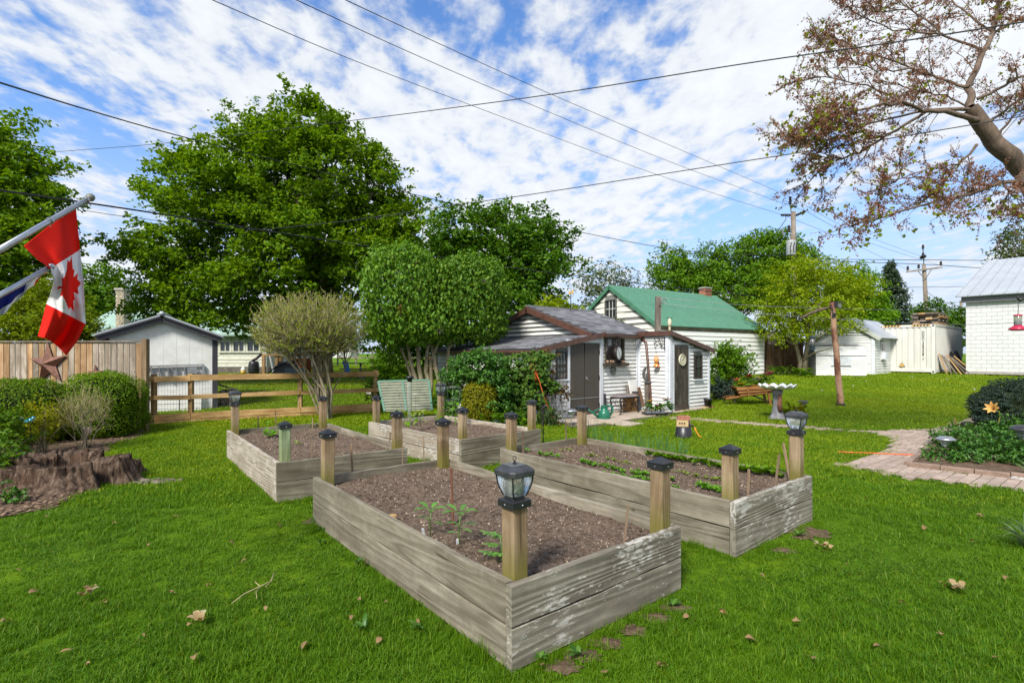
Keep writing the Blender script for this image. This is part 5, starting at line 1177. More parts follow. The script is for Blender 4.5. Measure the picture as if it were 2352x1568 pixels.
def bench():
 c = SB + V * .42 - U * .42; c.z = gz(c.x,c.y); root = thing('iron_bench','small black iron bench with scrolled legs and a grey cushion','bench',c); w,d,h = .74,.36,.42
 for sx in (-1,1):
  for sy in (-1,1):
   p = c + V * (sx * w * .46) - U * (sy * d * .42); o = V * sx; mb = MB(); mb.tube([p + UP * h,p + UP * h * .8 + o * .025,p + UP * h * .4 - o * .02,p + UP * h * .12 + o * .0,p + o * .05],[.02,.022,.018,.015,.02],7); part('leg',mb,m_iron,root,True)
 for sy in (-1,1):
  p = c - U * (sy * d * .42); mb = MB()
  for s in (-1,1):
   for x0 in (.14,.27):
    mb.tube([p + V * (s * (x0 - .05 * math.cos(t))) + UP * (h * .62 + .075 * math.sin(t)) for t in [k * .62 for k in range(9)]],.008,5)
   mb.tube([p + V * s * .34 + UP * h * .36,p + V * s * .2 + UP * h * .46,p + UP * h * .36],.008,5)
  part('scrollwork',mb,m_iron,root,kind='stuff'); mb = MB(); mb.beam(p - V * w * .47 + UP * h * .95,p + V * w * .47 + UP * h * .95,.02,.03); part('rail',mb,m_iron,root)
 mb = MB()
 for i in range(5): mb = MB(); q = c - U * (d * (i / 4 - .5) * .8); mb.beam(q - V * w * .5 + UP * h,q + V * w * .5 + UP * h,.06,.018); part('slat',mb,m_iron,root)
 mb = MB(); vs = []; nx,ny = 16,8
 for z in (0,1):
  for i in range(nx + 1):
   for j in range(ny + 1):
    a,b = i / nx * 2 - 1,j / ny * 2 - 1; e = (1 - abs(a) ** 6) * (1 - abs(b) ** 4); vs.append(c + V * a * w * .5 + U * b * d * .52 + UP * (h + .012 + (.055 * e * z) + .006 * mnoise.noise(Vector((a * 4,b * 4,z)))))
 k = (nx + 1) * (ny + 1); fs = []
 for i in range(nx):
  for j in range(ny):
   q = (i * (ny + 1) + j,(i + 1) * (ny + 1) + j,(i + 1) * (ny + 1) + j + 1,i * (ny + 1) + j + 1); fs.append(tuple(x + k for x in q)); fs.append(tuple(reversed(q)))
 mb.add(vs,fs); part('cushion',mb,plain('mauve_grey_cushion',(.19,.165,.165),(.13,.11,.115),.95,14,bmp=.4),root,True)
bench()
def crate():
 c = SB + V * .80 - U * .28; c.z = gz(c.x,c.y); root = thing('wooden_stool','tan wooden crate like stool standing right of the iron bench','stool',c); m = m_tanw
 mb = MB(); mb.box(c + UP * .44,(.34,.24,.03),AXV); part('top',mb,m,root)
 for s in (-1,1): mb = MB(); mb.box(c + V * s * .13 + UP * .215,(.03,.22,.42),AXV); part('side_panel',mb,m,root)
 mb = MB(); mb.box(c + UP * .16,(.22,.2,.02),AXV); part('shelf',mb,m,root); mb = MB(); mb.box(c - U * .06 + UP * .09 + V * .0,(.17,.15,.12),AXV); part('box',mb,m,root)
m_tanw = wood('tan_stool_timber',[(.17,.085,.03),(.36,.2,.08),(.46,.28,.13)],'x',.1,24)
crate()
def leaning(s,off,w,h,t,tilt,mat,label,side=0.,name='leaning_board'):
 c = SB + V * s - U * off; z = gz(c.x,c.y); c.z = z; upv = (UP + U * tilt + V * side).normalized(); X = (V - upv * V.dot(upv)).normalized(); mb = MB(); mb.box(c + upv * h / 2,(w,t,h),(X,upv.cross(X),upv)); return solo(name,mb,mat,label,'board',c,'boards leaning on the shed wall')
leaning(1.13,.26,.30,.78,.03,.22,m_whitey,'pale weathered board leaning by the shed inner corner, tallest of the stack')
leaning(1.10,.34,.27,.52,.02,.22,plain('slate_board',(.045,.047,.055),(.035,.036,.042),.5,5),'dark slate coloured board leaning in front of the pale board')
leaning(.96,.18,.16,.68,.02,.15,m_old,'narrow brown grey board behind the wooden stool'); leaning(1.33,.34,.10,.62,.03,.2,m_brownfence,'narrow dark brown board leaning right of the slate board',-.14)
leaning(.06,.10,.05,.5,.04,.05,m_dark,'dark upright offcut beside the middle corner post')
def moon():
 c = SB + V * 1.40 - U * .38; c.z = gz(c.x,c.y); mb = MB(); mb.beam(c - UP * .02,c + UP * .73,.10,.10,V); solo('timber_post',mb,m_old,'short weathered post under the crescent moon ornament','post',c)
 mb = MB(); mb.box(c + UP * .745,(.2,.16,.03),AXV);
 o = c + UP * .76 + V * .0; root = thing('moon_ornament','grey crescent moon sundial ornament standing on the short post','ornament',o); part('base',mb,m_galvd,root); q = o + UP * .20; mb = MB(); pts = []; n = -U
 for k in range(15): a = R(75 + k * 13.5); pts.append((a,.045 * math.sin(math.pi * k / 14) + .006))
 ring = [q + V * (math.cos(a) * .2) + UP * (math.sin(a) * .2) for a,w in pts] + [q + V * (math.cos(a) * (.2 - 2 * w)) + UP * (math.sin(a) * (.2 - 2 * w)) for a,w in reversed(pts)]
 k = len(pts); vs = [p + n * .015 for p in ring] + [p - n * .015 for p in ring]; m_ = len(ring); fs = []
 for i in range(k - 1): fs += [(i,i + 1,m_ - 2 - i,m_ - 1 - i),(m_ + i + 1,m_ + i,2 * m_ - 1 - i,2 * m_ - 2 - i)]
 fs += [(i,m_ + i,m_ + (i + 1) % m_,(i + 1) % m_) for i in range(m_)]; mb.add(vs,fs); part('crescent',mb,m_galvd,root)
 mb = MB(); ax = ((V * .8 + UP * .6).normalized(),n * -1,UP); cc = q + V * .06 - UP * .06; mb.lathe([(.12,-.012),(.125,.0),(.12,.012)],cc,22,((V * .75 + UP * .45).normalized(),(UP * .75 - V * .45).normalized(),(n - V * .35).normalized())); part('dial_plate',mb,m_galvd,root)
m_galvd = plain('weathered_zinc',(.20,.20,.195),(.10,.10,.10),.55,26,metal=.5,bmp=.3)
moon()
def bracket():
 c = SD - V * .03; c.z = 1.84; root = thing('wall_bracket','black leafy wrought iron bracket on the annex corner','bracket',c); X = -V * .25 + U * .95; X.normalize(); c = SD - V * .05 + U * .10; c.z = 1.84
 mb = MB(); mb.beam(c - UP * .17,c + UP * .16,.02,.012,V); part('back_plate',mb,m_iron,root)
 for pts in ([(0,-.1),(.1,-.03),(.2,.06),(.26,.10)],[(.1,-.03),(.12,.08),(.17,.14)],[(.0,.05),(.07,.03),(.1,-.03)],[(.2,.06),(.27,.0),(.25,-.1),(.22,-.12)]):
  mb = MB(); mb.tube([c + X * a + UP * b for a,b in pts],.008,5); part('branch',mb,m_iron,root)
 for a,b in ((.26,.12),(.17,.15),(.12,.1),(.22,.04),(.05,.08),(.08,-.07),(.27,.02)): mb = MB(); leafblade(mb,c + X * a + UP * (b - .02),c + X * (a + .03) + UP * (b + .03),.018,V,.1,3); part('iron_leaf',mb,m_iron,root)
 p = c + X * .22 - UP * .12; root = thing('glass_lantern_ornament','amber glass lantern ornament hanging from the leafy bracket','hanging ornament',p); am = plain('amber_glass',(.70,.24,.03),(.55,.16,.02),.12,8,spec=.8); b = p - UP * .36
 mb = MB(); mb.tube([p,b + UP * .17],.002,4); part('wire',mb,m_galv,root)
 mb = MB(); mb.lathe([(.02,.16),(.05,.14),(.068,.08),(.07,.03),(.05,-.01),(.03,-.02)],b,16); part('globe',mb,plain('pale_amber_glass',(.62,.32,.13),(.5,.24,.08),.1,8,spec=.8),root,True)
 mb = MB(); mb.lathe([(.03,-.02),(.045,-.06),(.09,-.10),(.085,-.115),(.02,-.12)],b,14); part('skirt',mb,am,root,True)
 mb = MB(); mb.lathe([(.03,.15),(.02,.18),(.004,.19)],b,10); part('cap',mb,am,root,True)
bracket()
def watering_can():
 p = G(1388,962); k = p.y / F; root = thing('watering_can','dark green plastic watering can with a long spout by the brown doors','watering can',p); m = plain('green_plastic',(.012,.14,.085),(.01,.11,.065),.35,5,spec=.5)
 mb = MB(); mb.lathe([(14 * k,0),(14.5 * k,2 * k),(13.5 * k,14 * k),(11 * k,19 * k),(8 * k,21 * k),(7.5 * k,30 * k),(8.5 * k,31 * k),(7.6 * k,31.2 * k),(6 * k,24 * k),(2 * k,23 * k)],p,20); part('body',mb,m,root,True)
 X = (V * .1 + Vector((1,0,0))).normalized(); mb = MB(); mb.tube([p + X * 8 * k + UP * 30 * k,p + X * 14 * k + UP * 31 * k,p + X * 19 * k + UP * 26 * k,p + X * 19.5 * k + UP * 16 * k,p + X * 14 * k + UP * 9 * k],2.2 * k,8); part('handle',mb,m,root,True)
 mb = MB(); mb.tube([p - X * 12 * k + UP * 4 * k,p - X * 30 * k + UP * 17 * k,p - X * 46 * k + UP * 29 * k],[3.4 * k,2.2 * k,1.3 * k],8); part('spout',mb,m,root,True)
 mb = MB(); mb.tube([p - X * 8 * k + UP * 26 * k,p - X * 27 * k + UP * 16 * k],1.4 * k,6); part('spout_brace',mb,m,root,True)
watering_can()
def flower(mb,c,r,n=6,mi=0,up=UP):
 for i in range(n):
  a = 2 * math.pi * i / n + rnd.uniform(-.2,.2); d = Vector((math.cos(a),math.sin(a),.25)); leafblade(mb,c,c + d * r,r * .45,UP,.1,2,mi)
FC_ = {n: leaf('petal_' + n,[c,dim(c,.8)],.2,.5,.2,tint=(1,1,1)) for n,c in dict(red=(.55,.012,.018),yellow=(.75,.48,.015),magenta=(.45,.05,.22),violet=(.10,.06,.32),pink=(.68,.20,.26),white=(.66,.64,.66),coral=(.70,.20,.14),lavender=(.42,.36,.52)).items()}
m_silverleaf = leaf('silver_leaf',[(.34,.38,.35),(.42,.45,.42)],.15,.7)
def flower_tray():
 rt = thing('plant_tray','black nursery tray of bedding flowers on the patio edge','plant tray',G(1503,950)); p = G(1503,953); k = p.y / F; X = Vector((1,.1,0)).normalized(); Y = UP.cross(X); mb = MB()
 ring = lambda a,b,z: [p + X * s * a + Y * t * b + UP * z for s,t in ((-1,-1),(1,-1),(1,1),(-1,1))]
 r = [ring(24 * k,13 * k,0),ring(26 * k,15 * k,6 * k),ring(24.5 * k,13.5 * k,6 * k),ring(23 * k,12 * k,2 * k)]; vs = sum(r,[]); mb.add(vs,[(3,2,1,0),(12,13,14,15)] + [(i * 4 + j,i * 4 + (j + 1) % 4,(i + 1) * 4 + (j + 1) % 4,(i + 1) * 4 + j) for i in range(3) for j in range(4)]); part('tray',mb,m_blackp,rt)
 for i in range(4): mb = MB(); mb.box(p + X * ((i - 1.5) * 11 * k) - Y * 4 * k + UP * 6 * k,(10 * k,9 * k,9 * k),(X,Y,UP)); part('cell_pack',mb,m_greypot,rt)
 def plant(x,y,h,w,lm,n,fl,lab,grp='bedding flowers in and beside the tray',fr=.03,nm='bedding_plant'):
  b = p + X * x * k + Y * y * k + UP * 9 * k; root = thing(nm,lab,'flowering plant',b,grp); e = (b.x,b.y,b.z + h * k * .5,w * k,w * k,h * k * .5); pp,d = clumps([e],n,.9); pos,nn,_,_ = spray(pp,d,8,.05,.02,.4); leafpart('foliage',root,pos,nn,.05,lm)
  for f,cnt,z in fl:
   for _ in range(cnt): mb = MB(); a = rnd.uniform(0,6.28); q = b + Vector((math.cos(a),math.sin(a),0)) * w * k * rnd.uniform(0,.8) + UP * (h * k * rnd.uniform(z,z + .15)); flower(mb,q,fr * rnd.uniform(.8,1.2),7); flower(mb,q + UP * .012,fr * .7,6); part('bloom',mb,FC_[f],root)
 plant(-10,-2,22,10,L_vib,26,[('yellow',3,1.)],'yellow flowered plant standing in the tray',fr=.05); plant(-18,2,12,8,m_silverleaf,22,[],'silver leaved plant at the left of the tray'); plant(4,-3,15,8,L_mid,22,[('magenta',4,.8)],'magenta flowered plant in the middle of the tray'); plant(13,4,18,8,L_mid,20,[('violet',4,.9)],'violet flowered plant behind the magenta one')
 plant(22,0,12,8,m_silverleaf,22,[],'silver leaved plant at the right of the tray'); plant(32,5,30,12,L_vib,30,[('red',9,.75)],'red geranium with tall bloom heads right of the tray',fr=.045); plant(42,8,14,7,L_vib,16,[('red',3,.9)],'small red flowered plant nearest the annex door',fr=.045)
m_greypot = plain('grey_plastic_pack',(.16,.17,.19),rough=.5)
flower_tray()
def pot_on_bricks():
 p = SE - V * .42 - U * .22; p.z = gz(p.x,p.y); a,b = p - V * .11,p + V * .11
 for q,lab,mt in ((a,'tan brick lying left under the black pot by the annex',m_tanblock),(b,'reddish brick lying right under the black pot by the annex',m_redbrick)): mb = MB(); mb.box(q + UP * .03,(.20,.10,.06),AXV); solo('loose_brick',mb,mt,lab,'brick',q,'bricks under the pot')
 root = thing('plant_pot','black plastic plant pot standing on two bricks at the annex corner','plant pot',p + UP * .06); c = p + UP * .06; mb = MB(); mb.lathe([(.085,0),(.105,.17),(.115,.17),(.115,.205),(.105,.205),(.095,.16),(.02,.15)],c,20); part('pot',mb,m_blackp,root,True)
pot_on_bricks()
# post with pulley, vent pipe, weathervane
a = onG(1508,16.2); b = P(1512,681,16.2); mb = MB(); mb.beam(a,b,.16,.14,Vector((0,1,0))); solo('leaning_post',mb,m_old,'stout weathered grey post rising behind the shed roof','post',a)
def pulley(c,lab):
 root = thing('line_pulley',lab,'pulley',c,'clothesline pulleys'); mb = MB(); mb.tube([c + Vector((math.cos(g) * .085,0,math.sin(g) * .085)) for g in [2 * math.pi * i / 20 for i in range(21)]],.012,6,cap=False); part('rim',mb,m_galv,root,True)
 for i in range(3): a = i * 2.1; mb = MB(); mb.beam(c,c + Vector((math.cos(a) * .08,0,math.sin(a) * .08)),.012,.012); part('spoke',mb,m_galv,root)
 mb = MB(); mb.beam(c - Vector((.16,0,0)),c,.02,.02); part('hook',mb,m_galv,root)
pulley(P(1524,691,16.0),'round metal clothesline pulley on the stout grey post')
def vent():
 c = P(1538,770,14.6); k = 14.6 / F; root = thing('vent_pipe','cream plastic vent pipe with small black birds on its top rising from the annex roof','vent pipe',c); m = plain('cream_plastic',(.52,.46,.32),(.45,.40,.27),.5,6); mb = MB(); mb.tube([c,c + UP * 30 * k],2.6 * k,10); part('pipe',mb,m,root,True); mb = MB(); mb.lathe([(2.8 * k,20 * k),(4.4 * k,22 * k),(4.4 * k,33 * k),(3.2 * k,34 * k),(3.2 * k,38 * k),(1 * k,39 * k)],c,12); part('cap',mb,m,root,True); mb = MB(); mb.lathe([(5 * k,-1 * k),(3 * k,4 * k)],c,10); part('flashing',mb,m,root)
 for s in (-1,1): mb = MB(); q = c + UP * 40 * k + Vector((s * 4 * k,0,0)); mb.ball(q,(2 * k,1.2 * k,1.2 * k),8,5); mb.beam(q,q + Vector((s * 4 * k,0,2 * k)),k,k * .6); part('bird_figure',mb,m_iron,root)
vent()
def vane():
 c = SB + V * .7 + U * 2.4; c.z = 2.86; y = c.y; px = CX + c.x / y * F; k = y / F; b = P(1311,716,y); root = thing('weathervane','weathervane with a yellow dog figure on the shed ridge','weathervane',b); t = P(1311,672,y); mb = MB(); mb.tube([b,t],.012,6); part('rod',mb,m_iron,root)
 for a in (0,math.pi / 2): d = Vector((math.cos(a),math.sin(a),0)) * 9 * k; mb = MB(); mb.beam(P(1311,698,y) - d,P(1311,698,y) + d,.01,.01); part('compass_arm',mb,m_iron,root)
 mb = MB(); mb.beam(P(1298,683,y),P(1318,679,y),.012,.012); mb.box(P(1298,684,y),(6 * k,.01,7 * k)); part('arrow',mb,m_iron,root)
 o = P(1312,676,y); dog = [(-5,0),(-6,5),(-5.5,8),(-4,6),(1.5,6.5),(3,9.5),(6,9),(6.5,7.5),(4.5,6.5),(4,3),(4.5,0),(3,0),(2.5,2.5),(-2.5,2.5),(-3.4,0)]; mb = MB(); mb.prism([o + Vector((x * k,0,z * k)) for x,z in reversed(dog)],Vector((0,.02,0))); part('dog_figure',mb,plain('yellow_paint',(.62,.33,.02),rough=.5),root)
vane()
# ---------------------------------------------------------------- shrubs and vines along the shed
def shrubs():
 b = tuple(onG(1090,11.3)); root = thing('shed_shrub','dense glossy green shrub under the low shed eave left of the vines','shrub',b); E = [ell(1085,880,72,70,11.2,0,50),ell(1110,845,55,40,11.0),ell(1050,920,40,60,11.2),ell(1130,900,45,60,11.0)]; p,d = clumps(E,620,.35); pos,nn,_,_ = spray(p,d,24,.16,.06,.3); ok = pos[:,2] > b[2]; leafpart('foliage',root,pos[ok],nn[ok],.062 * (.6 + .8 * nr.random(int(ok.sum()))),L_vib)
 mb = MB(); [mb.tube([Vector(b),Vector(b).lerp(Vector(p[i * 7]),.5) + UP * .1,Vector(p[i * 7])],[.02,.014,.006],5,cap=False) for i in range(24)]; part('stems',mb,m_bark,root)
 hedge('golden_bush','rounded clipped golden green bush in front of the shed shrubs','bush',tuple(onG(1100,10.8)),ell(1101,925,38,53,10.8,0,38),L_gold,9500,.034,2.4,core=.92,barkm=m_bark)
 # creeper over the lean-to wall
 b = onG(1225,11.5); root = thing('creeper_vine','leafy creeper covering the shed corner from the ground to the eave','vine',b); E = [ell(1185,880,42,70,11.5,0,26),ell(1225,850,34,45,11.5,0,22),ell(1205,930,50,40,11.4,0,24),ell(1160,920,40,55,11.4,0,24),ell(1250,880,30,20,11.6,0,16),ell(1235,818,30,14,11.55,0,14)]; p,d = clumps(E,430,.6); pos,nn,_,_ = spray(p,d,18,.15,.05,.0,.3); nn += np.array([0,-.9,0]); ok = pos[:,2] > b.z; leafpart('foliage',root,pos[ok],nn[ok],.075 * (.6 + .8 * nr.random(int(ok.sum()))),L_ivy,asp=.8)
 mb = MB(); rg = random.Random(8)
 for i in range(40):
  x = rg.uniform(1150,1275); q = P(x,965,11.65 + (x - 1150) / 500); pts = [q];
  for j in range(6): q = q + Vector((rg.gauss(0,.05),rg.gauss(0,.02),.26)); pts.append(q)
  mb.tube(pts[:rg.randrange(3,7)],.006,4,cap=False)
 part('stems',mb,m_bark,root)
 b = onG(1262,11.75); root = thing('bronze_vine','thin bronze leaved vine on the white wall beside the shed window','vine',b); E = [ell(1260,815,22,16,11.7,0,12),ell(1275,892,40,16,11.75,0,14),ell(1248,905,22,60,11.7,0,12),ell(1290,905,20,12,11.8,0,10),ell(1240,960,26,22,11.6,0,12),ell(1265,850,14,14,11.7)]; p,d = clumps(E,95,.9); pos,nn,_,_ = spray(p,d,10,.12,.035,.0,.3); nn += np.array([0,-.8,0]); ok = pos[:,2] > b.z; leafpart('foliage',root,pos[ok],nn[ok],.055 * (.6 + .8 * nr.random(int(ok.sum()))),L_redvine,asp=.8); mb = MB()
 for i in range(26):
  x = rg.uniform(1235,1290); q = P(x,968,11.85); pts = [q]
  for j in range(7): q = q + Vector((rg.gauss(0,.06),rg.gauss(0,.015),.16)); pts.append(q)
  mb.tube(pts,.004,4,cap=False)
 part('stems',mb,m_bark,root)
 # wire trellis on the wall
 X0 = SK + V * .16 - U * .05; mb = MB(); rt = thing('wire_trellis','dark wire trellis grid on the white wall left of the shed window','trellis',X0)
 for i in range(5): mb.beam(X0 + V * i * .09 + UP * .7,X0 + V * i * .09 + UP * 1.55,.006,.006,V)
 for j in range(9): mb.beam(X0 + UP * (.75 + j * .1),X0 + V * .36 + UP * (.75 + j * .1),.006,.006)
 part('grid',mb,m_iron,rt)
 # orange cord
 y = 11.35; mb = MB(); pts = [(1232,858),(1238,872),(1246,900),(1256,930),(1268,955),(1288,976),(1312,990),(1330,998)]; mb.tube([P(x,z,y - .012 * i * i * .3) for i,(x,z) in enumerate(pts)],.010,6)
 for dx,a in ((-4,0),(0,1),(4,2)): mb.tube([P(1226 + dx,822 + a,y),P(1230 + dx,840,y - .02),P(1233 + dx * .5,860,y - .01),P(1227 + dx,868 + a * 5,y),P(1222 + dx,850,y),P(1226 + dx,822 + a,y)],.008,6)
 solo('extension_cord',mb,m_orange,'orange extension cord looped over the creeper and trailing to the seedling bed','extension cord',P(1238,870,y),smooth=True)
 loose('ornamental_grass','pale striped grassy clump at the foot of the shed wall',1263,11.3,ell(1263,962,22,30,11.2,0,20),30,L_lily,60,8,.2,.02,.10,'plant',asp=.10)
 loose('edge_plant','low strappy green plants between the golden bush and the far bed',1160,10.3,[ell(1150,962,40,14,10.3,0,16),ell(1195,968,40,14,10.2,0,16)],10,L_bright,70,9,.16,.03,.09,'plant',asp=.22)
 mb = MB(); p = onG(1278,11.5)
 for i,(dx,dz,r) in enumerate(((0,.06,.10),(.12,.05,.08),(-.08,.05,.07),(.05,.16,.06))):
  mb = MB(); mb.ball(p + Vector((dx,-.02 * i,dz)),(r,r * .8,r * .7),9,6,jit=.14); solo('garden_stone',mb,m_stone,['largest pale stone below the shed window','pale stone right of the largest one below the window','pale stone left of the largest one below the window','small stone resting on the pale stones below the window'][i],'stone',p + Vector((dx,0,dz)),'stones below the shed window')
m_stone = plain('pale_field_stone',(.40,.37,.34),(.24,.22,.20),.85,12,bmp=.3)
shrubs()
def pathlight(px,py,hpx,label,head,y=None,dark=False):
 p = G(px,py) if y is None else onG(px,y); k = p.y / F; root = thing('solar_path_light',label,'path light',p,'small solar path lights'); H = hpx * k; mt = m_iron if dark else m_alu; mb = MB(); mb.tube([p - UP * .05,p + UP * H * .6],.009 if not dark else .012,7); part('stake',mb,mt,root)
 if head == 'globe':
  mb = MB(); mb.ball(p + UP * H * .85,H * .19,14,9); part('globe',mb,plain('crackle_glass',(.45,.47,.46),(.25,.27,.26),.1,40,spec=.9) if 'crackle_glass' not in bpy.data.materials else bpy.data.materials['crackle_glass'],root,True); mb = MB(); mb.lathe([(H * .07,H * .6),(H * .1,H * .68)],p,10); part('collar',mb,mt,root)
 else:
  r = H * .36 if dark else H * .40; mb = MB(); mb.lathe([(r * .34,H * .55),(r * .62,H * .84)],p,12); part('lens',mb,plain('ribbed_lens',(.5,.52,.50),(.3,.32,.3),.2,30,(1,1,.1),spec=.7) if 'ribbed_lens' not in bpy.data.materials else bpy.data.materials['ribbed_lens'],root)
  if dark:
   for j in range(3): mb = MB(); mb.lathe([(r * .7,H * (.6 + .09 * j)),(r * .7,H * (.615 + .09 * j))],p,14,cap=False); part('cage_ring',mb,m_iron,root)
  mb = MB(); mb.lathe([(r * .7,H * .84),(r,H * .86),(r * .98,H * .9),(r * .6,H * .99),(r * .05,H)],p,18); part('hat',mb,m_lid if dark else m_alu,root,True)
 return root
pathlight(1140,968,26,'small silver path light with a flat top right of the golden bush','hat',10.4); pathlight(1164,972,30,'crackle glass globe path light beside the golden bush','globe',10.3); pathlight(1312,986,38,'path light with a mauve top beside the brown doors and far post','hat',11.2)
pathlight(1845,951,32,'dark solar path light beside the bird bath','hat',dark=True); pathlight(2172,1052,50,'silver solar path light at the left edge of the periwinkle','hat'); pathlight(2356,1062,82,'dark solar path light at the right edge above the periwinkle','hat',7.6,True)
# hook lantern behind the far bed's right post
def hook_lantern():
 c = P(1226,948,8.5); root = thing('hanging_lantern','black lantern hanging behind the right post of the far bed','lantern',c); mb = MB(); mb.lathe([(.02,.06),(.075,.02),(.08,.0),(.02,-.005)],c,12); part('roof',mb,m_blackp,root); mb = MB(); mb.lathe([(.045,0),(.05,-.12),(.03,-.13)],c,8); part('body',mb,m_lglass,root); mb = MB(); mb.lathe([(.055,-.12),(.055,-.15)],c,8); part('base',mb,m_blackp,root)
 mb = MB(); p = onG(1249,8.4); mb.tube([p,P(1248,930,8.4)],.008,6); part('stake',mb,m_iron,root)
hook_lantern()
# green framed corrugated panel leaning by the fence, clear tube light
def panel():
 y = 11.9; a,b,c,d = P(869,876,y + .35),P(985,873,y + .35),P(992,942,y),P(884,945,y); root = thing('corrugated_panel','translucent corrugated panel in a green timber frame leaning by the lilac','panel',(d + c) / 2); gm = plain('green_frame_paint',(.03,.16,.10),(.02,.11,.07),.6,10)
 for p,q in ((a,b),(b,c),(d,a)): mb = MB(); mb.beam(p,q,.05,.04,Vector((0,-1,.3))); part('frame',mb,gm,root)
 mb = MB(); mb.beam(a.lerp(b,.48),d.lerp(c,.46),.045,.05,Vector((0,-1,.3))); part('frame',mb,gm,root)
 mb = MB(); n,m_ = 66,2; nn = Vector((0,-1,.4)).normalized()
 for i in range(n + 1):
  f = i / n; p,q = a.lerp(d,f),b.lerp(c,f); w = .018 * math.sin(f * 2 * math.pi * 11); mb.v += [tuple(p + nn * (w + .01)),tuple(q + nn * (w + .01))]
 mb.f = [(i * 2,i * 2 + 1,i * 2 + 3,i * 2 + 2) for i in range(n)]; mb.m = [0] * n; part('sheet',mb,plain('fibreglass_sheet',(.20,.21,.15),(.13,.145,.10),.4,7),root,True)
 p = onG(941,11.3); k = p.y / F; root = thing('tube_light','solar garden torch with a clear tube and black cap before the corrugated panel','garden light',p); t = P(941,870,p.y); mb = MB(); mb.tube([p + UP * .1,t],.045,12,cap=False); part('tube',mb,glassm('clear_tube',(.9,.95,.92),.05,.9),root,True); mb = MB(); mb.tube([p - UP * .05,p + UP * .3],.012,6); part('stake',mb,m_alu,root)
 mb = MB(); mb.lathe([(.05,-.06),(.055,0),(.09,.01),(.09,.05),(.07,.06),(.01,.062)],t,16); part('cap',mb,m_blackp,root,True)
panel()
# ---------------------------------------------------------------- clothes pole, wheelbarrow, bird bath and the lawn's other things
def clothes_pole():
 a = onG(1931,14.7); t = P(1911,694,14.7); root = thing('clothes_pole','leaning peeled log clothes pole with reddish bark, standing alone on the lawn','pole',a); m = plain('peeled_log',(.15,.058,.034),(.40,.24,.15),.8,5,(1,1,.35),.5,.01,lo=.42,hi=.56); mb = MB(); n = 14
 pts = [a.lerp(t,i / n) + Vector((.008 * math.sin(i * 1.1),0,0)) for i in range(n + 1)]; pts[0] = a - UP * .1; mb.tube(pts,[.088 - .02 * i / n + .003 * math.sin(i * 2.3) for i in range(n + 1)],10); part('log',mb,m,root,True)
 mb = MB(); mb.lathe([(.115,0),(.118,.06),(.11,.07)],a,12); part('foot_band',mb,m_blackp,root)
 mb = MB(); q = t + Vector((.11,-.02,-.04)); mb.box(t + Vector((.14,0,.0)),(.30,.10,.035)); mb.box(t + Vector((.06,-.03,-.07)),(.09,.10,.13)); part('pulley_housing',mb,m_blackp,root)
 mb = MB(); mb.lathe([(.05,-.02),(.06,0),(.05,.02)],t + Vector((.20,-.02,-.10)),14,(Vector((1,0,0)),UP,Vector((0,-1,0)))); part('wheel',mb,m_galv,root)
 mb = MB(); mb.beam(t + Vector((.0,-.08,-.42)),t + Vector((.01,-.09,-.31)),.08,.04,Vector((0,-1,0))); mb.tube([t + Vector((-.10,-.06,-.05)),t + Vector((-.05,-.09,-.15)),t + Vector((-.02,-.1,-.4))],.012,5); part('strap',mb,m_blackp,root)
 mb = MB(); mb.tube([t + Vector((-.05,0,-.14)),t + Vector((-.35,0,-.22)),t + Vector((-.62,.0,-.32)),t + Vector((-.9,0,-.46))],[.03,.045,.04,.03],7); mb.tube([t + Vector((-.42,0,-.24)),t + Vector((-.36,0,-.08)),t + Vector((-.26,0,.04))],[.02,.015,.012],6); part('branch_arm',mb,m_redbark,root,True)
 c = P(1866,746,14.7); root = thing('bird_feeder','dark tube bird feeder hanging left of the leaning log pole','bird feeder',c); k = 14.7 / F
 mb = MB(); mb.tube([t + Vector((-.78,0,-.40)),P(1866,772,14.7)],.006,5); part('hanger',mb,m_iron,root)
 bl = plain('blue_black_metal',(.02,.04,.055),rough=.4); mb = MB(); mb.lathe([(1 * k,32 * k),(6 * k,30 * k),(6.5 * k,26 * k),(5 * k,26 * k)],P(1866,803,14.7),14); part('lid',mb,bl,root)
 mb = MB(); mb.lathe([(5 * k,8 * k),(5 * k,26 * k)],P(1866,803,14.7),14); part('tube',mb,plain('seed_tube',(.16,.20,.22),(.24,.15,.09),.15,5,spec=.8),root,True)
 mb = MB(); mb.lathe([(6.5 * k,0),(6.5 * k,2 * k),(4.6 * k,3 * k),(5 * k,8 * k)],P(1866,803,14.7),14); part('base',mb,bl,root)
 for i in range(5): a_ = i * 1.26; mb = MB(); mb.beam(P(1866,803,14.7) + Vector((math.cos(a_) * 5.6 * k,math.sin(a_) * 5.6 * k,2 * k)),P(1866,776,14.7) + Vector((math.cos(a_) * 5.6 * k,math.sin(a_) * 5.6 * k,0)),.006,.006); part('cage_bar',mb,bl,root)
clothes_pole()
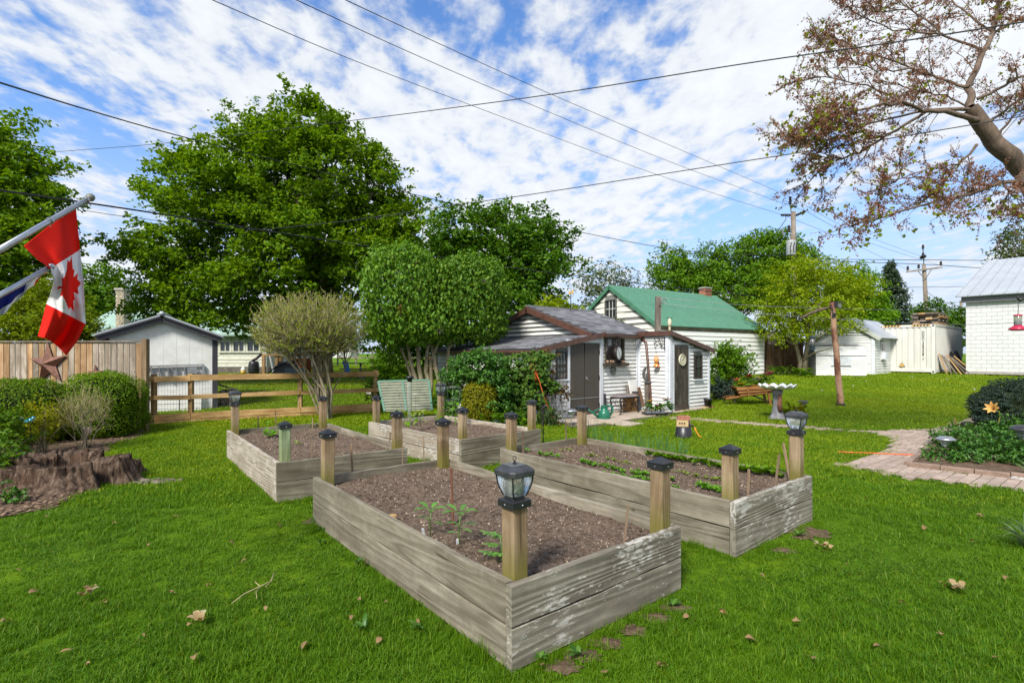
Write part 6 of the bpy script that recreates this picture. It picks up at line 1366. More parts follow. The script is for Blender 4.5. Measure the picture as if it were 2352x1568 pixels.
def wheelbarrow():
 y = 14.9; w = lambda x,z,dy=0: P(x,z,y + dy); foot = onG(1745,y); root = thing('wooden_wheelbarrow','varnished wooden wheelbarrow planter filled with flowers by the shed annex','wheelbarrow',foot); dY = Vector((.2,1,0)).normalized()
 for o in (0,.42):
  plank('handle',w(1667,915) + dY * o,w(1795,897) + dY * o,.05,.05,m_barrowwood,root)
 bl,br,tr,tl = w(1701,910),w(1756,902),w(1787,884),w(1688,889)
 for o,k in ((-.06,0),(.50,1)):
  n = 3
  for i in range(n):
   f0,f1 = i / n + .01,(i + 1) / n - .01; a0,a1 = bl.lerp(tl,(f0 + f1) / 2),br.lerp(tr,(f0 + f1) / 2); plank('side_board',a0 + dY * (o - .03 * (i if not k else -i)),a1 + dY * (o - .03 * (i if not k else -i)),(tl.z - bl.z) / n + .0,.022,m_barrowwood,root,tag=i)
 for a0,b0 in ((bl,tl),(br,tr)): mb = MB(); mb.prism([a0 - dY * .04,b0 - dY * .12,b0 + dY * .58,a0 + dY * .48],(a0 - b0).cross(dY).normalized() * .02); part('end_board',mb,m_barrowwood,root)
 mb = MB(); mb.prism([bl,br,br + dY * .44,bl + dY * .44],UP * .02); part('bottom_board',mb,m_barrowwood,root)
 for x in (1718,1772): mb = MB(); mb.beam(w(x,909 if x < 1740 else 902) - dY * .1,w(x - 3,889 if x < 1740 else 886) - dY * .13,.05,.03,Vector((0,-1,0))); part('cleat',mb,m_barrowwood,root)
 for o in (-.02,.46): p = w(1764,902) + dY * o; q = onG(1770,y) + dY * o; mb = MB(); mb.beam(p,q - UP * .02,.06,.05,Vector((0,-1,0))); part('leg',mb,m_barrowwood,root); mb = MB(); mb.beam(w(1733,909) + dY * o,q + UP * .08,.02,.03); part('brace',mb,m_iron,root)
 c = w(1679,916) + dY * .21; c.z = gz(0,y) + .22; mb = MB(); ax = (Vector((1,0,0)),UP,dY * -1); mb.tube([c + Vector((math.cos(g) * .21,0,math.sin(g) * .21)) for g in [2 * math.pi * i / 20 for i in range(21)]],.013,5,cap=False); wh = part('wheel',mb,m_iron,root,True)
 for i in range(8): g = i * math.pi / 4; mb = MB(); mb.beam(c,c + Vector((math.cos(g) * .2,0,math.sin(g) * .2)),.012,.012); part('spoke',mb,m_iron,wh)
 mb = MB(); mb.tube([c - dY * .2,c + dY * .2],.03,8); part('axle',mb,m_barrowwood,wh)
 def pl(x,z,h,wd,lm,n,col,cnt,lab,fr=.04):
  b = w(x,z) + dY * rnd.uniform(.1,.35); k = y / F; rt = thing('potted_flower',lab,'flowering plant',b,'flowers in the wheelbarrow'); e = (b.x,b.y,b.z + h * k * .5,wd * k,wd * k,h * k * .5); p,d = clumps([e],n,.9); pos,nn,_,_ = spray(p,d,8,.06,.025,.4); leafpart('foliage',rt,pos,nn,.05,lm)
  for _ in range(cnt): q = b + Vector((rnd.uniform(-1,1) * wd * k * .7,-rnd.uniform(0,.6) * wd * k,h * k * rnd.uniform(.75,1.05))); mb = MB(); flower(mb,q,fr * 1.4,7); flower(mb,q + UP * .015,fr,6); part('bloom',mb,FC_[col],rt)
 pl(1697,890,18,10,L_bright,24,'coral',3,'coral flowered plant at the wheel end of the barrow',.06); pl(1704,892,10,9,L_mid,20,'yellow',5,'yellow flowers low at the wheel end of the barrow'); pl(1724,889,26,13,L_vib,34,'red',3,'tall red flowered plant in the middle of the barrow',.06); pl(1736,887,18,12,L_mid,26,'lavender',5,'lavender flowers in the middle of the barrow'); pl(1750,885,18,10,L_vib,24,'yellow',4,'yellow flowers near the handle end of the barrow'); pl(1764,884,28,13,L_vib,36,'pink',7,'bushy pink geranium at the handle end of the barrow',.06)
wheelbarrow()
def birdbath():
 p = G(1785,962); y = p.y; k = y / F; root = thing('bird_bath','white scalloped shell bird bath on a grey tree trunk pedestal','bird bath',p); z = 962; n = 48
 prof = [(21,0),(17,4),(13,12),(10,26),(9,42),(10,56),(13,66),(11,67)]; mb = MB(); mb.lathe([(r * k,h * k) for r,h in prof],p,20,sq=[1 + .10 * math.sin(j * 1.3) + .06 * math.sin(j * 3.7) for j in range(20)]); part('pedestal',mb,plain('cast_stone_trunk',(.26,.26,.275),(.13,.13,.14),.9,14,(1,1,.4),.6,.01),root,True)
 mb = MB(); mb.tube([p + Vector((2 * k,-11 * k,18 * k)),p + Vector((-1 * k,-12.5 * k,34 * k)),p + Vector((1 * k,-11 * k,58 * k))],[5 * k,5.5 * k,3 * k],8); part('hollow_patch',mb,plain('red_brown_bark_patch',(.22,.09,.06),(.14,.06,.045),.9,14,bmp=.4),root,True)
 sq = [1 + .075 * abs(math.sin(j * math.pi * 10 / n * .5 * 1.0)) - .03 for j in range(n)]; mb = MB(); vs = []; c = p + UP * 68 * k
 for r,h,am in ((4,0,0),(22,2,.3),(34,5,.8),(39.5,9,1),(38,10,1),(32,6.5,.8),(18,3.5,.3),(2,2.5,0)):
  for j in range(n): a = 2 * math.pi * j / n; s = abs(math.sin(a * 6)); vs.append(c + Vector((math.cos(a) * r * k * (1 + .07 * am * (s - .6)),math.sin(a) * r * k * (1 + .07 * am * (s - .6)),(h + am * 6.5 * (s - .5)) * k)))
 m_ = 8; mb.add(vs,[(i * n + j,i * n + (j + 1) % n,(i + 1) * n + (j + 1) % n,(i + 1) * n + j) for i in range(m_ - 1) for j in range(n)] + [tuple(range(n - 1,-1,-1)),tuple((m_ - 1) * n + j for j in range(n))]); part('shell_bowl',mb,plain('white_bowl_paint',(.80,.80,.80),(.70,.70,.69),.45,8),root,True)
 loose('lily_clump','low yellow green strappy clump round the path light by the bird bath',1845,12.7,ell(1832,946,36,14,12.6,0,22),14,L_yellow,50,9,.18,.02,.10,'plant',asp=.14)
birdbath()
def block_light():
 p = G(1570,1003); k = p.y / F; rt = thing('upturned_pot','upturned black plastic pot on the lawn carrying bricks','plant pot',p); mb = MB(); mb.lathe([(20 * k,0),(19.6 * k,2 * k),(16 * k,24 * k),(15 * k,24.5 * k),(2 * k,24.5 * k)],p,20); part('pot',mb,m_blackp,rt,True)
 b = p + UP * 24.6 * k; X = Vector((.95,-.22,0)).normalized(); Y = UP.cross(X); ax = (X,Y,UP); rt = thing('cored_brick','tan cored brick with three holes lying on the upturned black pot','brick',b); mb = MB(); dpt,wd,hh = 13 * k,26 * k,15 * k
 mb.box(b + X * -3 * k - Y * 5 * k + UP * hh / 2,(wd,5 * k,hh),ax); mb.box(b + X * 13 * k + Y * 8 * k + UP * hh / 2,(7 * k,5 * k,hh),ax); mb.box(b + X * -3 * k + Y * 8 * k + UP * hh / 2,(wd - 8 * k,5 * k,hh),ax); mb.box(b - X * 12 * k + Y * 1.5 * k + UP * hh / 2,(5 * k,7.9 * k,hh),ax); part('brick',mb,m_tanblock,rt)
 for i in range(3): mb = MB(); mb.lathe([(1.9 * k,0),(1.9 * k,.4 * k)],b + X * (-9 + i * 5.2) * k - Y * 7.6 * k + UP * hh * .5,12,(X,UP,-Y)); part('hole',mb,m_iron,rt)
 mb = MB(); mb.box(b + UP * (hh + 4.6 * k),(27 * k,16 * k,9 * k),ax); solo('red_brick',mb,m_redbrick,'single red brick lying on top of the tan cored brick','brick',b + UP * hh)
 c = b + X * 10 * k - Y * 1 * k + UP * 3 * k; rt = thing('power_plug','black plug end with an amber cord hanging from the stacked bricks','power cord',c); mb = MB(); mb.tube([c,c + X * 7 * k - Y * 3 * k,c + X * 13 * k - Y * 3 * k - UP * 4 * k],[3 * k,2.6 * k,1.2 * k],8); part('plug',mb,m_blackp,rt,True); e = c + X * 13 * k - Y * 3 * k - UP * 4 * k
 mb = MB(); mb.tube([e,e + X * 4 * k - UP * 9 * k,e + X * 10 * k - Y * 2 * k - UP * 20 * k,Vector((e.x + 15 * k,e.y - .06,p.z + .015))],1.5 * k,7); part('cord',mb,m_yellowcord,rt,True)
block_light()
mb = MB(); pts = [G(x,y,.02) for x,y in ((1925,1040),(1965,1042),(2010,1043.5),(2060,1046),(2100,1047),(2126,1045),(2150,1040))]; mb.tube(pts,.011,7); solo('path_cord',mb,m_orange,'orange extension cord lying straight across the paver path','extension cord',pts[0],smooth=True)
# ---------------------------------------------------------------- right: planting bed
def right_bed():
 E = [ell(2215,1050,75,30,7.7,0,60),ell(2300,1050,90,38,7.6,.1,80),ell(2250,1015,90,34,8.6,0,80),ell(2360,1000,90,36,8.2,0,70),ell(2170,1065,40,14,7.5,0,30),ell(2420,1050,90,45,7.2,0,60)]
 p,d = clumps(E,900,.4); pos,nn,_,_ = spray(p,d,15,.15,.045,.6,.1); ok = pos[:,2] > .04; me = leaf_mesh('periwinkle',pos[ok],nn[ok],.055 * (.6 + .8 * nr.random(int(ok.sum()))),L_vinca,asp=.5); o = bpy.data.objects.new('periwinkle',me); COL.objects.link(o); o['kind'] = 'stuff'; o['label'] = 'dense glossy periwinkle ground cover behind the brick edging'
 for x,y in ((2288,1006),(2278,1013),(2318,1020),(2240,1030)): mb = MB(); c = P(x,y,7.7); flower(mb,c,.022,5,up=UP); solo('periwinkle_flower',mb,FC_['violet'],'small violet flower in the periwinkle','flower',c,'violet flowers in the periwinkle')
 b = tuple(onG(2320,9.6)); e = ell(2345,945,92,70,9.6,0,80); root = thing('juniper_bush','rounded blue green conifer bush at the right edge of the path','bush',b); n = 2600; dd = nr.normal(size=(n,3)); dd /= np.linalg.norm(dd,axis=1,keepdims=True); pts = np.array(e[:3]) + dd * np.array(e[3:]) * (1 - .25 * nr.random((n,1)) ** 2) * (1 + .07 * np.sin(dd[:,:1] * 7) * np.sin(dd[:,2:] * 6)); pts = pts[pts[:,2] > b[2] - .05]; dd2 = pts - np.array(e[:3]); dd2 /= np.linalg.norm(dd2,axis=1,keepdims=True)
 pos,nn,d,l = spray(pts,dd2,14,.10,.022,.2); leafpart('foliage',root,pos,nn,.045,L_mugo,asp=.16,tan=np.repeat(d,14,0)); mb = MB(); mb.ball(e[:3],tuple(q * .86 for q in e[3:]),14,9); part('shade_core',mb,m_shadecore,root,True)  # the ball is a solid core coloured as inner shade
 p = onG(2290,8.6); rt = thing('metal_flower','orange petalled metal lily on a curved green stem before the conifer bush','garden ornament',p); k = 8.6 / F; t = P(2285,943,8.6); mb = MB(); mb.tube([p,P(2290,985,8.6),P(2297,955,8.6),P(2294,944,8.6),t],[.014,.012,.011,.01,.012],7); part('stem',mb,plain('green_metal',(.16,.19,.03),(.11,.12,.02),.5,8),rt,True); om = leaf('orange_petal',[(.60,.30,.05),(.62,.36,.12)],.1,.5,.3,tint=(1,1,1))
 for i in range(7): a = i * 2 * math.pi / 7; dr = Vector((-.72,-.35,.42)).normalized(); s = dr.orthogonal().normalized(); q = dr * .75 + (s * math.cos(a) + dr.cross(s) * math.sin(a)) * .75; mb = MB(); leafblade(mb,t,t + q * 23 * k,4.2 * k,dr,.22,5); part('petal',mb,om,rt,True)
 for i in range(4): a = i * 1.6; mb = MB(); q = t + Vector((-.72,-.35,.42)) * 13 * k + Vector((0,math.cos(a),math.sin(a))) * 3 * k; mb.tube([t,q],.003,4); part('stamen',mb,m_redbark,rt)
 def strap(px,py,y,n,l,label,w=.014,wide=1.,base_dx=0,name='strap_leaf_plant',m=None):
  b = G(px,py); root = thing(name,label,'plant',b)
  for i in range(n):
   a = rnd.uniform(0,6.28); d = Vector((math.cos(a),math.sin(a),0)); L_ = l * rnd.uniform(.6,1.15); lean = rnd.uniform(.25,1.0) * wide; mb = MB(); vs = []; side = d.cross(UP); seg = 8; st = b + d * rnd.uniform(0,.05) + side * rnd.uniform(-.04,.04)
   for j in range(seg + 1):
    f = j / seg; p = st + d * (L_ * lean * f ** 1.3 * .8) + UP * (L_ * (f * (1.05 - .35 * lean) - lean * .55 * f ** 2.4)); ww = w * (1 - f ** 3) * (.7 + .6 * f * (1 - f) * 2) + .0006; p.z = max(p.z,.012); vs += [p - side * ww + UP * ww * .35,p,p + side * ww + UP * ww * .35]
   mb.add(vs,[(j * 3 + q,j * 3 + q + 1,j * 3 + q + 4,j * 3 + q + 3) for j in range(seg) for q in range(2)]); part('leaf',mb,m or (L_lily if rnd.random() < .85 else L_dry),root,True)
  return root
 strap(2375,1262,4.2,34,.40,'clump of long strap leaves at the lower right edge of the lawn',.011,1.15); strap(2372,1094,6.8,18,.34,'strap leaved plant at the right end of the brick edging',.013); strap(2196,986,10.6,12,.34,'small grey strap leaved plant by the path behind the periwinkle',.014,.7)
 loose('light_green_plant','low yellow green plant between the path and the conifer bush',2245,10.6,ell(2248,985,26,14,10.6,0,20),8,L_locust,40,8,.12,.03,.05,'plant')
 for (x,y,r,lab) in ((2222,978,.10,'dark rounded rock behind the periwinkle by the path'),(2330,1098,.035,'small white pebble on the soil behind the brick edging'),(2345,1099,.03,'small grey pebble at the right end of the brick edging')): q = G(x,y + 4); mb = MB(); mb.ball(q + UP * r * .6,(r * 1.5,r,r * .8),9,6,jit=.1); solo('garden_rock',mb,m_iron if r > .05 else m_stone,lab,'rock',q,'rocks in the planting bed')
right_bed()
def hummer():
 y = 4.0; c = P(2338,757,y); k = y / F; root = thing('hummingbird_feeder','hanging hummingbird feeder with a clear bottle and red base','bird feeder',c); red = plain('red_feeder_plastic',(.48,.02,.07),(.38,.015,.05),.3,5,spec=.6)
 mb = MB(); mb.lathe([(4 * k,-1 * k),(11 * k,-2 * k),(17 * k,0),(15 * k,4 * k),(8 * k,9 * k),(7 * k,10 * k)],c,24); part('base',mb,red,root,True)
 for i in range(6): a = i * 1.047 + .3; mb = MB(); q = c + Vector((math.cos(a) * 12 * k,math.sin(a) * 12 * k,5 * k)); flower(mb,q,.010,5); part('flower_port',mb,FC_['yellow'],root)
 for i in range(4): a = i * 1.57; mb = MB(); mb.tube([c + Vector((math.cos(a) * 16 * k,math.sin(a) * 16 * k,1 * k)),c + Vector((math.cos(a) * 21 * k,math.sin(a) * 21 * k,1.5 * k))],.003,4); part('perch',mb,red,root)
 mb = MB(); mb.lathe([(7 * k,10 * k),(7.2 * k,12 * k),(7.2 * k,32 * k),(6.6 * k,32.5 * k)],c,18); part('bottle',mb,glassm('bottle_glass',(.92,.95,.92),.03,.85),root,True)
 mb = MB(); mb.lathe([(6.4 * k,10.5 * k),(6.4 * k,20 * k)],c,16); part('nectar',mb,plain('pale_nectar',(.50,.52,.34),rough=.1,spec=.6),root,True)
 mb = MB(); mb.lathe([(7.8 * k,31 * k),(8 * k,34 * k),(5 * k,35 * k)],c,18); part('cap',mb,red,root); mb = MB(); mb.tube([c + UP * 35 * k,c + UP * 50 * k + Vector((.003,0,0)),c + UP * 62 * k,P(2342,690,y)],.0022,5); part('hanger',mb,m_iron,root)
 b = onG(2420,y); root = thing('shepherd_hook','black iron shepherd hook holding the hummingbird feeder','hook',b); mb = MB(); mb.tube([b - UP * .1,P(2420,690,y),P(2412,650,y),P(2390,643,y),P(2365,665,y),P(2352,685,y),P(2344,691,y),P(2338,686,y),P(2337,680,y)],.007,8); part('rod',mb,m_iron,root,True)
hummer()
# ---------------------------------------------------------------- green roofed barn
def build_barn():
 v2 = Vector((.835,.549,0)).normalized(); u2 = UP.cross(v2); c0 = Vector((6.38,22.65,0)); ln = 7.95; hw = 2.95; zE = 2.86; zr = 4.84; g = .2; nF,nL = -u2,-v2
 root = thing('green_roof_barn','white clapboard barn with a green metal roof and small attic window','barn',c0 + UP * g); mb = MB(); a = c0.copy(); b = c0 + u2 * 2 * hw
 mb.prism([a + UP * g,a + UP * zE,a + u2 * hw + UP * (zr - .06),b + UP * zE,b + UP * g],v2 * ln); part('wall',mb,m_lapshade,root)
 mb = MB(); q = c0 + v2 * ln / 2; mb.box(Vector((q.x,q.y,g + .2)) - u2 * .02,(ln + .02,.08,.36),(v2,UP.cross(v2),UP)); part('foundation',mb,m_stonewall,root)
 siding(root,c0,c0 + v2 * ln,g + .38,zE - .14,.205,m_peel,t=.03); sl = (zr - zE) / hw
 siding(root,b,a,1.6,lambda s: zE + sl * (hw - abs(s - hw)) - .06,.28,m_barnw,[(hw - .38,hw + .42,3.30,4.22)],outn=nL,t=.03)
 # window in the gable
 ax = (u2 * -1,-nL,UP); c = c0 + u2 * (hw - .02) + UP * 3.76; mb = MB(); wf = plain('grey_window_frame',(.13,.13,.12),(.09,.09,.08),.7,8)
 for s in (-1,1): mb.box(c + u2 * s * .37 + nL * .03,(.06,.08,.90),ax)
 for z in (-.43,.43): mb.box(c + UP * z + nL * .03,(.68,.08,.06),ax)
 f = part('window',mb,wf,root)
 for i in range(3):
  for j in range(2): mb = MB(); mb.box(c + u2 * (i - 1) * .22 + UP * (j - .5) * .39 + nL * .012,(.20,.01,.36),ax); part('pane',mb,m_pane,f)
 for i in (-.5,.5): mb = MB(); mb.box(c + u2 * i * .22 + nL * .02,(.022,.03,.78),ax); part('glazing_bar',mb,m_white,f)
 mb = MB(); mb.box(c + nL * .021,(.66,.03,.025),ax); part('glazing_bar',mb,m_white,f)
 for s in (-1,1):
  lo = c0 + u2 * (hw - s * (hw + .10)) + UP * (zE - .10 * sl) - v2 * .12; hi = c0 + u2 * hw + UP * zr - v2 * .12; up = (hi - lo).normalized(); nn = v2.cross(up); nn = nn if nn.z > 0 else -nn; L_ = ln + .35
  mb = MB(); mb.prism([lo,hi,hi + nn * .03,lo + nn * .03],v2 * L_); part('roof',mb,m_green,root)
  if s == 1:
   n = int(L_ / .165); mr = board_mesh((hi - lo).length,.035,.045,m_green,.008)
   for i in range(n): piece('roof_rib',mr,frame((lo + hi) / 2 + v2 * (.1 + i * .165) + nn * .035,up,nn.cross(up),nn),root)
  mb = MB(); mb.prism([lo - nn * .12 - v2 * .03,hi - nn * .12 - v2 * .03,hi + nn * .05 - v2 * .03,lo + nn * .05 - v2 * .03],v2 * .03); part('verge_trim',mb,m_green,root)
  mb = MB(); mb.prism([lo - nn * .16,lo - nn * .01,lo - nn * .01 + up * .03,lo - nn * .16 + up * .03],v2 * (L_ - .05)); part('eave_board',mb,m_oldx,root)
 mb = MB(); q = c0 + u2 * hw + UP * (zr + .03) - v2 * .13; mb.prism([q - u2 * .14 - UP * .08,q,q + u2 * .14 - UP * .08,q + UP * .03],v2 * (ln + .36)); part('ridge_cap',mb,m_green,root)
 c = c0 + v2 * (ln - .65) + u2 * (hw + .1); ch = MB(); ch.box(c + UP * 4.9,(.5,.4,.7),(v2,u2,UP)); o = part('chimney',ch,m_redbrick,root)
 me = board_mesh(.16,.055,.03,m_redbrick,.006)
 for j in range(8):
  for i in range(3): piece('brick',me,frame(c + UP * (4.62 + j * .075) + v2 * ((i - 1) * .165 + (.04 if j % 2 else -.02)) - u2 * .205,v2,u2,UP),root)
 mb = MB(); mb.box(c + UP * 5.28,(.58,.48,.07),(v2,u2,UP)); part('chimney_cap',mb,m_stone,root)
 # ivy at the sill
 b = c0 + u2 * (hw - .4) + nL * .08 + UP * 3.1; rt = thing('ivy_patch','patch of ivy below the attic window of the barn','ivy',b); E = [(b.x + u2.x * .1,b.y + u2.y * .1,3.15,.5,.2,.22),(b.x - u2.x * .5,b.y - u2.y * .5,2.9,.35,.2,.3),(b.x + u2.x * .75,b.y + u2.y * .75,3.3,.16,.1,.2)]; p,d = clumps(E,50,.9); pos,nn,_,_ = spray(p,d,12,.2,.06,0,.3); leafpart('foliage',rt,pos,nn,.10,L_mid)
m_stonewall = plain('dark_foundation',(.16,.14,.12),(.08,.07,.06),.9,5,bmp=.4); m_barnw = plain('barn_gable_paint',(.66,.65,.60),(.40,.37,.31),.75,6,(.25,.25,1),.3,.004,.05,lo=.28,hi=.42)
build_barn()
def far_right():
 # board and lattice fence behind the locust
 y = 27.6; a,b = onG(1757,y),onG(1840,y); root = thing('lattice_fence','brown upright board fence with a lattice strip between barn and small shed','fence',a); z0 = a.z; n = 13
 for i in range(n): q = a.lerp(b,(i + .5) / n); plank('board',q + Vector((0,-.03 * (i % 2),.05)),q + Vector((0,-.03 * (i % 2),1.48)),.145,.025,m_brownx,root,Vector((1,0,0)),tag=rnd.randrange(3))
 plank('rail',a + UP * 1.52,b + UP * 1.52,.06,.08,m_brownx,root); plank('rail',a + UP * 1.80,b + UP * 1.80,.06,.08,m_brownx,root)
 mb = MB(); m_ = int((b - a).length / .09)
 for i in range(m_): q = a.lerp(b,i / m_); mb.beam(q + UP * 1.55,q + Vector((.2,0,1.77)),.02,.008,Vector((0,-1,0))); mb.beam(q + Vector((.2,.012,1.55)),q + Vector((0,.012,1.77)),.02,.008,Vector((0,-1,0)))
 part('lattice',mb,m_brownfence,root,kind='stuff')
 for f in (0.02,.6,1): mb = MB(); q = a.lerp(b,f) + Vector((0,-.06,0)); mb.beam(q,q + UP * 1.9,.11,.11,Vector((0,1,0))); part('post',mb,m_brownfence,root)
 # roof slope of a small outbuilding seen over the fence
 a,b,c,d = P(1752,757,30),P(1790,757,30),P(1842,790,30),P(1752,792,30); rt = thing('outbuilding','low grey outbuilding roof behind the lattice fence','outbuilding',onG(1790,30)); mb = MB(); mb.prism([onG(1752,30),onG(1842,30),P(1842,792,30),P(1796,760,30),P(1752,760,30)],Vector((0,3,0))); part('wall',mb,m_old,rt); mb = MB(); mb.beam(P(1792,757,29.9),P(1848,792,29.9),.1,.25,Vector((.5,0,1))); part('roof_edge',mb,m_steel,rt)
 # small white clapboard shed
 D = Vector((.985,-.17,0)).normalized(); dd = UP.cross(D); nn = -dd; l0 = onG(1870,27.3)
 def S(px,py,o=0.):
  k = (px - CX) / F; t = (k * l0.y - l0.x) / (D.x - D.y * k); return P(px,py,l0.y + D.y * t) + nn * o
 g = l0.z - .05; L_,R_,A_ = S(1870,775),S(2007,768),S(1927,732); L_.z = R_.z = (L_.z + R_.z) / 2; A_ = (L_ + R_) / 2 + UP * (A_.z - L_.z); ft = A_.copy(); ft.z = g; root = thing('clapboard_shed','small white clapboard shed with a pale metal roof left of the container','shed',ft)
 dv = (dd * .75 + D * .66).normalized(); mb = MB(); mb.prism(gable_ring(L_,R_,A_,g),dv * 4.2); part('wall',mb,m_lapshade,root); w = (R_ - L_).length; rise = A_.z - L_.z
 siding(root,Vector((L_.x,L_.y,0)),Vector((R_.x,R_.y,0)),g + .05,lambda s: L_.z + rise * (1 - abs(s / w * 2 - 1)) - .05,.135,m_white,outn=nn,t=.025)
 rn = D.copy(); siding(root,Vector((R_.x,R_.y,0)),Vector((R_.x,R_.y,0)) + dv * 4,g + .05,R_.z - .05,.135,m_white,[(.95,1.55,g + .75,g + 1.75)],outn=dv.cross(UP),t=.025); mb = MB(); q = R_.copy(); q.z = (g + R_.z) / 2; mb.box(q + nn * .03 - D * .06,(.16,.05,R_.z - g),(D,dd,UP)); part('corner_board',mb,m_trim,root)
 q = R_ + dv * 1.25 + dv.cross(UP) * .03; q.z = g + 1.25; axw = (dv,UP.cross(dv),UP); mb = MB(); mb.box(q,(.56,.04,.96),axw); f = part('window',mb,m_white,root); mb = MB(); mb.box(q + dv.cross(UP) * .022 + UP * .22,(.44,.02,.4),axw); part('pane',mb,m_pane,f); mb = MB(); mb.box(q + dv.cross(UP) * .09 - UP * .24,(.44,.22,.36),axw); part('air_conditioner',mb,m_trim,f)
 for s in (L_,R_):
  d = s - A_; lo = A_ + d * 1.16; hi = A_; n = d.cross(dv).normalized(); n = n if n.z > 0 else -n; mb = MB(); mb.prism([lo + nn * .2 + n * .02,hi + nn * .2 + n * .02,hi + nn * .2 + n * .06,lo + nn * .2 + n * .06],dv * 4.6); part('roof',mb,m_steel,root); mb = MB(); mb.prism([lo + nn * .22 - n * .13,hi + nn * .22 - n * .13,hi + nn * .22 + n * .075,lo + nn * .22 + n * .075],dd * .03); part('bargeboard',mb,m_white,root)
 # slant fronted white hutch before it
 l1 = onG(1874,26.0); r1 = onG(1990,25.7); g1 = l1.z; X = (r1 - l1); X.z = 0; w = X.length; X.normalize(); n1 = X.cross(UP); bk = -n1; root = thing('slant_hutch','white clapboard hutch with a sloped top against the small shed','hutch',l1)
 pr = [(0,0),(0,1.02),(.34,1.48),(.9,1.58),(.9,0)]; ring = [l1 + bk * a_ + UP * z for a_,z in pr]; mb = MB(); mb.prism(ring,X * w); part('wall',mb,m_lapshade,root); siding(root,Vector((l1.x,l1.y,0)),Vector((l1.x,l1.y,0)) + X * w,g1 + .03,g1 + 1.0,.105,m_white,[(w * .30,w * .70,g1 + .52,g1 + .98)],outn=n1,t=.025)
 mb = MB(); q = l1 + X * w * .5 + UP * .75; mb.box(q + n1 * .012,(w * .4,.02,.46),(X,bk,UP)); part('hatch',mb,m_trim,root)
 sl = ((bk * .34 + UP * .46)).normalized()
 for i in range(3): plank('slope_board',l1 + bk * .34 * (i + .5) / 3 + UP * (1.02 + .46 * (i + .5) / 3) + n1 * .012,l1 + X * w + bk * .34 * (i + .5) / 3 + UP * (1.02 + .46 * (i + .5) / 3) + n1 * .012,.185,.02,m_whitey,root,sl,tag=i)
 # shipping container
 N0 = onG(2148,27.0); N0.z = .60; H,Wd,Ln = 2.56,2.44,6.06; X = U; Fd = -V; root = thing('shipping_container','white corrugated shipping container with a vertical black code and warning triangle','shipping container',N0); cm = plain('container_white_paint',(.62,.62,.58),(.54,.52,.48),.5,3,(1,1,.3),.05,objv=.01); hz = plain('hazard_yellow',(.62,.38,.10),(.5,.3,.08),.6,6)
 def cb(a0,a1,b0,b1,z0,z1,nm,m=cm): mb = MB(); c = N0 + U * (a0 + a1) / 2 + V * (b0 + b1) / 2 + UP * (z0 + z1) / 2; mb.box(c,(a1 - a0,b1 - b0,z1 - z0),(U,V,UP)); return part(nm,mb,m,root)
 cb(.05,Wd - .05,.06,Ln - .05,.16,H - .05,'body'); cb(0,.16,0,.16,0,H,'corner_post'); cb(Wd - .16,Wd,0,.16,0,H,'corner_post'); cb(.162,Wd - .162,.0,.12,H - .14,H - .005,'top_rail'); cb(.162,Wd - .162,0,.12,.06,.22,'bottom_rail'); cb(.0,.06,.162,Ln,H - .10,H - .006,'top_rail'); cb(0,.06,.162,Ln,.04,.16,'bottom_rail'); cb(0,.15,Ln - .15,Ln,.162,H - .11,'corner_post')
 n = 8; sp = (Wd - .34) / n
 for i in range(n):  # proud flats of the corrugated end wall
  a0 = .17 + i * sp; mb = MB(); z0,z1 = .22,H - .17; ring = [N0 + U * (a0 + x) + V * (.06 - y_) + UP * z0 for x,y_ in ((.0,0),(.035,.045),(sp - .075,.045),(sp - .04,0))]; mb.prism(ring,UP * (z1 - z0)); part('end_corrugation',mb,cm,root)
 n = 24; sp = (Ln - .34) / n
 for i in range(n): b0 = .18 + i * sp; mb = MB(); ring = [N0 + V * (b0 + x) + U * (.05 - y_) + UP * .17 for x,y_ in ((0,0),(.04,.036),(sp - .09,.036),(sp - .05,0))]; mb.prism(list(reversed(ring)),UP * (H - .28)); part('side_corrugation',mb,cm,root)
 for s in (0,1):
  a0 = .30 if s == 0 else Wd - .86
  for i in range(5): mb = MB(); q = N0 + U * (a0 + i * .14) - V * .004 + UP * (H - .10); mb.prism([q,q + U * .07,q + U * .03 + UP * .085,q - U * .04 + UP * .085],-V * .004); part('hazard_stripe',mb,m_iron,root)
  mb = MB(); q = N0 + U * (a0 - .05) - V * .001; mb.box(q + U * .35 + UP * (H - .057),(.80,.002,.094),(U,V,UP)); part('hazard_band',mb,hz,root)
  for z in (.08,H - .08): mb = MB(); mb.lathe([(.045,0),(.045,.006)],N0 + U * (.08 if s == 0 else Wd - .08) - V * .003 + UP * z,12,(U,UP,-V)); part('casting_hole',mb,m_iron,root)
 q = N0 + U * 1.42 - V * .003 + UP * .33; tr = lambda s,o: [q - U * s * .5 * -1 - V * o,q - U * s * .5 - V * o,q + UP * s * .88 - V * o]
 mb = MB(); mb.prism([p - UP * .02 + V * -.0 for p in tr(.30,.0)],-V * .004); part('sign_border',mb,m_iron,root); mb = MB(); mb.prism(tr(.245,.0055),-V * .003); part('warning_sign',mb,hz,root); mb = MB(); c = q - V * .0105 + UP * .09; mb.prism([c - U * .022 + UP * .08,c + U * .02 + UP * .0,c + U * .0 - UP * .0,c + U * .03 - UP * .06,c - U * .015 + UP * .02,c + U * .005 + UP * .02],-V * .002); part('sign_symbol',mb,m_iron,root)
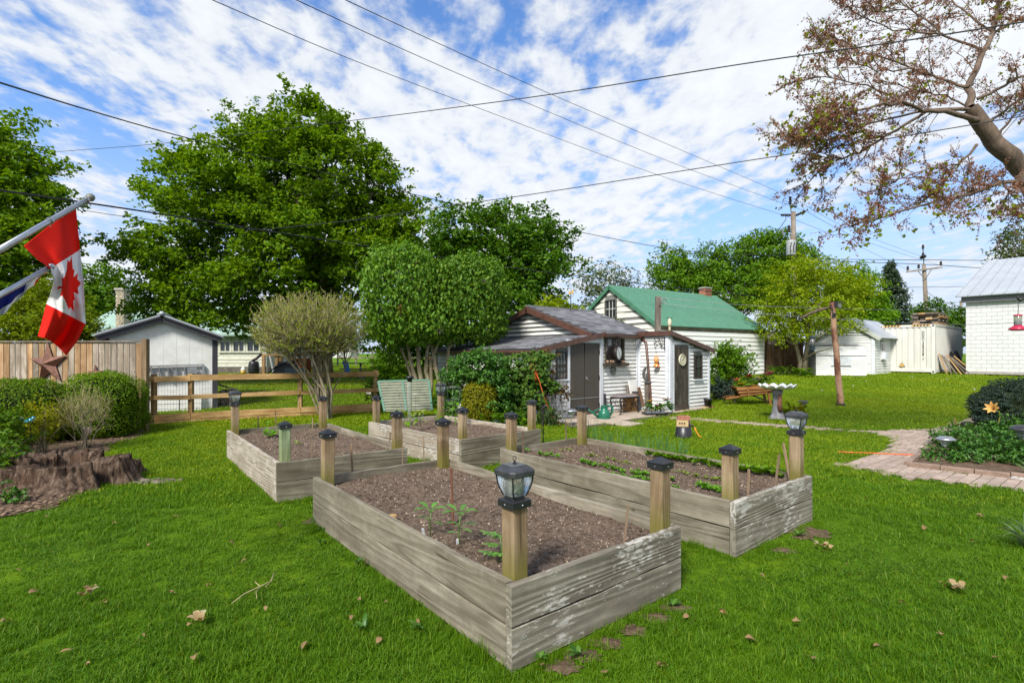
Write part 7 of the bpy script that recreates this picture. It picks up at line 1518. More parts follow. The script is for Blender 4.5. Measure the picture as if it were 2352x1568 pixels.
 for i,chn in enumerate('HHXU309358 7'):
  if chn == ' ': continue
  cu = bpy.data.curves.new('letter','FONT'); cu.body = chn; cu.size = .17; cu.align_x = 'CENTER'; cu.extrude = .002; tmp = bpy.data.objects.new('letter',cu); COL.objects.link(tmp); dg = bpy.context.evaluated_depsgraph_get(); me = bpy.data.meshes.new_from_object(tmp.evaluated_get(dg)); bpy.data.objects.remove(tmp); me.materials.clear(); me.materials.append(m_iron)
  piece('letter',me,frame(N0 + U * .50 - V * .004 + UP * (H - .46 - i * .125 - (.06 if i > 3 else 0)),-U,UP,-V),root)
 # timber stack on the container roof, planks and drain pipe leaning at its side
 b = N0 + UP * (H + .0) + V * 1.1 + U * .35; rt = thing('timber_stack','untidy stack of grey boards on top of the shipping container','timber stack',b)
 for j in range(7):
  for i in range(4):
   q = b + U * (-.15 + i * .30 + rnd.uniform(-.05,.05)) + UP * (.045 + j * .098) + V * rnd.uniform(-.15,.3)
   if j in (2,5):
    if i < 3: q = b + UP * (.045 + j * .098) + V * (.2 + i * .75) - U * .3; plank('board',q,q + U * 1.3,.07,.1,m_oldx,rt,tag=i)
   else: plank('board',q,q + V * 1.9,.085,.28,m_oldx if (i + j) % 4 else m_rail,rt,tag=rnd.randrange(4))
 b = N0 + V * 1.4 - U * .5; b.z = gz(b.x,b.y);
 for i in range(7):
  s = .55 + i * .13; q = N0 + V * (s + .15) - U * (.35 + .17 * i); q.z = gz(q.x,q.y); t = N0 + V * s - U * (.05 + .075 * i) + UP * (1.02 - .05 * (i % 3) - .02 * i); rt = plank('leaning_plank',q,t,.17 + .05 * (i % 2),.035,m_oldx if i % 3 else m_rail,None,V,tag=i % 4); rt['label'] = 'long weathered plank in the bundle leaning on the container side'; rt['category'] = 'plank'; rt['group'] = 'planks leaning on the container'; W[rt.name] = q
 b = N0 + V * 3.0 - U * .55; b.z = gz(b.x,b.y); rt = thing('drain_pipe_bundle','black corrugated plastic drain pipes leaning behind the planks','drain pipes',b)
 for i in range(4): o = b + V * i * .22; pts = [o + (U * .45 + UP * 1.15) * (j / 12) for j in range(13)]; mb = MB(); mb.tube(pts,[.11 + (.012 if j % 2 else 0) for j in range(13)],8); part('pipe',mb,m_blackp,rt)
m_brownx = wood('brown_fence_plank',[(.07,.038,.02),(.165,.095,.055),(.26,.17,.11)],'x',.3,24)
far_right()
def block_house():
 C = Vector((23.5,27.05,0)); zb,zt = .58,4.25; X = -U; n = -V; ln = 8.; root = thing('block_building','white painted block building with a grey metal roof at the right edge','building',C + UP * zb); mb = MB(); mb.prism([C + UP * zb,C + X * ln + UP * zb,C + X * ln + UP * zt,C + UP * zt],V * 9); part('wall',mb,m_mortar,root)
 bw,bh = .40,.20; me = board_mesh(bw - .008,bh - .008,.05,m_brick_white,.006)
 hb = board_mesh(bw / 2 - .008,bh - .008,.05,m_brick_white,.006)
 for j in range(18):
  for i in range(9):
   s = (i + .5) * bw + (bw / 2 if j % 2 else 0); q = C + X * (s + .003) + UP * (zb + .12 + (j + .5) * bh) + n * (.004 + rnd.uniform(-.002,.002)); piece('block',me,frame(q,X,UP.cross(X),UP),root)
  if j % 2: q = C + X * (bw / 4 + .003) + UP * (zb + .12 + (j + .5) * bh) + n * .004; piece('block',hb,frame(q,X,UP.cross(X),UP),root)
 mb = MB(); mb.box(C + X * ln / 2 + UP * (zb + .06) + n * .02,(ln,.08,.12),(X,UP.cross(X),UP)); part('footing',mb,m_stone,root)
 mb = MB(); mb.box(C + X * (ln / 2 - .05) + UP * (zt + .15) + n * .18,(ln + .2,.06,.34),(X,UP.cross(X),UP)); part('fascia',mb,plain('grey_fascia',(.17,.17,.19),rough=.5),root); mb = MB(); mb.box(C + X * ln / 2 + UP * (zt + .02) + n * .07,(ln,.18,.04),(X,UP.cross(X),UP)); part('soffit',mb,m_dark,root)
 lo = C - X * .35 + n * .42 + UP * (zt + .27); hi = C - X * .35 + V * 8.0 + UP * 7.35; up = (hi - lo).normalized(); nn = X.cross(up); nn = nn if nn.z > 0 else -nn; mb = MB(); mb.prism([lo,hi,hi + nn * .04,lo + nn * .04],X * (ln + .5)); part('roof',mb,m_steel,root); me = board_mesh((hi - lo).length,.05,.035,m_steel,.006)
 for i in range(16): piece('roof_seam',me,frame((lo + hi) / 2 + X * (.03 + i * .46) + nn * .06,up,nn.cross(up),nn),root)
 lo2 = C - X * .35 + V * 16.4 + UP * (zt + .27); mb = MB(); mb.prism([lo2,hi,hi + UP * .04,lo2 + UP * .04],X * (ln + .5)); part('roof',mb,m_steel,root)
 mb = MB(); mb.prism([C + UP * zt + V * .02,C + V * 8 + UP * 7.2,C + V * 9 + UP * 6.9,C + V * 9 + UP * zt],X * .1); part('gable_wall',mb,m_mortar,root)
block_house()
# ---------------------------------------------------------------- far left: neighbour's house and yard
def far_left():
 y = 28.; g = gz(0,y); w = lambda x,z,o=0: P(x,z,y + o); a,b = onG(190,y),onG(612,y); root = thing('neighbour_house','pale clapboard house with a light green roof beyond the fence, half hidden by the maple','house',onG(560,y)); ez = w(0,772).z; mb = MB(); mb.prism([a,b,Vector((b.x,y,ez)),Vector((a.x,y,ez))],Vector((0,7,0))); part('wall',mb,m_cream,root)
 b2 = onG(600,y); mb = MB(); mb.box(Vector(((w(495,0).x + b2.x) / 2,y - .03,g + .16)),(b2.x - w(495,0).x + 1.0,.06,.34)); part('foundation',mb,m_stonewall,root)
 p0 = w(488,0); siding(root,Vector((p0.x,y,0)),Vector((b.x,y,0)),g + .34,ez - .1,.19,m_cream,[(w(503,0).x - p0.x,w(601,0).x - p0.x,w(0,811).z,w(0,782).z)],outn=Vector((0,-1,0)))
 for x0,x1 in ((506,531),(536,563),(568,598)):
  l,r,t,bt = w(x0,0).x,w(x1,0).x,w(0,783).z,w(0,808).z; mb = MB(); c = Vector(((l + r) / 2,y - .02,(t + bt) / 2))
  for s in (-1,1): mb.box(c + Vector((s * (r - l) / 2,-.01,0)),(.10,.09,t - bt + .1))
  for z in (t,bt): mb.box(Vector((c.x,y - .03,z)),(r - l - .1,.09,.09))
  mb.box(c,(.05,.06,t - bt - .1)); f = part('window',mb,m_cream,root)
  for s in (-1,1): mb = MB(); mb.box(c + Vector((s * (r - l) * .23,.0,0)),((r - l) * .42,.02,t - bt - .09)); part('pane',mb,m_pane,f)
 rd = Vector((0,4,1.9)); mb = MB(); q = Vector((a.x - .5,y - .5,ez)); mb.prism([q,q + rd,q + rd + UP * .1,q + UP * .1],Vector((b.x - a.x + 1,0,0))); part('roof',mb,plain('pale_green_roof',(.30,.42,.34),(.24,.34,.28),.5,2),root); mb = MB(); q2 = q + Vector((0,8,0)); mb.prism([q2,q + rd,q + rd + UP * .1,q2 + UP * .1],Vector((b.x - a.x + 1,0,0))); part('roof',mb,m_shedge,root)
 mb = MB(); mb.prism([Vector((b.x - .02,y + .02,ez)),Vector((b.x - .02,y + 7,ez)),Vector((b.x - .02,y + 3.5,ez + 1.7))],Vector((-.1,0,0))); part('gable_wall',mb,m_cream,root)
 c = Vector((w(267,0).x,y + .5,0)); mb = MB(); z0,z1 = 1.,w(0,665).z; mb.box(c + UP * (z0 + z1) / 2,(.42,.5,z1 - z0)); part('chimney',mb,m_stonechim,root); mb = MB(); mb.box(c + UP * (z1 + .06),(.55,.62,.12)); part('chimney_cap',mb,m_stone,root); me = board_mesh(.18,.1,.03,m_stonechim,.012,tag=1)
 for j in range(int((z1 - 2.2) / .12)):
  for i in range(2): piece('stone',me,frame(Vector((c.x + (i - .5) * .2 + (.03 if j % 2 else -.03),c.y - .255,2.3 + j * .12)),Vector((1,0,0)),Vector((0,1,0)),UP),root)
 # rain barrel
 p = onG(583,27.2); k = 27.2 / F; root = thing('rain_barrel','black plastic rain barrel at the neighbour house corner','barrel',p); mb = MB(); mb.lathe([(9 * k,0),(11 * k,4 * k),(12 * k,14 * k),(11 * k,25 * k),(9.5 * k,30 * k),(2 * k,30.5 * k)],p,18); part('barrel',mb,m_blackp,root,True)
 for z in (7,14,21): mb = MB(); mb.lathe([(12.0 * k,(z - .6) * k),(12.5 * k,z * k),(12.0 * k,(z + .6) * k)],p,18,cap=False); part('hoop',mb,m_blackp,root)
 mb = MB(); mb.tube([p + Vector((-4 * k,0,30 * k)),p + Vector((6 * k,0,36 * k)),p + Vector((12 * k,.3,46 * k))],.07,7); part('downpipe',mb,m_iron,root,True)
 p = G(559,858); k = p.y / F; root = thing('propane_tank','small white and yellow propane tank on the neighbour lawn','propane tank',p); mb = MB(); mb.lathe([(4 * k,0),(5.4 * k,2 * k),(5.6 * k,7 * k)],p,14); part('lower_shell',mb,plain('yellow_tank_paint',(.60,.35,.05),rough=.4),root,True); mb = MB(); mb.lathe([(5.6 * k,7 * k),(5.5 * k,10 * k),(3.5 * k,12.5 * k),(3 * k,15 * k),(3 * k,16 * k)],p,14); part('upper_shell',mb,m_white,root,True)
 mb = MB(); p = G(568,872); mb.lathe([(.6,0),(.75,.02),(.75,.10),(.62,.11),(.6,.06),(.05,.05)],p,22,(Vector((1,0,0)),Vector((0,.6,0)),UP)); solo('round_basin',mb,m_alu,'shallow pale round basin lying on the neighbour lawn','basin',p)
 p = G(664,908); mb = MB(); mb.lathe([(.04,-.28),(.07,-.1),(.07,.1),(.03,.28)],p + UP * .07,10,(Vector((0,1,0)),UP,Vector((1,.1,.05)).normalized())); solo('white_bottle',mb,m_white,'white bottle lying in the grass beyond the rail fence','bottle',p)
 # wood and clutter by the house corner
 y2 = 26.5; X = lambda x,z,o=0: P(x,z,y2 + o); rt = thing('timber_porch','timber porch frame with orange board panels behind the twiggy shrub','porch',onG(640,y2))
 for x,t in ((606,812),(636,808),(645,812),(668,815),(700,815)): mb = MB(); mb.beam(onG(x,y2),X(x,t),.14,.14,Vector((0,1,0))); part('post',mb,m_railp,rt)
 for x0,x1,z in ((606,700,815),(606,660,862)): plank('rail',X(x0,z,-.1),X(x1,z,-.1),.1,.06,m_rail,rt)
 mb = MB(); mb.box(X(690,845,.2),(1.1,.06,1.0)); part('panel',mb,plain('orange_board',(.30,.10,.03),(.22,.07,.02),.7,6),rt); mb = MB(); mb.box(X(735,842,.3),(.6,.06,1.1)); part('panel',mb,plain('red_board',(.34,.08,.04),(.24,.06,.03),.7,6),rt)
 mb = MB(); mb.beam(X(630,862,-.3),X(620,818,-.1),.06,.06); part('pole',mb,m_white,rt)
 p = onG(652,25.5); rt = thing('garden_cart','dark upturned garden cart beside the blue bin on the neighbour lawn','cart',p); mb = MB(); mb.hexa([p + Vector((-.5,-.2,.15)),p + Vector((.55,-.2,.1)),p + Vector((.55,.4,.1)),p + Vector((-.5,.4,.15))],[p + Vector((-.2,-.1,.75)),p + Vector((.6,-.1,.6)),p + Vector((.6,.3,.6)),p + Vector((-.2,.3,.75))]); part('tub',mb,m_blackp,rt)
 for s in (-.2,.4): mb = MB(); mb.tube([p + Vector((-.9,s,.0)),p + Vector((-.3,s,.5)),p + Vector((.4,s,.8))],.03,6); part('handle',mb,m_iron,rt)
 mb = MB(); mb.tube([p + Vector((.5 + .2 * math.cos(a),-.3,.2 + .2 * math.sin(a))) for a in [i * .5 for i in range(14)]],.04,6); part('wheel',mb,m_iron,rt)
 p = onG(676,25.); mb = MB(); mb.box(p + UP * .25,(.75,.4,.4)); solo('storage_bin',mb,plain('slate_blue_bin',(.12,.17,.21),rough=.5),'slate blue storage bin on the neighbour lawn behind the shrub','bin',p)
 bm = plain('blue_plastic',(.02,.16,.48),rough=.35); y3 = 25.; mb = MB(); mb.prism([P(786,830,y3),P(790,828,y3),P(800,860,y3),P(795,862,y3)],Vector((0,.5,0))); solo('blue_slide',mb,bm,'bright blue plastic slide piece standing on the neighbour lawn','slide',P(792,860,y3)); p = onG(830,24.5); mb = MB(); mb.ball(p + UP * .14,(.22,.2,.16),10,6); solo('blue_ball',mb,bm,'blue plastic toy lying in the grass right of the blue slide','toy',p)
 rt = thing('picnic_table','grey wooden picnic table beyond the rail fence under the maple','picnic table',onG(800,27))
 for i in range(4): plank('top_board',P(785,834,26.6) + Vector((0,i * .2,0)),P(835,834,26.6) + Vector((0,i * .2,0)),.04,.17,m_oldx,rt,tag=i % 2)
 for x in (792,828): mb = MB(); mb.beam(onG(x - 3,26.6),P(x + 2,835,26.8),.09,.05,Vector((1,0,0))); part('leg',mb,m_old,rt); mb = MB(); mb.beam(onG(x + 2,27.6),P(x - 1,835,27.2),.09,.05,Vector((1,0,0))); part('leg',mb,m_old,rt)
 plank('seat_board',P(782,847,26.1),P(840,847,26.1),.05,.25,m_oldx,rt)
 build_rail_fence(onG(775,36),onG(985,36),(0,.2,.38,.56,.8,1),'dark old rail fence far behind the pruned shrub','far_fence',((1.0,.12),(.55,.1)),False,(m_oldx,m_old),False)
 build_rail_fence(onG(985,24),onG(1120,24),(.02,.45,.98),'brown timber rail fence seen between the lilac trunks','far_fence',((.95,.12),(.5,.12)),False,(m_rail,m_railp),False)
 # fire ring and logs
 for (x,z,w_,h_,lab) in ((857,905,6,18,'left upright cut log by the neighbour fire ring'),(890,902,6.5,18,'right upright cut log by the neighbour fire ring')): p = G(x,z); k = p.y / F; mb = MB(); mb.lathe([(w_ * k,0),(w_ * .95 * k,h_ * k),(.1 * k,h_ * k)],p,12); solo('cut_log',mb,m_tanw,lab,'log',p,'cut logs by the fire ring')
 c = G(876,907);
 for i in range(11): a = i * .571; p = c + Vector((math.cos(a) * .42,math.sin(a) * .35,.07)); mb = MB(); mb.ball(p,(.10,.09,.08),8,5,jit=.12); solo('fire_ring_stone',mb,plain('coral_stone',(.4,.14,.12),rough=.8) if i == 9 else m_stone,'coral coloured stone in the neighbour fire ring' if i == 9 else 'grey field stone of the fire ring beyond the fence','stone',p,'fire ring stones')
 # white camper van shape behind
 p = onG(715,42); rt = thing('camper_trailer','white camper trailer parked far behind the pruned shrub','trailer',p); pf = [(-3.0,.5),(-3.2,1.4),(-2.6,2.7),(3.0,2.8),(3.3,1.6),(3.1,.5)]; mb = MB(); mb.prism([p + Vector((x,0,z)) for x,z in reversed(pf)],Vector((0,2.2,0))); part('body',mb,m_white,rt)
 for x in (-1.6,1.2): mb = MB(); mb.box(p + Vector((x,-.02,1.8)),(1.1,.04,.6)); part('window',mb,m_pane,rt)
 for x in (-.5,.4): mb = MB(); mb.lathe([(.33,0),(.33,.2)],p + Vector((x,0.1,.33)),16,(Vector((1,0,0)),UP,Vector((0,-1,0)))); part('wheel',mb,m_blackp,rt)
 # orange timber box by the lilac
 p = onG(905,14.4); mb = MB();
 for j in range(3): mb.box(P(903,937,14.2) + UP * (.0 + j * .11),(.55,.4,.10))
 solo('timber_box',mb,m_rail,'small tan timber planter box behind the corrugated panel','planter box',p)
m_cream = plain('cream_siding_paint',(.55,.56,.48),(.44,.44,.37),.6,4,objv=.03); m_stonechim = plain('chimney_stone',(.44,.38,.29),(.28,.24,.18),.9,8,bmp=.5,objv=.15)
far_left()
# ---------------------------------------------------------------- trees
def trees():
 y = 21.5
 E = [ell(*q[:4],y,q[4],q[5] if len(q) > 5 else None) for q in (
  (650,440,180,120,0,180),(700,320,95,70,.5),(590,350,100,70,0),(490,410,95,70,-.5),(800,390,95,80,.3),(870,460,75,80,.5),(920,500,36,50,.5),(420,500,85,70,-.8),(560,520,150,90,-1.4,120),(730,540,150,90,-1.2,120),(370,590,62,60,-.8),(480,680,120,60,-1.),(600,640,130,60,-1.6),(350,680,62,45,-.6),(860,590,90,70,0),(760,640,100,45,-1.),(450,600,100,70,-1.2),(680,262,38,30,.5),(758,268,40,34,.5),(590,290,36,26,.3),(400,420,40,45,-.4),(545,745,50,22,-1.2),(655,725,90,28,-1.),(760,715,60,25,-.6),(380,740,60,28,-.8))]
 tr = onG(742,y + .5); st = []
 for (x1,z1,x2,z2,r) in ((738,770,735,640,.36),(715,700,690,560,.20),(765,700,800,540,.22),(790,720,880,600,.15),(700,720,600,600,.15)): st.append(([tr - UP * .1,P(742 + (x1 - 742) * .35,800,y + .5),P(x1,z1,y + .5),P(x2,z2,y + .4)],[r * 1.35,r * 1.05,r * .85,r * .45]))
 tree('maple_tree','largest broad green maple tree standing behind the pruned shrub','tree',tr,E,P(735,600,y + .4),.36,L_maple,m_bark,400,26,.55,.17,.17,40,.55,.5,'broad leaved trees beyond the fence',stems=st,sub=9,sig=.42)
 y = 27.; E = [ell(*q,y,dy) for *q,dy in ((1120,560,110,100,0),(1200,560,100,100,.5),(1245,650,80,90,.5),(1080,640,120,110,0),(1190,690,120,90,-1),(1010,600,80,110,.5),(1160,480,60,45,.5),(1000,720,90,70,0),(1260,740,60,60,0),(1240,560,60,60,.8))]
 tree('maple_tree','darker green round tree behind the lilac and the shed roof','tree',onG(1150,y),E,P(1150,640,y),.3,L_maple2,m_bark,230,24,.6,.20,.20,24,.5,.4,'broad leaved trees beyond the fence',seed=3,sub=8,sig=.5)
 y = 17.; E = [ell(*q,y,dy) for *q,dy in ((-60,400,110,120,0),(20,430,90,90,.3),(70,480,80,70,.2),(-20,560,120,120,-.3),(30,640,90,90,0),(-80,680,120,90,0),(-10,320,50,60,.3),(110,470,45,40,.2),(60,560,70,70,.3),(-120,500,100,160,0))]
 tree('maple_tree','green maple tree at the left edge behind the flags','tree',onG(-60,y),E,P(-50,560,y),.28,L_maple,m_bark,170,26,.5,.16,.15,22,.5,.4,'broad leaved trees beyond the fence',seed=5,sub=8,sig=.36)
 y = 44.; E = [ell(*q,y,dy) for *q,dy in ((225,660,55,50,0),(260,690,45,50,.5),(190,680,50,60,0),(230,730,70,50,0))]
 tree('garden_tree','round mid green tree seen between the flag and the big maple','tree',onG(225,y),E,P(225,690,y),.3,L_mid,m_bark,300,26,1.0,.35,.30,8,.5,.4,'broad leaved trees beyond the fence',seed=6)
 y = 13.2; E = [ell(*q,y,dy) for *q,dy in ((70,740,52,60,0),(120,700,45,60,.2),(160,745,55,50,0),(195,760,40,35,0),(40,770,40,40,0),(125,760,60,50,-.2),(90,690,26,40,.2))]
 tree('cedar_tree','feathery yellow green cedar rising behind the board fence','tree',onG(120,y),E,P(120,740,y),.09,L_cedar,m_bark,520,24,.40,.10,.10,6,.7,.9,seed=7,asp=.35)
 # far trees behind the barn
 y = 42.; E = [ell(*q,y,dy) for *q,dy in ((1620,620,70,45,0),(1700,610,80,50,0),(1770,590,70,55,0),(1550,640,60,40,0),(1680,670,150,45,-.5),(1790,650,80,60,0),(1540,610,40,40,.5),(1760,555,36,20,.5),(1850,610,40,40,1))]
 tree('garden_tree','wide bright green tree rising behind the green barn roof','tree',onG(1690,y),E,P(1690,660,y),.3,L_mid,m_bark,1150,34,1.0,.32,.22,22,.55,.5,'broad leaved trees beyond the fence',seed=8)
 y = 40.; E = [ell(*q,y,dy) for *q,dy in ((1970,675,55,45,0),(1935,690,60,50,0),(2005,728,34,32,0),(1960,740,80,50,0),(1950,640,40,30,.5))]
 tree('garden_tree','bright green tree between the locust and the spruce','tree',onG(1980,y),E,P(1980,700,y),.2,L_bright,m_bark,520,34,.9,.3,.20,10,.5,.5,'broad leaved trees beyond the fence',seed=9)
 y = 70.; E = [ell(*q,y,dy) for *q,dy in ((1350,650,35,40,0),(1400,635,45,38,0),(1440,660,30,30,0),(1370,700,50,40,0),(1470,680,40,30,0))]
 tree('sparse_tree','thin leaved tree against the sky left of the barn gable','tree',onG(1395,y),E,P(1395,680,y),.3,L_far,m_bark,240,14,1.3,.5,.34,46,.7,.5,'sparse far trees',seed=10)
 y = 45.; E = [ell(*q,y,dy) for *q,dy in ((2330,560,45,45,0),(2380,570,60,60,0),(2320,600,40,30,0))]
 tree('sparse_tree','thin leaved tree above the white block building roof','tree',onG(2350,y),E,P(2350,620,y),.2,L_far,m_bark,230,12,1.0,.38,.24,46,.7,.5,'sparse far trees',seed=11)
 y = 48.; E = [ell(2150,730,40,35,y),ell(2190,760,60,30,y),ell(2225,740,25,25,y)]; tree('garden_tree','small dark green tree between the spruce and the timber stack','tree',onG(2160,y),E,P(2160,760,y),.15,L_maple2,m_bark,160,24,1.,.35,.3,6,.5,.4,'broad leaved trees beyond the fence',seed=12)
 y = 30.; E = [ell(*q,y,dy) for *q,dy in ((880,770,60,50,0),(930,790,80,40,0),(820,800,50,30,0),(1000,800,60,40,0))]; loose('far_shrub','dark green shrubs far behind the lilac trunks',900,31,[ell(900,770,120,60,31.),ell(1000,790,80,50,31.)],10,L_maple2,160,22,.8,.3,.26,'shrub',.6)
 # yellow green locust
 y = 26.3; E = [ell(*q,y,dy) for *q,dy in ((1830,640,70,45,0),(1900,660,80,60,0),(1955,675,55,40,0),(1800,700,70,50,0),(1870,730,100,45,-.5),(1780,750,45,30,-.3),(1850,615,40,25,.3),(1810,770,40,16,-.8))]
 b = onG(1842,y); st = [([onG(1836,y),P(1838,830,y),P(1828,790,y),P(1815,740,y)],[.14,.10,.08,.05]),([onG(1850,y),P(1848,830,y),P(1856,780,y),P(1868,700,y)],[.14,.11,.09,.05]),([onG(1850,y),P(1855,800,y),P(1890,770,y - .4),P(1960,745,y - .8)],[.10,.07,.05,.02]),([P(1829,795,y),P(1805,780,y),P(1770,770,y)],[.06,.045,.02]),([P(1838,830,y),P(1870,810,y - .3),P(1940,790,y - 1.)],[.06,.04,.015])]
 tree('locust_tree','two stemmed yellow green tree before the lattice fence','tree',b,E,P(1860,720,y),.12,L_locust,m_barkl,640,26,.55,.20,.125,18,.75,.3,stems=st,seed=13)
 # spruce
 y = 62.; b = onG(2062,y); root = thing('spruce_tree','dark conical spruce tree between the bright tree and utility pole','tree',b); k = y / F; mb = MB(); top = P(2046,602,y); mb.tube([b,top],[.35,.03],8); part('trunk',mb,m_bark,root,True); pos = []; tn = []
 for i in range(240):
  f = (i / 240) ** .85; h = 602 + (800 - 602) * f; r = (4 + 62 * f ** .9) * k * rnd.uniform(.75,1.1); a = rnd.uniform(0,6.28); x = 2046 + 14 * f; c = P(x,h,y); d = Vector((math.cos(a),math.sin(a),-.28))
  for _ in range(46): t = rnd.random() ** .7; q = c + d * r * t; q.z += .18 * r * t * t; pos.append((q.x + rnd.gauss(0,.2),q.y + rnd.gauss(0,.2),q.z + rnd.gauss(0,.12) - abs(rnd.gauss(0,.15)))); tn.append(tuple(d))
 leafpart('crown',root,np.array(pos),nr.normal(size=(len(pos),3)) + np.array([0,0,.6]),.42,L_spruce,asp=.30,tan=np.array(tn))
 # lilac: two clipped heads on bare trunks
 y = 13.9; b = onG(975,y); E = [ell(*q,y,dy) for *q,dy in ((925,680,78,95,0),(985,640,70,66,.1),(955,740,90,60,-.1),(1085,680,78,84,.3),(1040,700,70,80,.2),(1110,720,55,70,.3),(900,620,50,48,0),(1120,640,44,44,.3),(930,610,60,40,0))]
 st = []
 for (x0,x1,z1,x2,z2,r) in ((962,948,850,925,740,.07),(970,962,840,955,700,.075),(985,978,850,990,700,.07),(1012,1000,840,985,760,.07),(985,990,830,1040,700,.055),(1012,1030,800,1085,690,.05),(960,930,820,900,760,.045)): st.append(([onG(x0,y),P((x0 + x1) / 2 + 4,880,y),P(x1,z1,y),P(x2,z2,y)],[r,r * .9,r * .8,r * .4]))
 t = thing('lilac_tree','clipped lilac with two dense round heads and faded blooms behind the fence','tree',b); mb = MB()
 for s in st: mb.tube(s[0],s[1],8)
 part('trunk',mb,m_barkl,t,True); mb = MB(); limbs(mb,P(975,800,y),P(985,700,y),E,22,.06,seed=4); part('limbs',mb,m_barkl,t,True)
 for cx,cz,rx,rz,dy,sq,n in ((924,682,84,112,0,3.3,12000),(1076,692,90,98,.35,3.2,12000),(1000,735,70,56,.15,2.2,4500)):
  e = ell(cx,cz,rx,rz,y,dy,88); d = nr.normal(size=(n,3)); d /= np.linalg.norm(d,axis=1,keepdims=True); k = (np.abs(d) ** sq).sum(1) ** (-1 / sq); s = d * k[:,None]; lump = 1. + .05 * np.sin(s[:,0] * 7 + cx) * np.sin(s[:,2] * 8) + .05 * np.sin(s[:,0] * 13 + s[:,2] * 11 + cx) * np.sin(s[:,1] * 9 + s[:,2] * 6)
  q = s * (lump * (1 - .34 * nr.random(n) ** 1.6))[:,None] * np.array(e[3:]) + np.array(e[:3]) + nr.normal(size=(n,3)) * .035; q[:,2] += np.where(s[:,2] > .6,np.abs(nr.normal(size=n)) * .05,0); leafpart('crown',t,q,s * .7 + nr.normal(size=(n,3)) * .6 + np.array([0,0,.3]),.092 * (.6 + .8 * nr.random(n)),L_lilac,asp=.7,tan=np.tile([0,0,-1.],(n,1)))
 p,d = clumps(E,34,.06)
 pn = 0
 for q,dd in zip(p,d):
  if dd[1] > .2 or pn > 24: continue
  pn += 1; n = 40; pos = q + dd * .03 + nr.normal(size=(n,3)) * np.array([.035,.035,.06]); leafpart('flower_head',t,pos,nr.normal(size=(n,3)),.035,L_lilacbloom if pn % 3 else L_brownbloom,asp=.9)
 # forsythia-like pruned shrub
 twigshrub('pruned_shrub','vase shaped pruned shrub with a round twiggy head in front of the rail fence',tuple(onG(752,12.2)),ell(712,752,137,88,12.2,0,118),16,34,9,.028,m_barkl,L_bud,15000,.042,21,twl=.19)
 loose('round_shrub','bright green round shrub between the pruned shrub and the lilac trunks',893,14.2,[ell(893,840,46,34,14.2,0,40),ell(868,895,28,26,13.9),ell(900,880,40,30,14.)],18,L_bright,260,14,.22,.08,.08)
 loose('arching_shrub','green multi stemmed shrub by the annex and the wheelbarrow',1676,17.3,[ell(1676,822,46,30,17.3,0,44),ell(1690,850,40,26,17.3),ell(1655,860,22,34,17.2),ell(1668,805,30,16,17.3)],34,L_bright,300,13,.26,.10,.10,sr=.014)
 loose('iris_clump','blue green strappy leaves at the foot of the arching shrub',1660,16.4,ell(1662,897,40,24,16.2,0,40),12,L_mugo,80,12,.3,.04,.16,'plant',asp=.12)
 loose('ridge_shrub','yellow green shrub showing above the shed ridge',1275,19,[ell(1275,712,42,26,19.),ell(1300,725,30,20,19.),ell(1238,730,20,20,19.)],10,L_locust,170,14,.4,.14,.13)
 # hosta
 b = onG(1845,25.2); root = thing('hosta_plant','large leaved hosta at the foot of the locust','plant',b); k = 25.2 / F
 for i in range(26): a = rnd.uniform(0,6.28); d = Vector((math.cos(a),math.sin(a) * .6,0)); s = b + d * rnd.uniform(.05,.35) + UP * rnd.uniform(.05,.35); mb = MB(); leafblade(mb,s,s + d * .36 + UP * rnd.uniform(-.05,.15),.13,UP,.2,4); part('leaf',mb,L_mid,root,True)
 loose('fence_flowers','low plants with pale flowers along the lattice fence foot',1790,26.6,ell(1790,850,36,8,26.6,0,10),6,L_mid,40,8,.2,.08,.12,'plant')
trees()
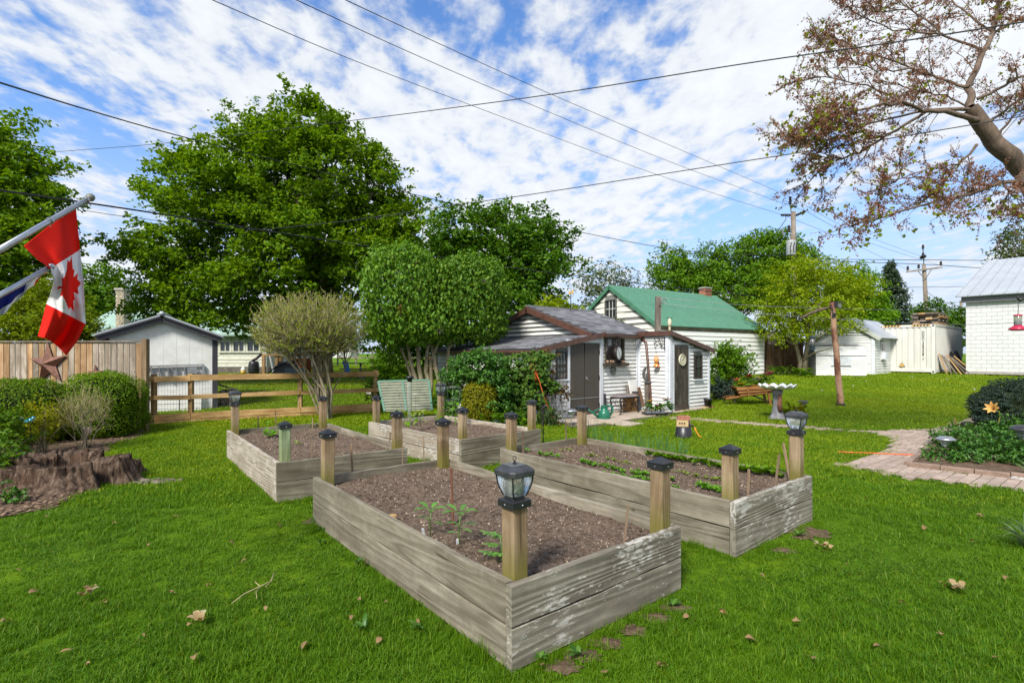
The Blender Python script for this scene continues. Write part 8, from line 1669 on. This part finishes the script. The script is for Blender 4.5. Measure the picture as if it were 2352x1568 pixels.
def redbud():
 y0 = 9.; rg = random.Random(4); base = onG(2545,y0); root = thing('redbud_tree','overhanging redbud with furrowed limbs, faded pinkish bloom and few young leaves','tree',base)
 S = lambda x,z: ((1850 + x / 2.412) * .9408,z / 2.412 * .9408)
 limbs_ = [([(1568,1000),(1400,850),(1310,720),(1250,640)],(9.0,8.9),(.17,.13)),([(1310,720),(1130,660),(980,650),(850,600),(600,640),(400,700),(200,800)],(8.9,7.9),(.085,.012)),([(1250,640),(1240,520),(1330,300),(1390,200),(1420,0),(1430,-150)],(8.9,9.6),(.11,.04)),([(1240,520),(1130,480),(900,400),(600,300),(420,200)],(8.9,9.4),(.05,.012)),([(1330,300),(1080,200),(900,60),(760,-80)],(9.3,9.8),(.045,.015)),([(1250,640),(1000,650),(760,800),(600,900),(400,950),(280,1100)],(8.9,8.4),(.06,.012)),([(1900,1180),(1568,1070),(1430,1070),(1250,1140),(1000,1200),(800,1260),(540,1340)],(8.9,7.8),(.09,.012)),([(1290,860),(1180,970),(1080,1100),(1040,1230)],(8.8,8.2),(.04,.012)),([(1330,740),(1568,580),(1800,420)],(8.9,9.6),(.05,.02)),([(1290,590),(1450,500),(1568,450),(1800,330)],(8.9,8.4),(.05,.02)),([(850,600),(650,500),(400,450),(170,490)],(8.5,8.6),(.03,.01)),([(1000,650),(700,720),(480,760),(250,860)],(8.7,8.0),(.035,.01)),([(1390,200),(1200,60),(1100,-60)],(9.4,9.8),(.04,.015)),([(1400,850),(1480,700),(1568,640)],(9.,9.),(.04,.02)),([(1430,1070),(1500,1150),(1650,1250),(1500,1290)],(8.8,8.6),(.03,.01)),([(1390,200),(1520,120),(1700,60)],(9.4,9.2),(.04,.015)),([(900,400),(700,420),(500,330),(330,210)],(9.1,9.0),(.025,.01)),([(1080,200),(800,180),(560,60),(480,20)],(9.4,9.2),(.03,.01)),([(900,60),(700,60),(600,-20)],(9.6,9.4),(.02,.01)),([(760,800),(560,780),(380,860),(200,860)],(8.6,8.4),(.02,.008)),([(1180,970),(1000,1000),(820,1060),(700,1120)],(8.6,8.2),(.025,.008)),([(1250,640),(1100,560),(900,520),(740,490)],(8.9,8.7),(.03,.01))]
 mbt = MB(); mbb = MB(); mbw = MB(); fl = []; lf = []; mbt.tube([base - UP * .1,P(2510,800,y0),P(2440,560,y0),P(*S(1568,1000),9.0)],[.30,.23,.19,.155],12)
 mbt.tube([P(2500,700,y0),P(2440,500,y0 - .05),P(*S(1900,1180),8.9)],[.2,.14,.1],8)
 for li,(pts,(ya,yb),(ra,rb)) in enumerate(limbs_):
  n = len(pts); q = [P(*S(*p),ya + (yb - ya) * i / (n - 1)) for i,p in enumerate(pts)]
  fine = []
  for i in range(n - 1):
   for j in range(4): fine.append(q[i].lerp(q[i + 1],j / 4) + Vector((rg.gauss(0,.012),rg.gauss(0,.02),rg.gauss(0,.012))))
  fine.append(q[-1]); m = len(fine); (mbt if li == 0 else mbb).tube(fine,[(ra + (rb - ra) * (i / (m - 1)) ** .6) * (.9 if li == 0 else .62) for i in range(m)],8 if ra > .05 else 6,cap=False)
  if li == 0: continue
  tot = sum((fine[i + 1] - fine[i]).length for i in range(m - 1)); nb = int(tot * 10.5)
  for _ in range(nb):
   f = rg.uniform(.10,1.) ** .8; i = min(m - 2,int(f * (m - 1))); s = fine[i].lerp(fine[i + 1],rg.random()); d0 = (fine[i + 1] - fine[i]).normalized(); d = (d0 * .75 + Vector((rg.gauss(-.12,.5),rg.gauss(0,.55),rg.gauss(.12,.5)))).normalized(); l = rg.uniform(.35,1.0) * (1.15 - .5 * f); sg = [s]
   for j in range(4): d = (d + Vector((rg.gauss(0,.16),rg.gauss(0,.16),rg.gauss(.02,.14)))).normalized(); sg.append(sg[-1] + d * l / 4)
   mbb.tube(sg,[.0085,.007,.0055,.004,.0025],4,cap=False)
   for _ in range(rg.randrange(4,8)):
    t = rg.uniform(.2,1.); j = min(3,int(t * 4)); s2 = sg[j].lerp(sg[j + 1],t * 4 - j); d2 = (d * .6 + Vector((rg.gauss(0,.6),rg.gauss(0,.6),rg.gauss(0,.5)))).normalized(); l2 = rg.uniform(.10,.32); e2 = s2 + d2 * l2; mbw.tube([s2,s2.lerp(e2,.5) + Vector((0,0,.01)),e2],[.0038,.003,.0018],3,cap=False)
    for _ in range(rg.randrange(11,22)): p = s2.lerp(e2,rg.random()); fl.append((p.x + rg.gauss(0,.018),p.y + rg.gauss(0,.018),p.z + rg.gauss(0,.018) - .008))
    if rg.random() < (.55 if f > .55 else .15):
     for _ in range(rg.randrange(1,4)): lf.append((e2.x + rg.gauss(0,.03),e2.y + rg.gauss(0,.03),e2.z + rg.gauss(0,.025) - .02))
 part('trunk',mbt,m_redbark,root,True); part('limbs',mbb,m_redbark,root,True); part('twigs',mbw,m_redbark,root,kind='stuff')
 fl = np.array(fl); leafpart('bloom',root,fl,nr.normal(size=fl.shape),.030 * (.6 + .8 * nr.random(len(fl))),L_bloom,asp=.7); lf = np.array(lf); leafpart('leaves',root,lf,nr.normal(size=lf.shape) + np.array([0,-.3,.2]),.062 * (.6 + .7 * nr.random(len(lf))),L_redbud,asp=.95)
redbud()
# ---------------------------------------------------------------- poles and wires
def wire(label,pts,r,name='power_line',grp='overhead lines',mat=None):
 q = [P(*p) for p in pts]; fine = []
 n = len(q)
 for i in range(n - 1):
  p0,p1,p2,p3 = q[max(i - 1,0)],q[i],q[i + 1],q[min(i + 2,n - 1)]
  for j in range(8):
   t = j / 8; fine.append(.5 * ((2 * p1) + (p2 - p0) * t + (2 * p0 - 5 * p1 + 4 * p2 - p3) * t * t + (3 * p1 - p0 - 3 * p2 + p3) * t ** 3))
 fine.append(q[-1]); mb = MB(); mb.tube(fine,r,5,cap=False); return solo(name,mb,mat or m_wire,label,'overhead wire',q[0],grp,True)
def utility():
 y = 30.; b = onG(1824,y); t = P(1822,486,y); root = thing('utility_pole','nearest wooden utility pole with a pale grey transformer','utility pole',b,'utility poles'); mb = MB(); mb.tube([b,t],[.17,.125],10); part('pole',mb,m_poleutil,root,True); k = y / F
 c = P(1817,586,y - .28); mb = MB(); mb.lathe([(10 * k,0),(10.5 * k,.5 * k),(10.5 * k,30 * k),(11 * k,31 * k),(11 * k,32 * k),(3 * k,34 * k)],c,20); part('transformer',mb,plain('pale_grey_enamel',(.55,.57,.60),rough=.4),root,True)
 mb = MB(); mb.lathe([(1.2 * k,33 * k),(1.8 * k,36 * k),(1. * k,42 * k)],c - Vector((3 * k,0,0)),8); part('bushing',mb,m_galv,root)
 for x in (-7,0,6): mb = MB(); mb.tube([c + Vector((x * k,-11 * k,3 * k)),c + Vector((x * k - k,-12 * k,16 * k)),c + Vector((x * k + 2 * k,-11 * k,27 * k))],.02,5); part('lead',mb,m_iron,root)
 mb = MB(); mb.beam(P(1817,486,y),P(1815,470,y),.05,.05); part('ridge_pin',mb,m_galv,root)
 for i in range(4): mb = MB(); mb.lathe([(.04,0),(.10,.06),(.04,.12)],P(1815,470 - i * 4.6,y),8); part('insulator',mb,m_iron,root)
 for s,n in ((-1,5),(1,5)):
  for i in range(n): q = P(1822 + s * (8 + i * 4.5),494 - (i * 2.1 if s > 0 else 0),y); mb = MB(); mb.lathe([(.03,-.06),(.09,0),(.03,.06)],q,7,(UP,Vector((0,1,0)),Vector((1,0,0)))); part('insulator',mb,m_iron,root)
  mb = MB(); mb.beam(P(1822,495,y),P(1822 + s * 30,494 - (10 if s > 0 else 0),y),.025,.025); part('strain_rod',mb,m_iron,root)
 mb = MB(); mb.beam(P(1822,532,y),P(1798,534,y),.05,.05); part('cutout_arm',mb,m_iron,root); mb = MB(); mb.beam(P(1812,533,y),P(1812,518,y),.11,.11); part('arrester',mb,m_iron,root); mb = MB(); mb.beam(P(1799,540,y),P(1796,525,y),.07,.07); part('cutout',mb,m_galv,root)
 mb = MB(); mb.tube([P(1803,494,y),P(1806,503,y),P(1790,525,y),P(1796,533,y)],.02,4); mb.tube([P(1796,538,y),P(1788,548,y),P(1808,550,y),P(1812,560,y)],.02,4); part('jumper',mb,m_iron,root)
 y = 52.; b = onG(2134,y); t = P(2122,608,y); root = thing('utility_pole','leaning wooden utility pole with a crossarm left of the block building','utility pole',b,'utility poles'); mb = MB(); mb.tube([b,t],[.24,.17],10); part('pole',mb,m_poleutil,root,True)
 mb = MB(); mb.beam(P(2083,624,y - .2),P(2164,614,y - .2),.14,.16,Vector((0,-1,0))); part('crossarm',mb,m_oldx,root)
 for a,c in (((2124,640),(2108,622)),((2126,640),(2140,618))): mb = MB(); mb.beam(P(*a,y - .25),P(*c,y - .25),.05,.05); part('arm_brace',mb,m_galv,root)
 mb = MB(); mb.beam(P(2122,608,y),P(2120,570,y),.07,.07); part('ridge_pin',mb,m_galv,root)
 for x,z in ((2085,621),(2110,617),(2161,610),(2120,572),(2120,590)): mb = MB(); mb.lathe([(.05,0),(.13,.1),(.08,.2),(.12,.3),(.04,.45)],P(x,z,y - .2),8); part('insulator',mb,m_iron,root)
 mb = MB(); mb.beam(P(2118,588,y),P(2122,592,y),.5,.3); part('switch',mb,m_iron,root)
 y = 120.; b = onG(2208,y); t = P(2207,690,y); root = thing('utility_pole','most distant utility pole above the timber stack','utility pole',b,'utility poles'); mb = MB(); mb.tube([b,t],[.3,.24],8); part('pole',mb,m_poleutil,root,True); mb = MB(); mb.beam(P(2193,709,y),P(2222,706,y),.3,.3,Vector((0,-1,0))); part('crossarm',mb,m_oldx,root)
 wire('upper left black cable running from the left edge down to the transformer pole',[(-60,172,7.),(0,190,8.),(200,252,11.),(400,309,14.),(640,370,18.),(900,434,21.5),(1200,505,25.5),(1560,574,29.),(1820,588,30.)],.016)
 wire('long black cable rising from the left treetops to the upper right corner',[(-60,364,26.),(0,358,25.),(300,336,22.),(480,318,19.5),(720,288,16.5),(1000,253,13.5),(1300,212,11.2),(1700,148,9.),(2050,98,7.6),(2400,43,6.8)],.0105)
 wire('thick black cable below, passing behind the flagpole knob',[(-60,427,7.),(0,437,8.),(180,463,9.6),(400,496,11.6),(600,528,13.6),(880,571,16.6),(1170,614,20.),(1500,655,24.),(1760,682,27.)],.018)
 wire('thin wire sagging just below the thick cable at the left',[(190,483,9.7),(300,499,10.6),(450,516,12.),(600,529,13.6)],.006)
 wire('black cable from the thick cable joint up to the right edge',[(600,528,13.6),(800,507,12.6),(1000,478,11.8),(1230,445,11.),(1500,403,10.2),(1860,347,9.3),(2100,309,8.7),(2400,258,8.)],.0085)
 for lab,pts in (('left of the three power lines descending to the transformer pole',[(400,-38,9.),(487,0,10.),(790,130,14.),(1090,245,18.5),(1500,398,25.),(1798,494,30.)]),('middle of the three power lines descending to the transformer pole',[(620,-30,9.5),(680,0,10.),(940,120,14.),(1190,228,18.5),(1560,380,25.),(1850,485,30.)]),('right of the three power lines descending to the transformer pole',[(730,-30,9.5),(793,0,10.),(1040,115,14.),(1285,225,18.5),(1600,360,25.),(1815,452,30.)])): wire(lab,pts,.009)
 for lab,pts in (('line from the transformer pole top to the far pole pin',[(1815,452,30.),(1960,530,40.),(2120,590,52.)]),('line from the right strain insulator to the far crossarm',[(1850,485,30.),(1990,555,40.),(2161,610,52.)]),('line from the left strain insulator down to the far crossarm end',[(1800,494,30.),(1960,560,41.),(2085,620,52.)])): wire(lab,pts,.011)
 for i,(za,zb,y,r) in enumerate(((595,597,40.,.03),(598,614,40.,.03),(660,657,60.,.03),(700,692,60.,.02),(716,707,60.,.02))): wire(['upper of two horizontal cables right of the transformer pole','lower of two horizontal cables right of the transformer pole','short cable behind the leaning utility pole','thin cable above the timber stack','lowest thin cable above the timber stack'][i],[((1826,1826,2080,2080,2080)[i],za,y),(2120,(za + zb) / 2 + 1,y),(2250,zb + 1,y),(2420,zb + 2,y)],r * .8)
 wire('drooping cable from the leaning pole to the block building',[(2126,668,52.),(2160,690,45.),(2210,705,36.)],.02)
 wire('upper clothesline between the stout post and the leaning log pole',[(1526,684,16.),(1700,700,15.3),(1908,708,14.7),(2100,711,14.5),(2420,700,14.3)],.0055,'clothesline','clotheslines',m_galv)
 wire('lower clothesline between the stout post and the leaning log pole',[(1526,698,16.),(1700,715,15.3),(1908,732,14.7),(2200,745,14.5),(2420,735,14.3)],.0055,'clothesline','clotheslines',m_galv)
utility()
# ---------------------------------------------------------------- things lying in the lawn
def litter():
 pts = [(342,1262),(118,1278),(45,1318),(560,1300),(392,1372),(826,1388),(886,1390),(806,1432),(150,1505),(202,1540),(12,1440),(640,1215),(262,1210),(405,1195),(108,1192),(1110,1436),(1095,1320),(1575,1425),(1830,1440),(1722,1478),(1868,1528),(2015,1495),(2190,1358),(2250,1192),(2120,1220),(1945,1305),(1895,1275),(2285,1528),(1520,1545),(1990,1150),(1750,1330),(2070,1395),(2310,1335),(2050,1275),(1660,1420),(700,1490),(330,1468),(240,1390),(480,1352),(530,1255),(75,1370),(960,1438),(1245,1540),(1390,1555),(2160,1470),(2235,1250),(1812,1175),(870,1480),(610,1410),(450,1525)]
 for i,(x,z) in enumerate(pts):
  p = G(x,z); p.z = .022 + rnd.uniform(0,.02); mb = MB(); s = rnd.uniform(.010,.027); a = rnd.uniform(0,6.28); d = Vector((math.cos(a),math.sin(a),rnd.uniform(-.1,.35))); n = Vector((rnd.gauss(0,.4),rnd.gauss(0,.4),1)).normalized()
  leafblade(mb,p - d * s,p + d * s,s * rnd.uniform(.45,.8),n,rnd.uniform(.1,.4),5); leafblade(mb,p,p + (d.cross(UP) + d * .3) * s * .9,s * .4,n,.3,3); mb.tube([p - d * s,p - d * s * 1.6],.0012,3,cap=False)
  solo('fallen_leaf',mb,L_dry,'curled dry tan leaf lying loose in the lawn grass','leaf',p,'dry leaves scattered on the lawn',True)
 for (x,z,lab) in ((205,1370,'withered heap of tan leaves in the lower left lawn'),(455,1435,'withered leaf cluster on a short stalk below the long twig'),(2195,1360,'crumpled pair of tan leaves on the lower right lawn'),(1895,1265,'crumpled leaves near the right end of the seedling bed')):
  p = G(x,z); mb = MB()
  for _ in range(9): a = rnd.uniform(0,6.28); d = Vector((math.cos(a),math.sin(a),rnd.uniform(0,.6))); q = p + Vector((rnd.gauss(0,.03),rnd.gauss(0,.03),.035)); leafblade(mb,q,q + d * .042,.018,UP,.3,4)
  solo('withered_leaf_heap',mb,L_dry,lab,'leaves',p,smooth=True)
 p = [G(532,1402),G(560,1380),G(598,1362),G(622,1350),G(630,1330)]; mb = MB(); mb.tube([q + UP * .045 for q in p],[.0028,.004,.005,.0045,.004],6); mb.tube([p[2] + UP * .045,G(588,1372) + UP * .04,G(590,1385) + UP * .03],.0022,5); mb.tube([p[2] + UP * .045,G(585,1352) + UP * .05],.0022,5); mb.tube([p[3] + UP * .045,G(610,1362) + UP * .04],.002,5); solo('fallen_twig',mb,m_twig,'pale bare forked twig lying on the grass left of the nearest bed','twig',p[0],smooth=True)
 for i,(x,z,h) in enumerate(((2254,935,.16),(2272,930,.12),(2282,920,.14),(2238,900,.10),(1990,880,.10),(2095,870,.1),(2175,876,.1),(1960,892,.1),(1888,902,.1))):
  p = G(x,z); mb = MB(); mb.tube([p,p + UP * h * .6 + Vector((.01,0,0)),p + UP * h],.004,4,cap=False); rt = thing('dandelion','dandelion stalk with a pale seed head standing on the far lawn','dandelion',p,'dandelions on the lawn'); part('stalk',mb,L_pale,rt)
  n = 26; pos = np.array(p + UP * h) + nr.normal(size=(n,3)) * .014; leafpart('seed_head',rt,pos,nr.normal(size=(n,3)),.022,FC_['white'])
 for i,(x,z) in enumerate(((725,1195),(735,1240),(825,1290),(1140,1500),(1240,1510),(1545,1385),(1330,1500),(1835,1222),(960,1440),(835,1440),(740,1212))):
  p = G(x,z + 8); mb = MB()
  for _ in range(7): a = rnd.uniform(0,6.28); d = Vector((math.cos(a),math.sin(a),rnd.uniform(.15,.9))); leafblade(mb,p + UP * .01,p + d * rnd.uniform(.03,.075),.012,UP,.2,4)
  solo('broadleaf_weed',mb,L_vib,'broad leaved weed growing in the grass near the raised beds','weed',p,'weeds along the raised beds',True)
litter()
# ---------------------------------------------------------------- grass
def grass():
 def tuft(name,n,rad,h,w,seed,flat=.35,mt=L_grass):
  rg = random.Random(seed); mb = MB()
  for _ in range(n):
   a = rg.uniform(0,6.28); r = rad * math.sqrt(rg.random()); b = Vector((math.cos(a) * r,math.sin(a) * r,-.01)); g = rg.uniform(0,6.28); d = Vector((math.cos(g),math.sin(g),0)); s = Vector((-d.y,d.x,0)); hh = h * rg.uniform(.45,1.15); ln = hh * rg.uniform(.1,1.) * flat * 2.2; ww = w * rg.uniform(.6,1.2)
   m = b + UP * hh * .6 + d * ln * .35; t = b + UP * hh * (1 - .3 * flat) + d * ln; mb.add([b - s * ww,b + s * ww,m + s * ww * .8,m - s * ww * .8,t],[(0,1,2,3),(3,2,4)])
  o = bpy.data.objects.new(name,mb.mesh(name,mt)); COL.objects.link(o); o['kind'] = 'stuff'; o['label'] = 'tuft of lawn grass'; return o
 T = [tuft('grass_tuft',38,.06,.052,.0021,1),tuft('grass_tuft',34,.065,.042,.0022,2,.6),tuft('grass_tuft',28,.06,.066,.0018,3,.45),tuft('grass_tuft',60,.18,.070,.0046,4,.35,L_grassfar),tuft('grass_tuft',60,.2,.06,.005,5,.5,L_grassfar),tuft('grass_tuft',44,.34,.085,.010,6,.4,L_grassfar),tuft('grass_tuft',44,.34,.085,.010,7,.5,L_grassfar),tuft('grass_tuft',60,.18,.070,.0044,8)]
 for i,o in enumerate(T): o.location = (-1.2 - .35 * i if i < 3 else -4.2 - .5 * i,2.2 if i < 3 else 12 + i,0 if i < 3 else gz(0,12 + i))
 P_ = []; K = []; S = []
 edge = [bedpoly(b,.012) for b in BEDS]; solid = edge + [SHEDP,MULCH,VBED]
 def area(y0,y1,dens,kinds,sc,zs):
  n = int(dens * (y1 - y0) * (y0 + y1 + 2.2) * 1.06); y = y0 + (y1 - y0) * nr.random(n); x = (nr.random(n) * 2 - 1) * (y * 1.02 + 1.1); ok = np.ones(n,bool)
  for q in solid: ok &= ~inpoly(x,y,q)
  pa = np.zeros(n,bool)
  for q in (PATH,PATIO): pa |= inpoly(x,y,q)
  ok &= ~pa
  for cx,cy,rx,ry in WORN: ok &= ~((((x - cx) / rx) ** 2 + ((y - cy) / ry) ** 2 < 1) & (nr.random(n) < .93))
  x,y = x[ok],y[ok]; m = len(x); P_.append(np.stack([x,y,np.array([gz(a,b) - .012 for a,b in zip(x,y)])],1)); K.append(nr.choice(kinds,m)); big = .75 + .5 * np.array([mnoise.noise(Vector((a * .9,b * .9,7))) for a,b in zip(x,y)]) + .15 * nr.random(m)
  S.append(np.stack([np.full(m,sc) * (.8 + .4 * nr.random(m)),np.full(m,sc) * (.8 + .4 * nr.random(m)),zs * np.clip(big,.45,1.4)],1))
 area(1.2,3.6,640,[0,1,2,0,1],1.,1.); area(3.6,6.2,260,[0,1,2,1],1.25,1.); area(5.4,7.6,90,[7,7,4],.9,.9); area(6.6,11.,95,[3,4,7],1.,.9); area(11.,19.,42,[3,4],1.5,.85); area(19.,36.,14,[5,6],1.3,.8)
 # longer fringe where the mower misses
 for bi,b in enumerate(BEDS):
  n_,u,v,lu,lv = b
  for s,d,l,o in ((n_ - v * .03,u,lu,-v),(n_ - u * .03,v,lv,-u)):
   m = int(l * 46); t = nr.random(m); off = nr.random(m) * .07; hl = np.array([mnoise.noise(Vector((q * l * 2.1,bi,3))) for q in t]); kp = hl > -.22; t,off,hl = t[kp],off[kp],hl[kp]; m = len(t)
   p = np.array(s) + t[:,None] * l * np.array(d) + off[:,None] * np.array(o); p[:,2] = -.01; P_.append(p); K.append(nr.choice([0,2],m)); S.append(np.stack([np.full(m,.55),np.full(m,.55),1.2 + 1.8 * np.clip(hl,0,1)],1))
 P_ = np.concatenate(P_); K = np.concatenate(K); S = np.concatenate(S); n = len(P_); me = bpy.data.meshes.new('grass'); me.vertices.add(n); me.vertices.foreach_set('co',P_.astype(np.float32).ravel())
 a = me.attributes.new('tuft','INT','POINT'); a.data.foreach_set('value',K.astype(np.int32)); a = me.attributes.new('spin','FLOAT_VECTOR','POINT'); r = np.zeros((n,3),np.float32); r[:,2] = nr.random(n) * 6.28; r[:,:2] = nr.normal(size=(n,2)) * .08; a.data.foreach_set('vector',r.ravel()); a = me.attributes.new('grow','FLOAT_VECTOR','POINT'); a.data.foreach_set('vector',S.astype(np.float32).ravel())
 o = bpy.data.objects.new('grass',me); COL.objects.link(o); o['kind'] = 'stuff'; o['label'] = 'mown green lawn grass'; me.materials.append(L_grass)
 ng = bpy.data.node_groups.new('grass_scatter','GeometryNodeTree'); ng.interface.new_socket('Geometry',in_out='INPUT',socket_type='NodeSocketGeometry'); ng.interface.new_socket('Geometry',in_out='OUTPUT',socket_type='NodeSocketGeometry'); N = ng.nodes.new; L = ng.links.new
 gi,go = N('NodeGroupInput'),N('NodeGroupOutput'); ip = N('GeometryNodeInstanceOnPoints'); jn = N('GeometryNodeGeometryToInstance')
 for t in reversed(T): oi = N('GeometryNodeObjectInfo'); oi.inputs[0].default_value = t; oi.inputs[1].default_value = False; oi.transform_space = 'ORIGINAL'; L(oi.outputs['Geometry'],jn.inputs[0])
 def attr(nm,ty): q = N('GeometryNodeInputNamedAttribute'); q.data_type = ty; q.inputs[0].default_value = nm; return q.outputs[0]
 L(gi.outputs[0],ip.inputs['Points']); L(jn.outputs[0],ip.inputs['Instance']); ip.inputs['Pick Instance'].default_value = True; L(attr('tuft','INT'),ip.inputs['Instance Index']); L(attr('spin','FLOAT_VECTOR'),ip.inputs['Rotation']); L(attr('grow','FLOAT_VECTOR'),ip.inputs['Scale']); L(ip.outputs[0],go.inputs[0])
 o.modifiers.new('scatter','NODES').node_group = ng; print('tufts',n)
WORN = []
for x,z,rx,ry in ((355,1106,.33,.13),(1860,1220,.18,.14),(712,1196,.06,.10),(835,1290,.05,.09),(1925,932,.22,.2)): _p = G(x,z); WORN.append((_p.x,_p.y,rx,ry))
for _x,_z in ((1290,1528),(1340,1502),(1395,1474),(1450,1444),(1505,1415),(1548,1392),(1800,1262),(1845,1232)): _p = G(_x,_z); WORN.append((_p.x,_p.y,.10,.06))
def bare():
 for cx,cy,rx,ry in WORN:
  if rx == .33: continue
  mb = MB(); n = 18; r = [1 + .22 * math.sin(j * 2.3 + cx * 7) + .12 * math.sin(j * 5.1) for j in range(n)]; mb.v = [(cx,cy,gz(cx,cy) + .004)] + [(cx + rx * r[j] * math.cos(j * 6.283 / n),cy + ry * r[j] * math.sin(j * 6.283 / n),gz(cx,cy) - .004) for j in range(n)]; mb.f = [(0,1 + j,1 + (j + 1) % n) for j in range(n)]; mb.m = [0] * n; setting('bare_soil',mb,m_mulch)
bare()
grass()
print('TRIS',sum(len(o.data.loop_triangles) if not o.data.calc_loop_triangles() else 0 for o in bpy.data.objects if o.type == 'MESH'),'OBJ',len(bpy.data.objects))
